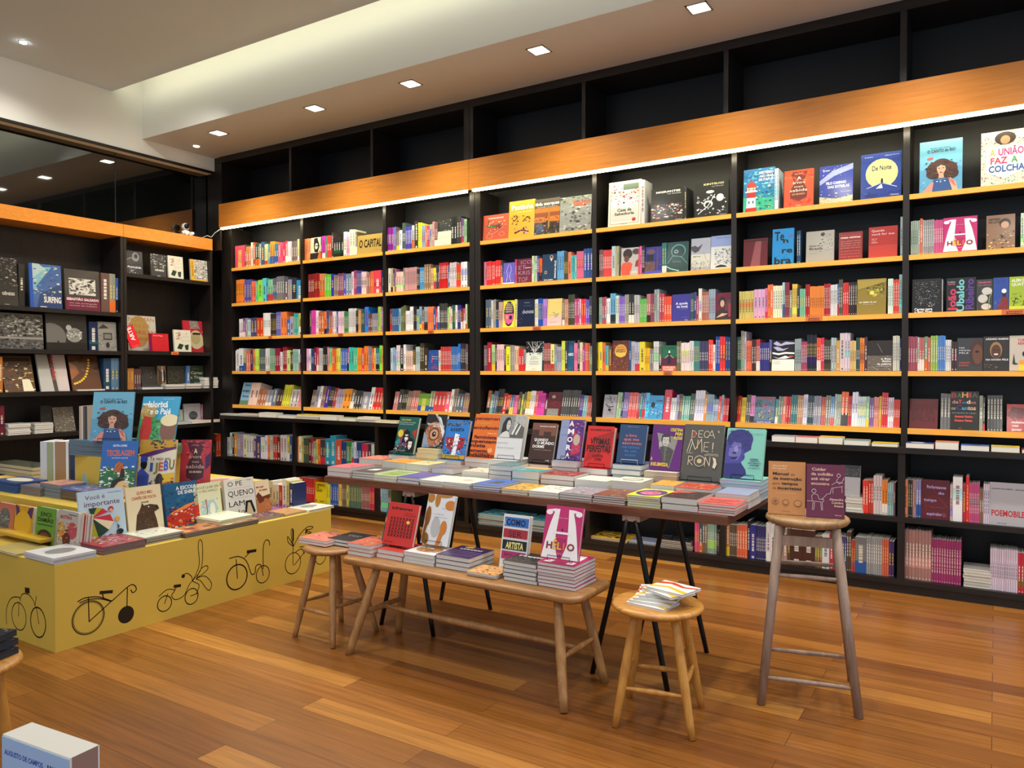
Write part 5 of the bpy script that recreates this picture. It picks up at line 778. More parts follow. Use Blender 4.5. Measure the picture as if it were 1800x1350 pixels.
def round_stool(cx, cy, z, rs, feet, label, m, mt, rz0, rung=(0.17, 0.21), lr=0.0165, thick=0.034):
    t = thing('round_stool', (0, 0, 0), label, 'stool', 'low round wooden stools')
    mb = MB(); mb.lathe([(rs - 0.028, z - thick), (rs - 0.010, z - thick + 0.008), (rs, z - thick * 0.5), (rs - 0.003, z - 0.008), (rs - 0.012, z - 0.001), (rs * 0.72, z - 0.003), (0.03, z - 0.0035)], 56, ctr=(cx, cy)); mb.build('seat', mt, t)
    top = []
    for fx, fy in feet:
        d = Vector((fx - cx, fy - cy)).normalized() * (rs * 0.62); top.append((cx + d.x, cy + d.y, z - thick + 0.002))
        leg(t, (fx, fy, 0), top[-1], lr * .95, lr * 1.1, m, seg=18, mid=lr * 1.25)
    n = len(feet)
    for k in range(n):
        a, b = k, (k + 1) % n; f = rung[k % 2] / z
        p = Vector((*feet[a], 0)).lerp(Vector(top[a]), f); q = Vector((*feet[b], 0)).lerp(Vector(top[b]), f)
        leg(t, p, q, 0.008, 0.008, m, 'rung', 12, 0.0125)
    return t
round_stool(-1.235, 3.155, 0.497, 0.198, [(-1.345, 2.955), (-1.03, 3.015), (-1.098, 3.335), (-1.412, 3.258)], 'honey coloured round stool in front, with a fan of small white books on it', PINE, PINET, 0)
round_stool(-3.202, 3.165, 0.505, 0.162, [(-3.335, 3.001), (-3.02, 2.984), (-3.01, 3.322), (-3.305, 3.335)], 'pale oak round stool at the left end of the bench', OAK, OAKT, 0)

# tall bar stool
SZ = 0.832
t = thing('bar_stool', (0, 0, 0), 'tall greyish wooden bar stool with a round seat holding two upright books', 'stool')
cx, cy, rs = -0.735, 3.745, 0.185
mb = MB(); mb.lathe([(rs - 0.03, SZ - 0.04), (rs - 0.012, SZ - 0.033), (rs, SZ - 0.018), (rs - 0.004, SZ - 0.006), (rs - 0.014, SZ), (0.03, SZ)], 56, ctr=(cx, cy)); mb.build('seat', TAUPET, t)
F = [(-0.88, 3.506), (-0.487, 3.592), (-0.575, 4.0), (-0.965, 3.905)]; T_ = [(-0.83, 3.62), (-0.60, 3.67), (-0.64, 3.88), (-0.868, 3.825)]
for (fx, fy), (tx, ty) in zip(F, T_):
    p, q = Vector((fx, fy, 0)), Vector((tx, ty, SZ - 0.038)); mb = MB(); mb.tube([p, p.lerp(q, .5), q], [0.0195, 0.021, 0.0225], 8); mb.build('leg', TAUPE, t)
def on4(i, z): return Vector((*F[i], 0)).lerp(Vector((*T_[i], SZ - 0.038)), z / SZ)
for a, b, z in ((0, 1, .125), (2, 3, .125), (0, 1, .60), (2, 3, .60), (1, 2, .3), (3, 0, .3), (1, 2, .45), (3, 0, .45)):
    leg(t, on4(a, z), on4(b, z), 0.0095, 0.0095, TAUPE, 'rung', 12, 0.011)
p, q = on4(0, .765), on4(1, .765); mb = MB(); mb.box((0, -0.009, -0.022), ((q - p).length, 0.009, 0.022)); ap = mb.build('apron', TAUPE, t); ap.location = p; ap.rotation_euler = (0, 0, math.atan2(q.y - p.y, q.x - p.x))

# ------------------------------------------------------------------ yellow stepped plinth with bicycle drawings
Y1, Y2, Y3 = 0.465, 0.68, 0.93
PX = -4.22; YEL = 'd6b850'; INK = '1c1810'
t = thing('display_plinth', (0, 0, 0), 'yellow stepped display plinth printed with black fantasy bicycles, covered in picture books', 'display plinth')
lo = MB(); lo.box((-6.9, 2.15, 0), (PX, 4.155, Y1), YEL)
def strk(pts, wd, fn, col=INK, k=1):
    for (x0, y0), (x1, y1) in zip(pts, pts[1:]):
        dx, dy = x1 - x0, y1 - y0; L = math.hypot(dx, dy) or 1; nx, ny = -dy / L * wd / 2, dx / L * wd / 2; ex, ey = dx / L * wd * .3, dy / L * wd * .3
        lo.poly([fn(x0 - nx - ex, y0 - ny - ey, k), fn(x1 - nx + ex, y1 - ny + ey, k), fn(x1 + nx + ex, y1 + ny + ey, k), fn(x0 + nx - ex, y0 + ny - ey, k)], col)
def sm(pts, n=6):
    out = []; q = [pts[0]] + list(pts) + [pts[-1]]
    for i in range(1, len(q) - 2):
        a, b, c, d = q[i - 1], q[i], q[i + 1], q[i + 2]
        for j in range(n):
            u = j / n; out.append(tuple(0.5 * (2 * b[m] + (c[m] - a[m]) * u + (2 * a[m] - 5 * b[m] + 4 * c[m] - d[m]) * u * u + (3 * b[m] - a[m] - 3 * c[m] + d[m]) * u ** 3) for m in (0, 1)))
    return out + [pts[-1]]
def ring(cx, cy, rx, ry, wd, fn): strk([(cx + rx * math.cos(a * math.pi / 18), cy + ry * math.sin(a * math.pi / 18)) for a in range(37)], wd, fn)
def disc(cx, cy, rx, ry, fn, k=2): lo.poly([fn(cx + rx * math.cos(a * math.pi / 10), cy + ry * math.sin(a * math.pi / 10), k) for a in range(20)], INK)
# drawings are traced in the side face's own coordinates: (along, up) from picture columns
def fx(u, v):   # picture point -> (y, z) on the long face
    p = atX(u, v, PX); return (p.y, p.z)
FA = lambda y, z, k: (PX + 0.0004 * k, y, z)
def S(*uv): q = [fx(0 + a / 3, 900 + b / 3) for a, b in zip(uv[::2], uv[1::2])]; return q
def W(u, v, ru, rv, wd=0.006, dbl=False):
    c = fx(u / 3, 900 + v / 3); e = fx((u + ru) / 3, 900 + v / 3 - ru / 3 * 0.22); rr = abs(e[0] - c[0]); rz = abs(fx(u / 3, 900 + (v - rv) / 3)[1] - c[1]); ring(c[0], c[1], rr, rz, wd, FA)
    if dbl: ring(c[0], c[1], rr * .92, rz * .92, wd * .5, FA)
    return c, rr, rz
W(466, 557, 83, 86, .006, True); c, a, b = W(665, 541, 39, 42, .006); disc(c[0], c[1], a, b, FA)
for q in (S(410, 473, 450, 453, 520, 448, 590, 470), S(590, 470, 680, 390, 710, 388, 718, 410, 700, 425, 690, 410), S(466, 450, 470, 578), S(470, 578, 590, 468), S(672, 400, 668, 540), S(420, 480, 466, 462, 530, 458, 580, 470), S(540, 430, 545, 450)): strk(sm(q), .006, FA)
strk(S(530, 425, 590, 420), .018, FA)
W(868, 483, 37, 40); W(1010, 445, 34, 41)
for q in (S(838, 445, 880, 410, 920, 412, 905, 440, 925, 462, 970, 440, 1000, 380, 1060, 300, 1068, 180, 1055, 145, 1045, 180, 1050, 280, 1015, 365), S(962, 338, 985, 323, 1010, 340, 1018, 365, 1050, 385, 1035, 430), S(1035, 355, 1060, 300, 1090, 283, 1095, 300, 1070, 325, 1035, 350), S(1035, 350, 1080, 338, 1115, 375, 1105, 412, 1085, 400, 1060, 365, 1035, 352), S(868, 483, 885, 430), S(1005, 443, 1040, 430)): strk(sm(q), .005, FA)
disc(*fx(966 / 3, 900 + 338 / 3), .012, .012, FA); strk(S(920, 392, 950, 388), .018, FA); strk(S(930, 395, 915, 425), .005, FA)
W(1250, 343, 53, 65, .009); W(1386, 328, 34, 45, .006)
for q in (S(1210, 245, 1260, 235, 1300, 260, 1325, 325, 1345, 320, 1350, 285, 1375, 280, 1388, 335), S(1388, 300, 1388, 190, 1400, 150, 1418, 152, 1422, 175), S(1245, 250, 1252, 350), S(1290, 240, 1320, 210)): strk(sm(q), .0065, FA)
strk(S(1305, 210, 1348, 203), .02, FA)
W(1545, 270, 40, 55, .006); W(1690, 225, 30, 50, .006)
for q in (S(1545, 280, 1545, 180, 1545, 95, 1535, 100, 1540, 160, 1548, 175), S(1545, 175, 1518, 130, 1520, 160, 1545, 180), S(1548, 180, 1580, 120, 1620, 80, 1650, 78, 1640, 90, 1615, 95, 1640, 108, 1625, 112, 1612, 98), S(1552, 280, 1610, 205), S(1560, 210, 1590, 195, 1605, 220), S(1580, 185, 1600, 182)): strk(sm(q), .006, FA)
strk(S(1545, 95, 1546, 150), .014, FA); strk(S(1615, 92, 1612, 112), .012, FA)
GB = lambda x, z, k: (x, 2.15 - 0.0004 * k, z)
def gy(a, b): p = atY(a / 3, 900 + b / 3, 2.15); return (p.x, p.z)
def G(*uv): return [gy(a, b) for a, b in zip(uv[::2], uv[1::2])]
def W2(u, v, ru, rv, wd): c = gy(u, v); e = gy(u + ru, v + ru * .36); f = gy(u, v - rv); ring(c[0], c[1], abs(e[0] - c[0]), abs(f[1] - c[1]), wd, GB)
W2(100, 550, 38, 72, .006); W2(201, 582, 40, 78, .008)
for q in (G(35, 590, 35, 510, 60, 455, 100, 450, 108, 470), G(105, 460, 120, 432, 150, 435, 175, 465, 185, 495), G(185, 495, 192, 445), G(145, 410, 145, 432), G(100, 480, 98, 550), G(192, 500, 205, 590)): strk(sm(q), .0055, GB)
strk(G(136, 412, 152, 415), .03, GB)
lo.build('lower_step', PLINTH, t)
mb = MB(); mb.box((-6.6, 2.50, Y1 + 0.0005), (-4.60, 3.90, Y2), YEL); mb.build('middle_step', PLINTH, t)
mb = MB(); mb.box((-5.30, 2.84, Y2 + 0.0005), (-4.92, 3.55, Y3), YEL); mb.build('upper_step', PLINTH, t)

# ------------------------------------------------------------------ small things on the left shelving top
p = atX(327, 409, LX - 0.05)
t = thing('helmeted_figurine', (LX - 0.06, p.y, 3.0305), 'small white helmeted figurine sitting on the orange shelf top near the corner', 'figurine')
mb = MB(); mb.lathe([(0.03, 0.0), (0.045, 0.02), (0.04, 0.05), (0.02, 0.065)], 16); mb.build('body', WHITE, t)
mb = MB(); mb.lathe([(0.012, 0.062), (0.036, 0.075), (0.045, 0.10), (0.036, 0.128), (0.012, 0.142)], 20); hm = mb.build('helmet', WHITE, t)
mb = MB(); mb.lathe([(0.03, 0), (0.026, 0.008), (0.01, 0.012)], 18); v = mb.build('visor', BLACK, hm); v.location = (0.038, -0.008, 0.102); v.rotation_euler = (0, R(90), R(-15))
for s in (-1, 1):
    mb = MB(); mb.tube([(0.01, s * 0.035, 0.045), (0.03, s * 0.06, 0.03), (0.05, s * 0.05, 0.01)], [0.012, 0.011, 0.012], 8); mb.build('arm', WHITE, t)
    mb = MB(); mb.tube([(0.0, s * 0.02, 0.012), (0.05, s * 0.025, 0.014), (0.062, s * 0.027, 0.012)], [0.014, 0.013, 0.014], 8); mb.build('leg', WHITE, t)
t = thing('power_cable', (0, 0, 0), 'loose white cable running to the light strip in the corner', 'cable')
mb = MB(); mb.tube([Vector((LX - 0.03, 5.62, 3.034)), Vector((LX + 0.012, 5.66, 3.06)), Vector((LX + 0.03, 5.70, 3.045)), Vector((LX + 0.05, 5.735, 3.10)), Vector((-7.60, 5.757, 3.14))], 0.004, 6); mb.build('cable', WHITE, t)

# shelf category tags
def shelf_tag(u, v, w_px, y, z, words, where):
    p = atY(u, v, y); dep = (p - EYE).dot(_fw); w = w_px * dep / F_PX / 0.86; h = 0.034
    t = thing('shelf_label', (p.x, y, z), where, 'shelf label', 'small orange section labels on shelf edges')
    mb = MB(); mb.box((0, -0.0014, -h), (w, -0.0004, 0), 'd8743c')
    vs, fs = GLY[('t', 'Literatura Brasileira')]
    for r_ in (0, 1):
        ws = words[r_]; g = GLY[('b', ws)]
        for f in g[1]: mb.poly([(w * (.18 + .64 * g[0][i][0]), -0.0017, -h * (.52 + .36 * r_) + h * .26 * g[0][i][1]) for i in f], '3a1a10')
    mb.build('card', PRINT, t)
make_glyphs({('b', 'Literatura'), ('b', 'Brasileira'), ('b', 'Ensaios'), ('b', 'Sociologia'), ('b', 'Arte'), ('b', 'Política')})
ye = YU - 0.0125
for u, v, w, z, ws, lb in ((472, 594, 8, SHZ[2], ('Política', 'Ensaios'), 'tiny orange section label on the third shelf of the first bay'), (468, 655, 9, SHZ[3], ('Política', 'Ensaios'), 'tiny orange section label on the fourth shelf of the first bay'), (594, 592, 11, SHZ[2], ('Sociologia', 'Ensaios'), 'orange section label on the third shelf of the second bay'), (752, 588, 12, SHZ[2], ('Sociologia', 'Política'), 'orange section label on the third shelf of the third bay'), (936, 580, 15, SHZ[2], ('Literatura', 'Ensaios'), 'orange section label on the third shelf of the fourth bay'), (1166, 655, 14, SHZ[3], ('Literatura', 'Ensaios'), 'orange section label on the fourth shelf of the fifth bay'), (1416, 560, 24, SHZ[2], ('Literatura', 'Brasileira'), 'orange section label on the third shelf of the sixth bay'), (1761, 545, 32, SHZ[2], ('Literatura', 'Brasileira'), 'orange section label on the third shelf of the rightmost bay')):
    shelf_tag(u, v, w, ye, z, ws, lb)
p = atX(301, 621, LX); t = thing('shelf_label', (LX + 0.0015, p.y, 1.713), 'small orange section label on the left wall shelf below the watch book', 'shelf label', 'small orange section labels on shelf edges')
mb = MB(); mb.box((-0.0008, 0, -0.034), (0.0002, 0.09, 0), 'e07840'); g = GLY[('b', 'Arte')]
for f in g[1]: mb.poly([(0.0006, .02 + .05 * g[0][i][0], -0.024 + .014 * g[0][i][1]) for i in f], '3a1a10')
mb.build('card', PRINT, t)
# ------------------------------------------------------------------ rows of books, read bay by bay
FA_, FB, FC, FD, FE = (380, 390, 6), (380, 590, 6), (640, 340, 8.18), (640, 500, 8.18), (500, 650, 5)
FF, FG, FH, FI = (840, 420, 7.94), (1040, 400, 6.923), (840, 580, 7.94), (1040, 580, 6.923)
FJ, FK, FN, FO, FL, FM = (1290, 470, 5.806), (1290, 660, 5.806), (1280, 220, 3.4615), (820, 300, 3.75), (1580, 470, 6.75), (1580, 650, 8.18)
FP, FQ, FR = (1480, 800, 5), (1180, 890, 4.286), (390, 740, 5.806)
row(FA_, 203, 's1', 1, '305,1,235,e04a66 320,1,240,543 370,2,215,c08050 395,1,255,ddc 420,1,250,b43 460,2,240,243 480,1,230,999 515,1,250,357 550,2,220,dd8 575,1,215,589 620,2,240,e93 660,2,215,378 710,2,220,d57 735,1,220,e35 760,1,230,c34 800,2,220,eee 860,3,220,766 878,1,235,ee9')
row(FA_, 925, 's1', 2, '960,2,230,f84 995,2,230,e96 1108,F,235,retrato 1122,1,230,456 1155,1,240,c3a 1172,1,235,387 1222,2,240,d43 1240,1,265,433 1345,4,215,222 1375,1,260,efe 1412,2,255,fbd 1470,2,275,efc 1488,1,250,765 1750,F,205,capital')
row(FC, 310, 's1', 3, '420,5,345,828 465,2,345,66b 510,2,330,543 550,1,290,eef 600,2,390,455 690,4,330,44a 725,1,340,ccc 780,1,400,333 830,2,370,ee3 880,2,330,89b 905,1,320,d73 945,2,310,c46 985,2,330,9a9 1010,1,360,c88 1055,2,350,755 1255,F,380,figura 1330,2,400,222 1400,2,400,333 1440,2,370,647 1478,3,350,9c9')
row(FO, 107, 's1', 4, '275,F,170,ciranda 445,F,245,pastinha 610,F,240,ieda 820,F,235,high')
row(FO, 930, 's1', 5, '1145,F,300,sabedoria 1170,1,295,ccc 1210 1430,F,225,migrantes 1445,1,215,333 1500 1722,F,245,kintsugi')
row(FN, 85, 's1', 6, '275,F,265,farol 298,2,250,cde 332 512,F,230,arvore 547 752,F,235,estrelas 797 1045,F,280,noite')
row(FN, 1153, 's1', 7, '1415,F,318,canto 1525 1825,F,335,colcha')
row(FA_, 213, 's2', 1, '300,4,250,f83 375,3,245,55a 420,2,225,f75 445,1,220,5b9 490,1,230,9d4 530,1,245,5cc 550,1,200,36b 600,2,230,8c9 640,3,240,667 720,4,255,777 760,1,245,556 800,2,215,99a 850,1,230,334 915,1,200,39c')
row(FA_, 975, 's2', 2, '1035,3,255,822 1095,3,260,922 1150,2,250,d85 1215,3,240,6c4 1245,1,240,33a 1285,2,225,876 1345,3,240,846 1370,1,230,55b 1430,2,230,789 1455,1,250,dcd 1480,2,260,a46 1535,4,255,449 1585,2,240,ecc 1625,2,210,a76 1665,2,240,d64 1740,1,245,e45 1778,1,240,236')
row(FC, 350, 's2', 3, '385,1,350,ddc 415,2,350,cb8 440,1,330,346 465,1,330,a58 565,3,290,ecb 590,1,340,887 760,8,340,c99 800,2,310,333 865,4,330,49c 960,3,370,975 1000,2,310,eb8 1035,2,310,ee3 1080,2,350,445 1205,5,375,c22 1235,1,340,579 1325,3,370,dcc 1390,3,340,d43 1483,2,370,eee')
row(FF, 85, 's2', 4, '120,2,335,c79 190,3,340,d33 240,2,330,d33 320,4,345,e33 345,1,340,444 515,F,300,lilac 540,1,340,b46 750,F,340,ico 775,1,370,dec 800,1,330,8b6 825,1,370,bbb 850,1,370,347 890,1,330,f62 1105,F,380,pins 1200,3,410,6ad 1255,3,390,443 1300,1,390,e86 1375,3,340,5bb 1475,4,390,d68 1600,3,420,359')
row(FG, 88, 's2', 5, '135,3,340,755 240,5,330,d44 285,1,370,bcc 325,2,370,aa8 350 580,F,340,redwoman 605,1,350,e69 640,2,350,323 850,F,330,window 905,2,370,377 1165,F,370,whale 1200 1440,F,395,moby 1700,F,410,moby2')
row(FN, 88, 's2', 6, '235,F,170,darkred 263 395,F,220,tenebra 412 436,2,200,246 468 640,F,190,brasil 667 812,F,170,notas 848 1025,F,190,quando 1040 1056,1,240,9aa')
row(FN, 1103, 's2', 7, '1160,5,210,9a9 1175,1,220,d64 1245,6,210,999 1300,5,205,c58 1510,F,215,helio 1562 1740,F,210,brownmen 1770 1830,3,210,cdb')
row(FA_, 245, 's3', 1, '285,3,190,eee 310,1,200,838 330,1,200,99a 365,2,180,cdd 430,2,200,447 500,2,195,d42 575,4,245,eee 635,4,235,333 685,3,250,66b 745,2,250,f84 780,1,170,46c 820,1,200,aab 870,2,230,3aa 905,1,230,cc4 928,1,200,4b8')
row(FA_, 985, 's3', 2, '1005,1,250,335 1055,2,255,d4a 1080,1,250,fef 1140,2,230,c63 1165,1,240,f84 1190,2,250,458 1225,2,240,944 1270,2,235,edd 1285,1,235,26a 1350,3,235,ecd 1395,3,230,384 1475,5,260,ddd 1500,2,240,443 1530,1,240,c96 1565,2,240,355 1605,1,270,38e 1645,2,200,743 1705,3,200,889 1740,2,270,ac4 1780,3,260,a7a')
row(FD, 372, 's3', 3, '405,2,330,745 500,4,330,369 530,2,330,9bb 565,2,350,675 600,2,370,664 655,3,290,fff 710,2,350,fff 755,2,350,333 790,2,310,9bc 830,1,350,8ab 865,2,350,333 915,2,340,aaa 995,4,340,f85 1030,1,310,359 1055,1,300,c46 1080,1,340,fff 1195,6,380,444 1220,1,320,7c4 1245,1,330,ecb 1265,1,300,fff 1310,2,350,365 1340,1,350,eee 1390,2,350,338 1420,2,300,823 1455,1,300,b56 1475,1,360,fff 1488,1,360,8a4')
row(FF, 105, 's3', 4, '185,2,400,567 215,1,390,ccc 250,2,400,999 290,2,370,333 345,2,360,ca9 515,F,380,oval 545,2,390,dd9 790,F,390,osse 840,2,380,ddc 905,3,390,25b 965,2,380,b8d 1170,F,380,pastel 1210,2,370,876 1260,2,370,c86 1350,4,430,443 1415,2,370,b47 1435,1,360,ecf 1505,2,360,e34 1550,2,350,66c 1603,3,400,445')
row(FG, 85, 's3', 5, '125,2,330,8a9 175,2,330,b56 225,2,310,eee 290,2,370,6ac 330,2,340,cdc 400,3,330,86c 450,2,350,998 515,2,350,333 580,3,340,bbb 665,4,290,6b5 715,2,350,b77 760,2,350,845 820,2,400,9aa 880,2,350,b45 970,3,310,e53 1200,F,330,queda 1240,2,340,355 1270,1,350,448 1295,1,300,a34 1335,1,390,ddc 1420,4,350,a65 1500,3,380,9ab 1703,F,330,monalady')
row(FJ, 50, 's3', 6, '200,5,285,cb6 315,3,300,dac 340,1,310,d79 395,2,345,e74 490,4,330,eec 515,1,360,acc 560,3,360,834 590,1,280,887 640,3,340,ec5 665,1,300,333 725,3,290,7b9 770,2,330,a22 915,7,310,e83 980,4,330,a23 1050,4,320,ddd 1065,1,330,36a 1105,2,370,554 1165,3,335,d33 1250,4,340,322 1550,F,365,defeito 1565 1620,3,360,ded 1680,3,350,d43 1712,2,400,9bb')
row(FL, 150, 's3', 7, '500,F,400,cartas 515,1,390,aaa 555 910,F,400,joao 1110,F,370,planta 1300,F,385,flor 1560,F,390,quatro')
row(FB, 205, 's4', 1, '215,1,215,eee 240,1,230,eee 285,1,240,eee 315,2,215,bb8 360,2,220,d65 385,1,220,336 410,1,230,e84 455,3,235,ce5 520,5,230,566 565,2,240,ddd 620,4,230,7a8 675,3,240,924 700,2,200,ddd 745,2,255,923 780,1,220,cd8 810,2,200,443 870,4,230,9cb 885,1,230,eee 908,1,240,226')
row(FB, 950, 's4', 2, '980,2,235,fbd 1000,1,235,ffe 1030,2,235,248 1055,1,250,712 1080,1,250,c35 1125,3,240,ccc 1170,3,260,222 1185,1,255,f8b 1220,2,240,8c8 1265,3,235,e63 1310,2,240,dd5 1380,3,235,36c 1400,1,240,c3a 1450,2,250,4cb 1490,2,245,5c9 1535,3,245,f92 1560,1,240,d44 1605,2,265,f83 1640,2,260,889 1665,1,240,f53 1680,1,240,ff6 1720,2,240,288 1750,1,270,8f5 1782,2,265,f94')
row(FD, 378, 's4', 3, '410,1,330,cde 440,1,340,9bc 465,1,310,8ae 520,2,370,edd 565,1,375,222 600,1,380,eee 700,4,290,ecb 740,2,370,222 800,3,350,bcc 860,3,400,443 915,1,330,432 1070,F,300,drip 1100,1,300,eca 1250,8,350,c44 1350,6,350,47b 1385,2,395,37d 1460,3,400,333 1490,2,390,756')
row(FH, 82, 's4', 4, '130,3,360,756 190,1,400,a23 240,2,370,bd9 265,1,370,235 365,4,370,fcc 390,1,350,212 450,1,345,ee3 510,3,360,999 565,2,350,fca 640,2,310,d33 665,1,300,aaa 895,F,410,fan 920,1,380,245 1015,6,390,a55 1065,1,375,ee8 1100,2,370,99a 1165,3,340,aab 1215,2,420,de5 1250,1,410,435 1340,F,420,amor 1390,2,390,e7a 1420,1,430,554 1460,2,400,fdb 1490,1,340,b3a 1560,4,390,d64 1592,3,350,8a9')
row(FI, 50, 's4', 5, '130,2,350,fd3 165,1,340,e75 205,2,310,5bb 245,1,300,743 455,F,370,circulo 480,1,370,358 525,2,360,bbc 580,2,350,bbc 645,1,355,ed4 705,3,280,fb2 750,2,270,888 815,4,360,ddd 850,1,300,665 1035,F,310,diabo 1085,3,360,775 1190,5,345,edd 1240,2,365,ddd 1310,4,365,488 1420,5,365,446 1475,2,380,e43 1505,1,320,edd 1560,2,420,24a 1625,2,420,e33 1685,2,420,248')
row(FJ, 18, 's4', 6, '70,3,350,354 105,2,410,998 125,1,400,cbc 180,3,310,e75 225,2,320,422 265,2,325,b44 360,5,290,338 385,1,320,66a 620,F,310,onda 685,3,330,9aa 745,3,300,a46 845,5,370,223 885,2,340,e53 920,2,340,d35 990,4,320,443 1045,2,340,abb 1080,1,310,c94 1130,1,390,dcc 1185,2,390,dcd 1245,3,310,db7 1285,2,340,355 1330,2,340,e83 1360,1,350,434 1620,F,310,lamina 1690,4,360,ddc 1707,1,330,236')
row(FL, 107, 's4', 7, '220,4,410,a56 240,1,400,bcb 300,2,400,b66 340,1,410,797 375,1,400,b65 460,3,420,9b5 550,4,420,58c 620,3,370,ddd 690,2,350,433 1000,F,390,pele1 1310,F,410,pele2 1560,F,420,torto')
row(FB, 240, 's5', 1, '330,F,235,fazer 420,2,245,fcb 510,3,180,b75 570,2,175,99a 620,1,190,678 680,2,160,543 770,4,235,dd4 850,2,190,ccc 900,2,180,e99')
row(FB, 985, 's5', 2, '1025,2,190,765 1060,1,230,99a 1090,1,235,eee 1130,2,235,866 1165,1,235,43a 1215,3,230,333 1250,2,220,a44 1320,3,210,bab 1400,2,215,e93 1440,1,200,777 1520,3,200,444 1600,1,190,99a 1640,1,240,eee 1730,3,240,d33 1768,2,180,876')
row(FE, 945, 's5', 3, '985,2,170,b77 1020,1,190,444 1060,3,190,332 1100,3,180,877 1165,4,185,a76 1260,1,160,7a4 1300,2,185,997 1400,3,185,c44 1440,1,185,d66 1465,1,210,eee 1500,2,215,876 1560,2,170,567 1610,4,180,977')
row(FH, 105, 's5', 4, '150,1,330,a64 190,1,280,7a9 245,2,330,568 330,4,360,333 380,1,300,b22 425,2,280,f62 480,2,280,569 540,2,280,e79 580,1,330,544 610,2,300,bc5 650,1,330,665 705,2,340,ec4 770,3,350,eee 810,2,350,d55 860,2,350,d4a 910,3,320,d4a 955,1,250,634 1145,F,330,maroon 1400,8,380,444 1450,3,320,529 1510,2,310,6aa 1575,3,310,c44')
row(FI, 130, 's5', 5, '290,F,280,blobs 345,2,325,9b9 370,1,320,335 430,3,330,76a 540,5,330,d55 570,2,320,a8a 600,1,330,288 640,2,330,67a 680,1,330,5be 860,F,290,cidade 950,1,380,c35 1010,2,280,ddd 1040,1,320,99c 1090,3,330,544 1185,4,310,498 1240,2,340,343 1355,4,385,dde 1390,1,340,c83 1470,4,340,8ab 1530,4,280,9ab 1560,1,320,e44 1590,1,340,9ab 1660,4,300,c34')
row(FK, 18, 's5', 6, '65,2,280,b22 115,3,265,db3 160,2,295,555 205,2,290,d8b 415,F,270,floral 445,1,260,599 490,2,290,787 525,1,290,d76 575,2,290,b24 640,3,310,377 700,3,310,b86 745,4,320,dde 810,4,310,245 885,4,310,889 930,3,300,b44 980,2,320,776 1020,2,310,58b 1090,3,335,9a9 1160,2,365,e63 1200,2,320,b24 1260,2,365,dde 1345,4,320,cdd 1380,1,320,8b8 1425,2,310,759 1475,2,320,d87 1505,1,330,c93 1570,3,370,c23 1630,3,320,dcd 1695,4,300,d43')
row(FM, 150, 's5', 7, '570,F,430,vermelho2 600 745,3,540,666 1160,F,560,bahia 1215,1,530,998 1245,1,500,333 1275 1500,5,540,444 1560 1850,F,400,monica')
row(FR, 48, 'l1', 1, '75,1,190,bbb 100,1,240,cdd 120,1,230,322 150,1,230,d94 185,2,230,99a 215,2,235,a9b 250,1,230,dda 320,3,220,ddd 345,1,200,747 390,1,230,447 432,2,220,ddd 460,2,240,ede 485,1,240,e94 515,2,240,ccb 560,2,240,b43 590,1,240,722 660,2,260,ccc 685,1,250,dc4 712,1,260,358')
row(FR, 742, 'l1', 2, '780,1,260,f95 805,1,265,fec 830,2,240,cb6 880,3,250,454 905,1,240,622 925,1,260,a33 955,1,230,999 975,1,250,dd5 1000,1,250,f73 1050,2,250,445 1100,1,265,29b 1160,1,300,39b 1215,1,265,d4553a 1265,2,250,248 1320,3,250,484 1345,1,250,9cc 1370,1,260,dde 1420,2,260,247 1490,2,250,b35 1520,1,250,334 1550,1,250,cdc')
row(FR, 1590, 'l1', 3, '1640,4,140,c87 1700,1,130,843 1900,6,200,345 2020,4,180,a75')
row(FR, 755, 'l2', 2, '935,9,245,c33 945,1,240,f62 1058,F,215,gaza 1100,2,205,ee3 1185,4,230,36b 1220,2,230,ec5 1265,3,230,765 1290,1,230,cc6 1420,8,250,576 1500,5,250,966 1553,3,250,c35')
row(FR, 1585, 'l2', 3, '1625,2,250,dcc 1690,4,250,8bc 1720,2,230,664 1760')
row(FP, 190, 'l1', 6, '240,2,290,e43 285,2,295,c43 360,3,340,dcc 410,2,305,e83 462,3,285,9bb 478,1,290,856')
row(FP, 547, 'l1', 7, '590,1,330,f86 630,2,330,233 660,2,330,b88 705,2,330,88b 960,F,345,espiral 985,1,320,caa 1070,1,390,eee 1100,1,330,a34 1130,1,410,d33 1222,6,350,c58 1255,2,300,865 1310,3,350,dcd 1660,F,375,poemobiles')
row(FP, 545, 'l2', 7, '800,9,445,a77a72 1065,12,390,9c3468 1320 1565,12,370,dcd 1650,3,360,c34')
row(FQ, 180, 'l2', 5, '215,3,235,d57 240,1,230,356 275,2,240,765 345,5,240,8a9 368,2,180,334')
row(FQ, 417, 'l2', 6, '445,1,250,c84 500,4,240,654 580,4,250,d64 600,1,290,222 645,1,260,338 720,5,260,336 755,1,290,ddd 790,1,285,ddd 880,3,260,a87 905,1,270,543 1090,2,270,4a2a20 1145,3,240,864 1200,1,260,ddd 1265,2,270,b34 1330,4,260,447 1365,2,300,543 1395,2,240,b43 1480,1,270,777 1600,7,280,999 1650,3,280,d64 1690,2,270,436')
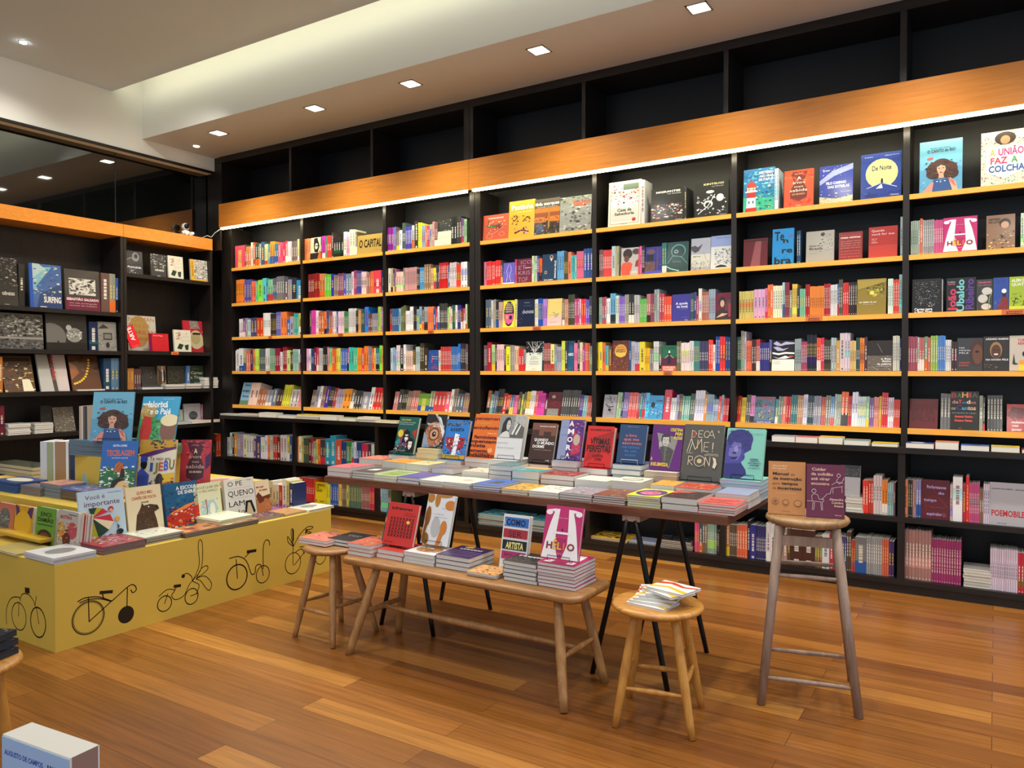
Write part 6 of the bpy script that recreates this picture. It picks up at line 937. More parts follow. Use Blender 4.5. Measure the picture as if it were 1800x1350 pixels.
# left wall
lw = 'left wall shelf '
FU, FV, FT, FW = (0, 440, 5.19), (210, 420, 4.82), (270, 680, 6.75), (0, 660, 5.45)
LF = LX - 0.045
row(FU, -35, 'x', 0, '180,F,440,genesis 235,1,400,2a2824 285 580,F,400,surfing 605 925,F,370,salgado 932 1005,1,370,654a42 1060,2,370,887 1085,1,320,46a', 'x', LF, 2.105, lw + 'below the orange band')
row(FU, -60, 'x', 0, '405,F,325,rocks 430 803,F,330,cisne 818 898,1,265,18284a 903 1073,F,265,cacto', 'x', LF, 1.705, lw + 'with the swan photo book')
row(FU, -20, 'x', 0, '25,1,330,c87a30 45 330,F,330,porto,16 375 640,F,335,cortina,16 665 935,F,320,colar,16 945 1015,1,290,1c3c5c 1115,3,290,5a7a98', 'x', LF, 1.30, lw + 'with the bead necklace book')
row(FV, 60, 'x', 0, '210,F,195,anita 275 408,F,190,genesis2 424 552,F,190,rosa 612 766,F,180,sala', 'x', LF, 2.53, lw + 'under the orange band near the corner')
row(FV, 62, 'x', 0, '125,2,180,c84 182,3,175,644 195 330,F,190,escuro,14 400,F,195,manet 412 553,F,190,nevoa 570 600,1,190,57a 720,F,190,theo', 'x', LF - 0.07, 1.30, lw + 'with the painting books near the corner')
row(FT, 205, 'x', 0, '350,F,165,passaro 362 560,F,225,esfera 600,2,210,a78 635,2,205,8a9', 'x', LF - 0.10, 0.90, lw + 'at counter height near the corner')
row(FT, 265, 'x', 0, '515,F,200,moldura 600,1,180,8aa4c4 735,2,200,2c3c44 795,2,270,e0552c', 'x', LF - 0.05, 0.48, lw + 'low in the corner')
row(FW, 390, 'x', 0, '500,F,255,preto 525 725,F,230,manchas,14', 'x', LF - 0.06, 0.90, lw + 'behind the yellow plinth')
row(FW, -60, 'x', 0, '38,2,290,7a2430', 'x', LF - 0.02, 0.90, lw + 'behind the yellow plinth, left edge')
# second layer faces on the left wall
def wallface(fr, x0, x1, h, key, xx, z, lean=R(5), roll=0.0, label=None):
    ox, oy, s = fr; y0 = atX(ox + x0 / s, 652, xx).y; y1 = atX(ox + x1 / s, 652, xx).y; dep = (Vector((xx, y0, z)) - EYE).dot(_fw)
    lab, cov, art = ART[key]; M = xf((xx, y0, z + 0.0015), math.pi / 2, lean) @ Matrix.Rotation(roll, 4, 'Y')
    lay(M, y1 - y0, h / s * dep / F_PX, 0.02, cov, art, (label or lab) + ', face out', None, hard=True, faceout=True)
wallface(FV, 78, 320, 305, 'norman', LX - 0.16, 1.715)
wallface(FV, 552, 770, 270, 'relogio', LX - 0.13, 1.715)
wallface(FV, 262, 422, 152, 'vermelho', LX - 0.05, 1.715)
wallface(FV, 470, 612, 187, 'rosa', LX - 0.05, 1.715, label='cream botanical book in front of the watch book')
ARTEROLL = R(-20)
lab, cov, art = ART['arte']; yA = atX(210 + 105 / 4.82, 652, LX - 0.03).y
lay(xf((LX - 0.03, yA, 1.735), math.pi / 2, R(6)) @ Matrix.Rotation(ARTEROLL, 4, 'Y'), 0.115, 0.235, 0.012, cov, art, lab + ' leaning on the wall shelf', None, faceout=True)

# ------------------------------------------------------------------ flat piles
T1 = lambda x, y: (560 + x / 4.5, 700 + y / 4.5)
T2 = lambda x, y: (940 + x / 4.09, 700 + y / 4.09)
def tst(fn, xR, yt, yb, xL, n, top, desc, y=3.452, d=None, **k):
    if d is None: d = 0.225 if y < 3.5 else 0.188
    u, v = fn(xR, yt); uL, _ = fn(xL, 0)
    stack(u, v, None, uL, d, TZ, n, top, desc, yfix=y, page='d2d0ca', **k)
FRn, SRn = ' at the long table front', ' in table second row'
G2 = ['6a6a68', '9a8a80', '4a5a6a', 'b0a898']
tst(T1, 245, 555, 0, 70, 2, 'coral', 'reddish-pink cover at the left end' + FRn)
tst(T1, 437, 588, 0, 262, 3, 'sepia', 'dark grey cover with a pale figure' + FRn, cols=G2)
tst(T1, 620, 618, 0, 440, 2, 'lime', 'green and yellow picture cover' + FRn)
tst(T1, 797, 634, 0, 626, 2, 'violet', 'violet-blue cover' + FRn)
tst(T1, 985, 660, 0, 803, 2, 'ivory', 'ivory cover right of the violet one' + FRn)
tst(T1, 1195, 678, 0, 993, 3, 'ivory2', 'cream cover with a small oval' + FRn)
tst(T1, 1425, 695, 0, 1217, 3, 'cobalt', 'cobalt blue cover with a grey block' + FRn)
tst(T1, 1655, 730, 0, 1450, 2, 'zebra', 'gold cover with black streaks' + FRn)
tst(T2, 172, 682, 0, -42, 2, 'blush', 'pale cover with pink and orange specks' + FRn)
tst(T2, 412, 697, 0, 180, 3, 'rose', 'grey-pink flowery cover' + FRn, cols=G2)
tst(T2, 652, 712, 0, 418, 4, 'rust', 'rust brown photo cover' + FRn, cols=['7a4430', '6a3a2c'])
tst(T2, 900, 712, 0, 662, 5, 'ovaltop', 'yellow cover with a purple and pink oval' + FRn, cols=['d8d840', 'c8c850'])
tst(T2, 1168, 728, 0, 910, 2, 'ember', 'thick books with a dark and orange curled cover' + FRn)
tst(T2, 1440, 775, 0, 1178, 4, 'scrawl', 'red scrawled cover at the right corner' + FRn, d=0.20)
R2 = 3.70
tst(T1, 500, 485, 0, 325, 2, 'salmon', 'salmon cover with dark drawing, far left' + SRn, y=3.80, cols=['8a7a70'])
tst(T1, 690, 512, 0, 505, 1, 'tangerine', 'single tangerine book' + SRn, y=R2)
tst(T1, 868, 530, 0, 690, 2, 'butter', 'butter coloured cover with ochre marks' + SRn, y=R2)
tst(T1, 1055, 560, 0, 892, 2, 'taupe', 'taupe cover with bluish edges' + SRn, y=R2)
tst(T1, 1340, 590, 0, 1130, 1, 'sketch', 'single cover of brown sketches' + SRn, y=R2)
tst(T1, 1525, 540, 0, 1350, 4, 'tealtop', 'dark teal cover under the grey photo book' + SRn, y=R2, cols=G2)
tst(T1, 1745, 585, 0, 1533, 2, 'lagoon', 'lagoon blue and orange cover' + SRn, y=R2)
tst(T2, 280, 562, 0, 45, 3, 'crimson', 'crimson-black cover before the red book' + SRn, y=R2)
tst(T2, 520, 600, 0, 288, 1, 'marks', 'thick book with grey marks on a pale cover' + SRn, y=R2)
tst(T2, 765, 608, 0, 555, 1, 'plate', 'thick book with an oval plate on a cream cover' + SRn, y=R2)
tst(T2, 1000, 632, 0, 830, 1, 'redyellow', 'single red and yellow patterned book' + SRn, y=R2, d=0.2)
tst(T2, 1265, 660, 0, 1015, 2, 'firered', 'fire red and orange cover before the large grey book' + SRn, y=R2, d=0.2)
tst(T2, 1540, 700, 0, 1300, 2, 'steel', 'steel grey cover near the right edge' + SRn, y=3.67, d=0.22)

O3 = lambda x, y: (820 + x / 3.75, 580 + y / 3.75)
def dsp(fn, key, BL, BR, yt, n, **k):
    (a, b), (c, d) = fn(*BL), fn(*BR); display(key, a, c, fn(0, yt)[1], (b + d) / 2, k.pop('y', 3.94), n, 0, where='on the long table', **k)
dsp(T1, 'verde', (590, 435), (745, 445), 150, 3)
dsp(T1, 'retina', (815, 388), (975, 392), 130, 5, pcov='butter', stand=False, ppage='c8c0a0')
dsp(T1, 'romeu', (965, 468), (1150, 488), 172, 3, y=3.93)
dsp(T1, 'pensamento', (1190, 458), (1388, 462), 128, 4)
dsp(T1, 'moca', (1375, 470), (1590, 480), 134, 4, t=0.04)
dsp(O3, 'dorme', (402, 870), (562, 878), 615, 4)
dsp(O3, 'amora', (592, 852), (747, 858), 593, 4, pcov='steel')
dsp(O3, 'vitimas', (768, 895), (945, 908), 635, 3, t=0.035)
dsp(O3, 'olivro', (985, 872), (1165, 883), 625, 5, white=True)
dsp(O3, 'perirossi', (1200, 915), (1405, 928), 627, 5, stand=False, pcov='blush', ppage='b8a898')
dsp(O3, 'decameron', (1405, 975), (1668, 1000), 625, 3, y=3.93)
dsp(T2, 'antes', (1355, 560), (1632, 588), 218, 5, ppage='b8bcd0')

# bench piles
Z6 = lambda x, y: (500 + x / 3, 820 + y / 3)
BT = BZ + 0.0005
def bst(xR, yt, yb, xL, n, top, desc, d=0.2, z=BT, **k):
    u, v = Z6(xR, yt); _, vb = Z6(xR, yb); stack(u, v, vb, Z6(xL, 0)[0], d, z, n, top, desc, page='d8d8d4', **k)
bst(455, 420, 482, 335, 3, 'coralmint', 'coral and mint cover at the left end of the bench')
bst(622, 455, 502, 487, 2, 'xred', 'red cover with black crosses on the bench')
bst(790, 470, 530, 630, 3, 'whiteblob', 'white and tan blob cover on the bench', d=0.19, spread=0.004)
bst(975, 488, 560, 800, 3, 'purplelines', 'thick purple lined cover on the bench', d=0.23)
bst(1112, 575, 600, 960, 2, 'sand', 'small sand coloured comic cover on the bench', d=0.15)
bst(1328, 520, 628, 1155, 5, 'blacknote', 'black notebook style cover on the bench', d=0.19, cols=['3a3c40'])
bst(1530, 530, 660, 1335, 7, 'magenta', 'tall magenta pile at the right end of the bench', d=0.22, cols=['a82a60'], jig=0.003)
# stool piles
SLZ = 0.5055
bst(222, 395, 425, 78, 2, 'salmon', 'orange-red lifted cover on the pale oak stool', z=SLZ, d=0.2)
bst(362, 398, 430, 226, 2, 'night', 'charcoal cover with pale lettering on the pale oak stool', z=SLZ, d=0.2)
def put_display(key, uL, uR, vb, vt, base_z, y, lean, lab='', **k):
    A = atY(uL, vb, y); B = atY(uR, vb, y)
    return stander(key, (A.x, y, 0), B.x - A.x, vt, base_z, 0, lean, where=lab, **k)
a = Z6(515, 432); b = Z6(672, 440); put_display('infraturas', a[0], b[0], a[1], Z6(0, 186)[1], BT + 0.06, 3.20, R(17), ' on the bench', stand=False)
M = xf((atY(Z6(508, 0)[0], 430, 3.235).x, 3.232, BT + 0.06), 0, R(17)); lay(M, 0.15, 0.225, 0.016, 'd88a68', 'p 2a5a5c 0 0 .5 .2 0 .5;p 1c1c20 0 .3 .4 .5 .2 .7;p e0b060 .1 .1 .5 .3 .3 .6;p 2a6a60 0 .6 .3 .8 0 1', 'salmon book with dark triangles, standing behind the black-crosses book on the bench', None, hard=False, faceout=True)
a = Z6(716, 410); b = Z6(858, 430); put_display('bolhas', a[0], b[0], a[1], Z6(0, 142)[1], BT + 0.075, 3.27, R(17), ' on the bench', stand=True)
a = Z6(1130, 495); b = Z6(1268, 500); put_display('artista', a[0], b[0], a[1], Z6(0, 248)[1], BT + 0.012, 3.24, R(11), ' on the bench', stand=True, t=0.03)
a = Z6(1350, 500); b = Z6(1545, 512); put_display('helio', a[0], b[0], a[1], Z6(0, 200)[1], BT + 0.133, 3.12, R(15), ' on the magenta pile', stand=True, label='magenta book with giant white letter H, standing')
# fan of small white books on the honey stool
lab = 'white arc-patterned book'
r = random.Random(4)
fanspots = [(-1.335, 3.035, -8), (-1.335, 3.055, 2), (-1.332, 3.075, 12), (-1.325, 3.095, 22), (-1.315, 3.11, 32), (-1.275, 3.07, -28), (-1.26, 3.085, -14)]
fn_ = ['lowest', 'second from below', 'third from below', 'middle', 'third from the top', 'second from the top', 'topmost']
for i, (x, y, a) in enumerate(fanspots):
    cv, ar = TOPS['arc']; zz = 0.4935 + i * 0.0105
    M = Matrix.Translation((x + 0.09, y + 0.09, zz)) @ Matrix.Rotation(R(a), 4, 'Z') @ Matrix.Translation((-0.09, -0.075, 0.0098)) @ Matrix.Rotation(-math.pi / 2, 4, 'X')
    lay(M, 0.185, 0.14, 0.0095, 'e8e6de', 'p c8442c 0 .55 .3 .75 .7 .6 1 .75 1 .9 .7 .75 .3 .95 0 .8;p e0b830 0 .1 .4 .35 1 .05 1 .25 .4 .5 0 .3', '%s, %s of the fan on the front stool' % (lab, fn_[i]), 'small books fanned on the front stool', page='dcdcdc', vis=1.2, flat=True)
# two books on the bar stool
bz = SZ + 0.001
A = atY(1352, 901, 3.70); B = atY(1416, 905, 3.70)
stander('manual', (A.x, 3.675, 0), (B.x - A.x) * 1.0, 810, bz, R(10), R(9), where=' on the bar stool', t=0.018)
A2 = atY(1417, 905, 3.69); B2 = atY(1484, 911, 3.69)
stander('cuidar', (A2.x + 0.001, 3.685, 0), (B2.x - A2.x) * 1.0, 815, bz, R(10), R(9), where=' on the bar stool', t=0.018)

# ------------------------------------------------------------------ yellow plinth books
V5 = lambda x, y: (x / 5.4545, 820 + y / 5.4545)
V3 = lambda x, y: (x / 3.75, 640 + y / 3.75)
H5 = lambda x, y: (300 + x / 5.625, 780 + y / 5.625)
P1 = Y1 + 0.0006
def pst(fn, x, yt, yb, xL, xR, n, top, desc, z=P1, **k):
    u, v = fn(x, yt); _, vb = fn(x, yb); stack(u, v, vb, fn(xL, 0)[0], fn(xR, 0)[0], z, n, top, desc, rot=True, **k)
ple = ', yellow plinth lower step'
pst(V5, 515, 885, 950, 228, 925, 5, 'mag1', 'white cover with grey oval at the near corner' + ple, page='c4c4cc')
pst(V5, 990, 775, 855, 700, 1395, 6, 'glossred', 'plastic wrapped red and silver covers' + ple, page='8c8880', cols=['a04858', '8a8680'])
pst(V5, 1400, 685, 752, 1140, 1765, 5, 'kids1', 'cream illustrated cover' + ple, cols=['5a4a44', '6a6058'])
pst(V5, 1775, 640, 690, 1590, 2480, 4, 'kids2', 'glossy brown illustrated cover' + ple, page='a09888', cols=['4a4440'])
pst(H5, 497, 760, 855, 215, 810, 10, 'kids3', 'tall pile of cream picture books' + ple, page='e0e0c4', cols=['ded8b4'])
pst(H5, 818, 755, 782, 640, 1130, 2, 'kids4', 'dark flat pair' + ple, cols=['3a343c'])
pst(H5, 1135, 700, 722, 940, 1345, 2, 'kids5', 'tan flat cover' + ple, page='c8c8bc')
pst(H5, 1365, 660, 684, 1150, 1612, 1, 'kids7', 'white flat cover with pale oval at the far corner' + ple)
N, H, wx, d = stack(*H5(1100, 640), H5(0, 650)[1], H5(880, 0)[0], 0.22, P1, 1, 'kids6', 'purple and pink flat cover' + ple, rot=True, xfix=-4.45, thick=0.01, wid=0.18) if False else (0, 0, 0, 0)
M = xf((-4.47, 3.80, P1), math.pi / 2, 0, True, 0.010); lay(M, 0.24, 0.20, 0.0095, TOPS['kids6'][0], TOPS['kids6'][1], 'purple and pink flat cover beside the far corner' + ple, None, flat=True)
# left end of the lower step
stack(*V5(150, 850), V5(0, 866)[1], -20, 0.2, P1, 3, 'oliv', 'pale low pile at the very left' + ple, cols=['c8c4a8'])
stack(*V5(385, 705), V5(0, 740)[1], -10, 0.16, P1 + 0.026, 2, 'yellowgloss', 'glossy yellow cover at the left' + ple, page='d0b050')
# books standing at the end face, facing the viewer
yb_ = 2.385
def endface(key, x0, x1, yt, where=ple, fn=V5, t=0.03, xx=0.0):
    A = atY(fn(x0, 0)[0], 900, yb_ + xx); B = atY(fn(x1, 0)[0], 900, yb_ + xx)
    stander(key, (A.x, yb_ + xx, 0), B.x - A.x, fn(0, yt)[1], P1, 0, R(6), where=where, t=t)
endface('cinza', -60, 112, 335)
endface('bicho', 118, 290, 362)
endface('sonho', 322, 505, 378)
endface('mazinha', 532, 715, 412)
A = atY(V5(532, 0)[0], 900, yb_); B = atY(V5(715, 0)[0], 900, yb_)
for i in range(4):
    lay(xf((A.x + 0.012 * (i + 1), yb_ + 0.021 + 0.011 * i, P1), 0, R(6)), B.x - A.x, 0.205, 0.009, ['c8b8a8', 'b8343c', 'd8c8b8', 'a89888'][i], '', '%s copy behind the patterned red-titled picture book' % ORD[i], 'copies behind the patterned picture book', page='e0dcd4')
# books leaning against the middle step, facing right
def side(key, fn, x0, x1, yt, xx=-4.50, lean=R(9), t=0.012, where=ple, z=P1, rz=math.pi / 2):
    A = atX(fn(x0, 0)[0], 900, xx); B = atX(fn(x1, 0)[0], 900, xx)
    stander(key, (xx, A.y, 0), B.y - A.y, fn(0, yt)[1], z, rz, lean, where=where, t=t)
side('voce', V5, 787, 1222, 250)
side('chapeu', V5, 1243, 1580, 210)
side('shira', V5, 1610, 1925, 172, t=0.03)
side('amigo', H5, 258, 522, 405)
side('lamao', H5, 562, 855, 365, t=0.03)
side('mandela', H5, 862, 1000, 370)
# middle step piles
P2_ = Y2 + 0.0006; ple2 = ', yellow plinth middle step'
pst(V5, 785, 200 + 40, 345, 575, 1150, 8, 'dream', 'blue and orange dreamlike cover' + ple2, z=P2_, page='8a857c', cols=['6a5a50'])
stack(*V5(582, 180), V5(0, 312)[1], V5(385, 0)[0], 0.17, P2_, 8, 'pinkface', 'pink face cover' + ple2, page='8e96a0', cols=['6a7484'])
stack(*V5(160, 160), V5(0, 262)[1], -15, 0.2, P2_, 7, 'bluestack', 'blue covers at the left edge' + ple2, page='4a68a0', cols=['34508c'])
stack(*V5(385, 205), V5(0, 290)[1], V5(165, 0)[0], 0.1, P2_, 5, 'taupe', 'low greyish covers between the blue and pink piles' + ple2, page='8a8484')
cu = 71
for i, (px_, c) in enumerate(((12, 'c8ccd8'), (11, '9aa484'), (3, 'd8dce8'), (19, 'a07c5c'), (5, 'dfe2ec'), (3, '4a4434'), (9, '1c2c5c'), (4, 'c8ccdc'))):
    t_ = px_ * 5.6 / F_PX; p0 = atD(cu + px_, 847, 5.6); cu += px_
    lay(Matrix.Translation((p0.x, p0.y, P2_)) @ Matrix.Rotation(math.pi / 2 + YAW, 4, 'Z'), 0.2, 0.305 - 0.004 * (i % 3), t_ - 0.001, c, '', 'upright %s picture book edge, %s from left, middle step left end' % (cname(C(c)), ORD[i]), 'upright picture books on the middle step', page='e0e0e6', vis=2)
stack(57, 822, None, -20, 0.2, P2_, 3, 'darkgreen', 'green and crimson covers at the far left' + ple2, yfix=3.0, page='c0b8a8', cols=['a8284c', '3a4a34'])
def cam_face(key, uL, uR, vt, z, dep, lean=R(10), t=0.014, where='', rz=YAW, **k):
    p = atD(uL, 800, dep); w = (uR - uL) * dep / F_PX
    return stander(key, (p.x, p.y, 0), w, vt, z, rz, lean, where=where, t=t, **k)
cam_face('tecelagem', 170, 233, 775, P2_, 4.93, R(12), where=ple2)
cam_face('ijebu', 238, 303, 773, P2_, 5.10, R(12), where=ple2)
cam_face('arvore2', 314, 367, 773, P2_, 5.28, R(8), where='')
lab, cov, art = ART['cantoazul']
cam_face('cantoazul', 139, 172, 796, P2_, 5.12, R(22), where=' on the middle step')
M = xf((-4.80, 3.02, P2_), math.pi / 2, 0, True, 0.03)
for i in range(5):
    lay(xf((-4.66, 2.98 + i * .002, P2_ + i * 0.007), math.pi / 2, 0, True, 0.0066), 0.34, 0.2, 0.0062, TOPS['purp'][0], TOPS['purp'][1] if i == 4 else '', '%s dark purple patterned book of the low pile on the middle step' % ['lowest', 'second', 'middle', 'fourth', 'topmost'][i], 'dark purple pile on the middle step', flat=True, page='4a4258')
for i in range(3):
    lay(xf((-4.66, 3.42, P2_ + i * 0.010), math.pi / 2, 0, True, 0.0096), 0.27, 0.2, 0.009, ['b8bcc0', 'c8c8c0', 'd8d4c8'][i], TOPS['peach'][1] if i == 2 else '', '%s pale peach-oval book of the far pile on the middle step' % ['lowest', 'middle', 'topmost'][i], 'pale pile on the middle step', flat=True, page='d0d0c4')
cu = 477
for i, (px_, h_, c) in enumerate(((6, .19, 'c8c0b0'), (5, .165, 'd8c8a8'), (6, .17, 'd8d4c8'), (6, .165, 'b8343c'), (7, .215, 'e4e0d0'), (5, .205, 'c8c070'), (7, .19, '24305c'))):
    p0 = atY(cu, 878, 4.02); p1 = atY(cu + px_, 878, 4.02); cu += px_
    lay(Matrix.Translation((p1.x, 4.0, P1)) @ Matrix.Rotation(math.pi / 2, 4, 'Z'), 0.13, h_, p1.x - p0.x - 0.001, c, '', 'small upright %s board book, %s from left, far end of plinth' % (cname(C(c)), ORD[i]), 'small board books at the far end of the plinth', marks=1, seed=i * 3, vis=2)
# upper step
P3_ = Y3 + 0.0006; ple3 = ', yellow plinth top'
p = atD(131, 790, 4.95)
for i in range(9):
    h_ = 0.0115; M = Matrix.Translation((-5.315, 2.81, P3_ + i * h_)) @ Matrix.Rotation(YAW * 0.3 + (i % 3 - 1) * 0.01, 4, 'Z') @ Matrix.Translation((0, 0, h_)) @ Matrix.Rotation(-math.pi / 2, 4, 'X')
    lay(M, 0.36, 0.27, h_ - 0.0008, TOPS['dblue'][0] if i > 6 else ['6a7c88', '5c6c78'][i % 2], '', '%s thin blue picture book in the pile%s' % (['lowest', 'second', 'third', 'fourth', 'fifth', 'sixth', 'seventh', 'eighth', 'topmost'][i], ple3), 'thin blue picture books under the girl cover', flat=True, page='7a8a98')
PZ = P3_ + 9 * 0.0115
cam_face('canto', 158, 230, 689, PZ, 5.08, R(10), where=ple3, stand=True, label='large blue picture book of a girl with curly brown hair')
cam_face('paje', 238, 305, 697, P3_ + 0.055, 5.22, R(20), where=ple3, stand=True, rz=YAW)
for i in range(4):
    M = Matrix.Translation((-5.02, 3.13, P3_ + i * 0.0135)) @ Matrix.Rotation(YAW * 0.6, 4, 'Z') @ Matrix.Translation((0, 0, 0.0135)) @ Matrix.Rotation(-math.pi / 2, 4, 'X')
    lay(M, 0.30, 0.22, 0.0125, ['4a7a3c', '8aa8d0', '3a7a4c', '3a7a44'][i], '', '%s green-edged picture book under the two-profile cover' % ['lowest', 'second', 'third', 'topmost'][i], 'green picture book pile on the plinth', flat=True, page='7a9068')
for i, c in enumerate(('c8a890', 'd8d0c8', '6a5a4c', '3a3a44', 'c0a890')):
    p = atD(142 + i * 3.5, 700, 5.22); M = Matrix.Translation((p.x, p.y, P3_)) @ Matrix.Rotation(math.pi / 2 + YAW, 4, 'Z')
    lay(M, 0.18, 0.33, 0.012, c, '', 'upright %s picture book edge, %s from left on top of the plinth' % (cname(C(c)), ORD[i]), 'upright picture books on top of the plinth', page='c8c8d0')

# ------------------------------------------------------------------ books lying on the base cabinet ledge
WL = WT + 0.0006
def ledge(fn, x0, x1, yt, n, top, desc, dp=0.11, yy=YLO + 0.0, page='f4f0e2'):
    u0, v = fn(x0, yt); u1, _ = fn(x1, yt); u1 -= 1.5; yy = yy - 0.012 + (int(u0) % 4) * 0.006; P = atY(u1, v, yy); Q = atY(u0, v, yy)
    stack(u1, v, None, u0, dp, WL, n, top, desc, yfix=yy, page=page, thick=(0.044, 0.024, 0.036, 0.019, 0.03, 0.05)[int(u0) % 6], jig=0.007)
led = ', lying on the black ledge '
E5 = lambda x, y: (500 + x / 5, 650 + y / 5)
K5 = lambda x, y: (1290 + x / 5.806, 660 + y / 5.806)
M8 = lambda x, y: (1580 + x / 8.18, 650 + y / 8.18)
ledge(lambda x, y: (x, y), 387, 414, 718, 2, 'whitey', 'white book pair' + led + 'at the far left corner')
for i, (a, b, tp, wd) in enumerate(((418, 452, 'peach', 'cream book'), (455, 486, 'whitey', 'whitish book'), (488, 518, 'steel', 'pale blue-edged book'), (521, 560, 'sun', 'yellow-covered book'), (563, 594, 'butter', 'ivory book'), (596, 626, 'lime', 'greenish book'), (629, 658, 'ivory', 'off-white book'), (661, 700, 'butter', 'buttery book'))):
    ledge(lambda x, y: (x, y), a, b, 722 + i * 1.6, 1 + (i % 3 == 0), tp, wd + led + ', %s from the left corner' % ORD[i + 1])
for i, (a, b, yt, tp, wd) in enumerate(((385, 630, 622, 'steel', 'thick grey book'), (632, 865, 655, 'coral', 'plum-covered book'), (870, 1125, 662, 'yellowgloss', 'dark and yellow book'), (1130, 1395, 672, 'lagoon', 'blue-green book'), (1400, 1675, 685, 'sun', 'yellow book'))):
    ledge(K5, a, b, yt, 1, tp, wd + led + 'of the sixth bay')
for i, (a, b, yt, tp, wd) in enumerate(((100, 515, 1065, 'navytop', 'blue arched book'), (522, 870, 1095, 'orangetop', 'orange book'), (888, 1310, 1105, 'cobalt', 'blue picture book'), (1330, 1755, 1145, 'sun', 'bright yellow book'), (1762, 1990, 1150, 'crimson', 'red book'))):
    ledge(M8, a, b, yt, 1, tp, wd + led + 'of the rightmost bay')
Q4 = lambda x, y: (820 + x / 4.286, 860 + y / 4.286)
B2 = L2 + 0.0006
def low(x0, x1, yt, n, top, desc, thick, z=B2, dp=0.26): u0, v = Q4(x0, yt); u1, _ = Q4(x1, yt); stack(u1, v, None, u0, dp, z, n, top, desc, yfix=YLO + 0.03, thick=thick, page='c0b8a8', jig=0.008)
low(65, 420, 190, 7, 'magazine', 'large magazines on the bottom shelf behind the bench display', 0.10)
low(440, 760, 200, 7, 'magazine', 'large teal magazines in the second low pile behind the bench', 0.095)
low(905, 1215, 330, 2, 'zebra', 'flat ochre magazines on the bottom shelf of the fifth bay', 0.022)
low(1225, 1425, 330, 2, 'steel', 'flat blue-grey magazines on the bottom shelf', 0.026, dp=0.2)
low(1440, 1700, 370, 5, 'blackwrap', 'wrapped black and white magazines on the bottom shelf', 0.07, dp=0.2)
P5 = lambda x, y: (1480 + x / 5, 800 + y / 5)
def lowp(fn, x0, x1, yt, n, top, desc, z, thick, dp=0.22): u0, v = fn(x0, yt); u1, _ = fn(x1, yt); stack(u1, v, None, u0, dp, z, n, top, desc, yfix=YLO + 0.035, thick=thick, page='d8d4c8')
lowp(P5, 1068, 1318, 1060, 6, 'whitey', 'white books between the plum and the pale spines on the bottom shelf', B2, 0.115)
lowp(P5, 30, 186, 385, 5, 'whitey', 'white books under the silver square book behind the bar stool', L1 + 0.0006, 0.105)
A = atY(P5(25, 0)[0], 900, YLO + 0.05); B = atY(P5(225, 0)[0], 900, YLO + 0.05)
stander('prata', (A.x - 0.03, YLO + 0.045, 0), B.x - A.x - 0.02, P5(0, 85)[1], L1 + 0.107, 0, R(8), where=' behind the bar stool')
# left wall flat piles
def wpile(fr, x0, x1, n, top, desc, z, thick, xx=LX - 0.03, dp=0.2):
    ox, oy, s = fr; y0 = atX(ox + x0 / s, 652, xx).y; y1 = atX(ox + x1 / s, 652, xx).y; tt = thick / n; r = random.Random(int(x0) + n)
    for k in range(n):
        M = xf((xx + r.uniform(-.006, .004), y0 + r.uniform(-.005, .005), z + 0.0006 + tt * k), math.pi / 2, 0, True, tt - 0.0008); i = n - 1 - k
        lay(M, y1 - y0, dp, tt - 0.001, TOPS[top][0], TOPS[top][1] if not i else '', ('%s, ' % ('top one' if not i else ORD[i] + ' one down') if n > 1 else '') + desc, desc if n > 1 else None, page='dcd8d0', flat=True)
wpile(FW, 72, 290, 6, 'whitey', 'left white pile on the wall shelf behind the plinth', 0.90, 0.105)
wpile(FW, 326, 505, 5, 'whitey', 'right white pile on the wall shelf behind the plinth', 0.90, 0.10)
wpile(FV, 190, 365, 1, 'steel', 'single white book under the slanted grey book on the wall shelf', 1.30, 0.025)
wpile(FV, 395, 555, 2, 'whitey', 'white pair below the park scene painting book', 1.30, 0.05)
wpile(FV, 566, 692, 2, 'whitey', 'white pair below the green-black title book', 1.30, 0.055)
wpile(FV, 722, 838, 4, 'whitey', 'white pile at the corner end of the wall shelf', 1.30, 0.125)
wpile(FT, 200, 440, 2, 'dblue', 'cream pair with blue cover on the counter-high wall shelf', 0.90, 0.032, xx=LX + 0.0)
wpile(FT, 445, 620, 1, 'ivory', 'cream thick book on the counter-high wall shelf', 0.90, 0.034, xx=LX + 0.0)
wpile(FT, 625, 790, 1, 'crimson', 'cream book with red cover on the counter-high wall shelf', 0.90, 0.036, xx=LX + 0.0)
wpile(FU, 705, 955, 1, 'whitey', 'single white book beneath the bead necklace book', 1.30, 0.016, xx=LX + 0.0, dp=0.035)

# ------------------------------------------------------------------ nearest foreground at the left
NB = atZ(3, 1290, 0.75); NR = atZ(122, 1333, 0.75); rz = math.atan2(NR.y - NB.y, NR.x - NB.x); w = (NR - NB).length; hh = 0.24; th = 0.062
t = thing('side_table', (NB.x + 0.05, NB.y + 0.1, 0), 'small low wooden side table under the white box book', 'table')
zt = 0.75 - hh - 0.002
mb = MB(); mb.box((-0.26, -0.20, zt - 0.03), (0.24, 0.16, zt)); bevel(mb.build('tabletop', PINET, t), 0.004)
for x in (-0.22, 0.20):
    for y in (-0.16, 0.12): mb = MB(); mb.box((x - 0.018, y - 0.018, 0), (x + 0.018, y + 0.018, zt - 0.0305)); mb.build('leg', PINE, t)
lab, cov, art = ART['poemobiles2']
t = thing('book', (NB.x, NB.y, zt + 0.001), lab, 'book', rz=rz)
mb = MB(); mb.box((0, 0.002, 0), (w, th, hh), 'f0ece0', skip=('+x',)); mb.poly([(w, 0.002, 0), (w, th, 0), (w, th, hh), (w, 0.002, hh)], '9c7c74')
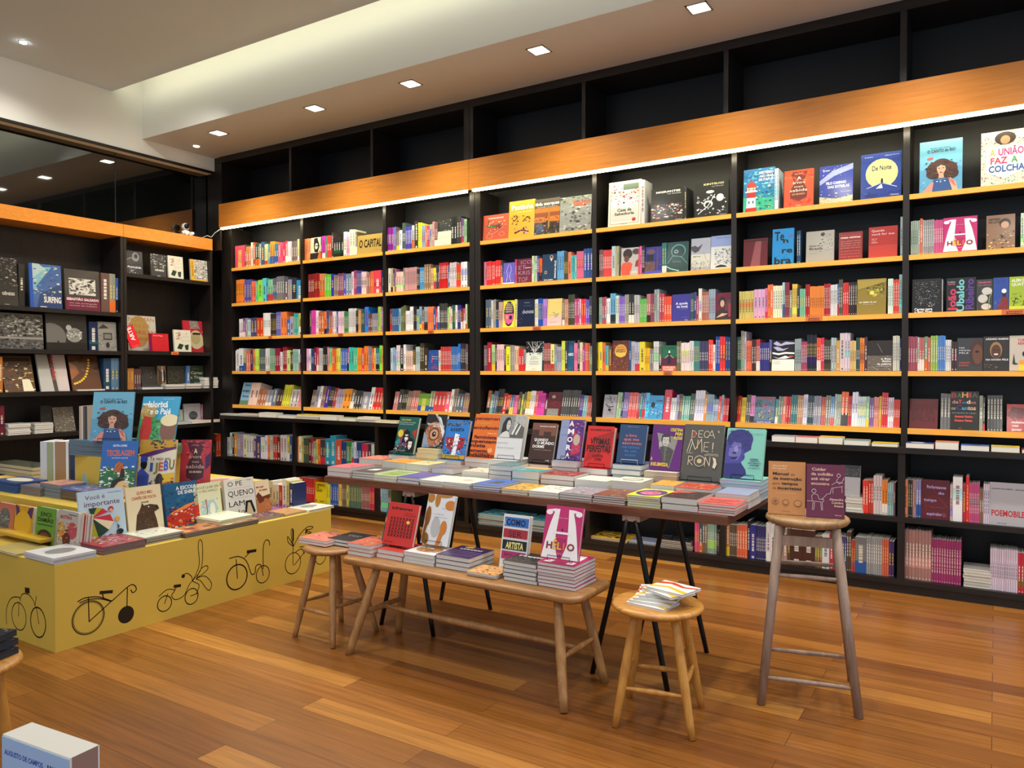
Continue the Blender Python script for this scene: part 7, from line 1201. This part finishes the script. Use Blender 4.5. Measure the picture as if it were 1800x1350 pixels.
mb.box((w - 0.001, 0.0005, 0), (w + 0.0006, 0.0045, hh), 'e4e0dc'); mb.box((w - 0.001, th - 0.003, 0), (w + 0.0006, th + 0.0003, hh), 'e4e0dc'); mb.build('slipcase', PAPER, t)
mb = MB(); mb.box((0, 0, 0), (w - 0.0005, 0.0019, hh - 0.004), cov); draw_art(mb, art, w, hh, lambda x, y, k: (x * w, -EPS * k, y * hh)); mb.build('front_panel', PRINT, t)
# wooden stool with wrapped dark books at the left edge
t = round_stool(-3.18, 1.28, 0.44, 0.20, [(-3.07, 1.16), (-3.30, 1.16), (-3.30, 1.40), (-3.07, 1.40)], 'yellowish round stool cut off at the left picture edge', PINE, PINET, 0)
for i in range(3):
    M = Matrix.Translation((-3.285, 1.20 + .004 * i, 0.4365 + 0.024 * i)) @ Matrix.Rotation(R(14 + 5 * i), 4, 'Z') @ Matrix.Translation((0, 0, 0.0235)) @ Matrix.Rotation(-math.pi / 2, 4, 'X')
    lay(M, 0.235 - .012 * i, 0.2, 0.0225, '1c1e24', TOPS['blackwrap'][1], '%s plastic-wrapped black book on the stool at the left edge' % ['lowest', 'middle', 'topmost'][i], 'wrapped black books on the left stool', page='3a3c42', flat=True, vis=3)

# ------------------------------------------------------------------ turn the book list into objects
N_SINGLE = 312
BOOKS.sort(key=lambda b: -b['area'])
single, rest = BOOKS[:N_SINGLE], [b for b in BOOKS[N_SINGLE:]]
seen = {}
for b in single:
    lb = b['label'].replace(', ,', ',').replace('  ', ' ')
    k = seen.get(lb, 0); seen[lb] = k + 1
    if k: lb += ', another like it beside'
    t = bpy.data.objects.new('book', None); t.empty_display_size = 0.02; COL.objects.link(t); t.matrix_world = b['M']
    ws = lb.split()
    tag(t, ' '.join(ws), 'book', b['group'])
    mb, pg = MB(), MB(); book_meshes(b, mb, pg)
    mb.build('cover', PRINT, t); pg.build('page_block', PAPER, t)
mb = MB(); pgm = MB()
for b in rest: book_meshes(b, mb, pgm, b['M'])
n0 = len(mb.v); mb.v += pgm.v
for f, c in zip(pgm.f, pgm.c): mb.f.append(tuple(i + n0 for i in f)); mb.c.append(c); mb.m.append(1); mb.sm.append(False)
o = mb.build('packed_books', [PRINT, PAPER]); o['kind'] = 'stuff'; o['label'] = 'hundreds of paperbacks packed spine out along the dark shelves'; o['category'] = 'books'
o['group'] = 'books packed on the shelves'

# put each group empty at the base of what it holds
bpy.context.view_layer.update()
for e in [o for o in bpy.data.objects if o.type == 'EMPTY' and o.parent is None and o.location.length < 1e-6]:
    ms = [c for c in e.children_recursive if c.type == 'MESH']
    if not ms: continue
    P = [c.matrix_world @ Vector(q) for c in ms for q in c.bound_box]
    L = Vector(((min(p.x for p in P) + max(p.x for p in P)) / 2, (min(p.y for p in P) + max(p.y for p in P)) / 2, min(p.z for p in P)))
    e.location = L
    for c in e.children: c.location = c.location - L
print('BOOKS', len(BOOKS), 'single', len(single), 'cut area', single[-1]['area'], 'spines single', sum(1 for b in single if b['marks']), 'long labels', sum(1 for b in single if not 4 <= len(b['label'].split()) <= 16))
for b in single:
    if not 4 <= len(b['label'].split()) <= 16: print(len(b['label'].split()), b['label'])
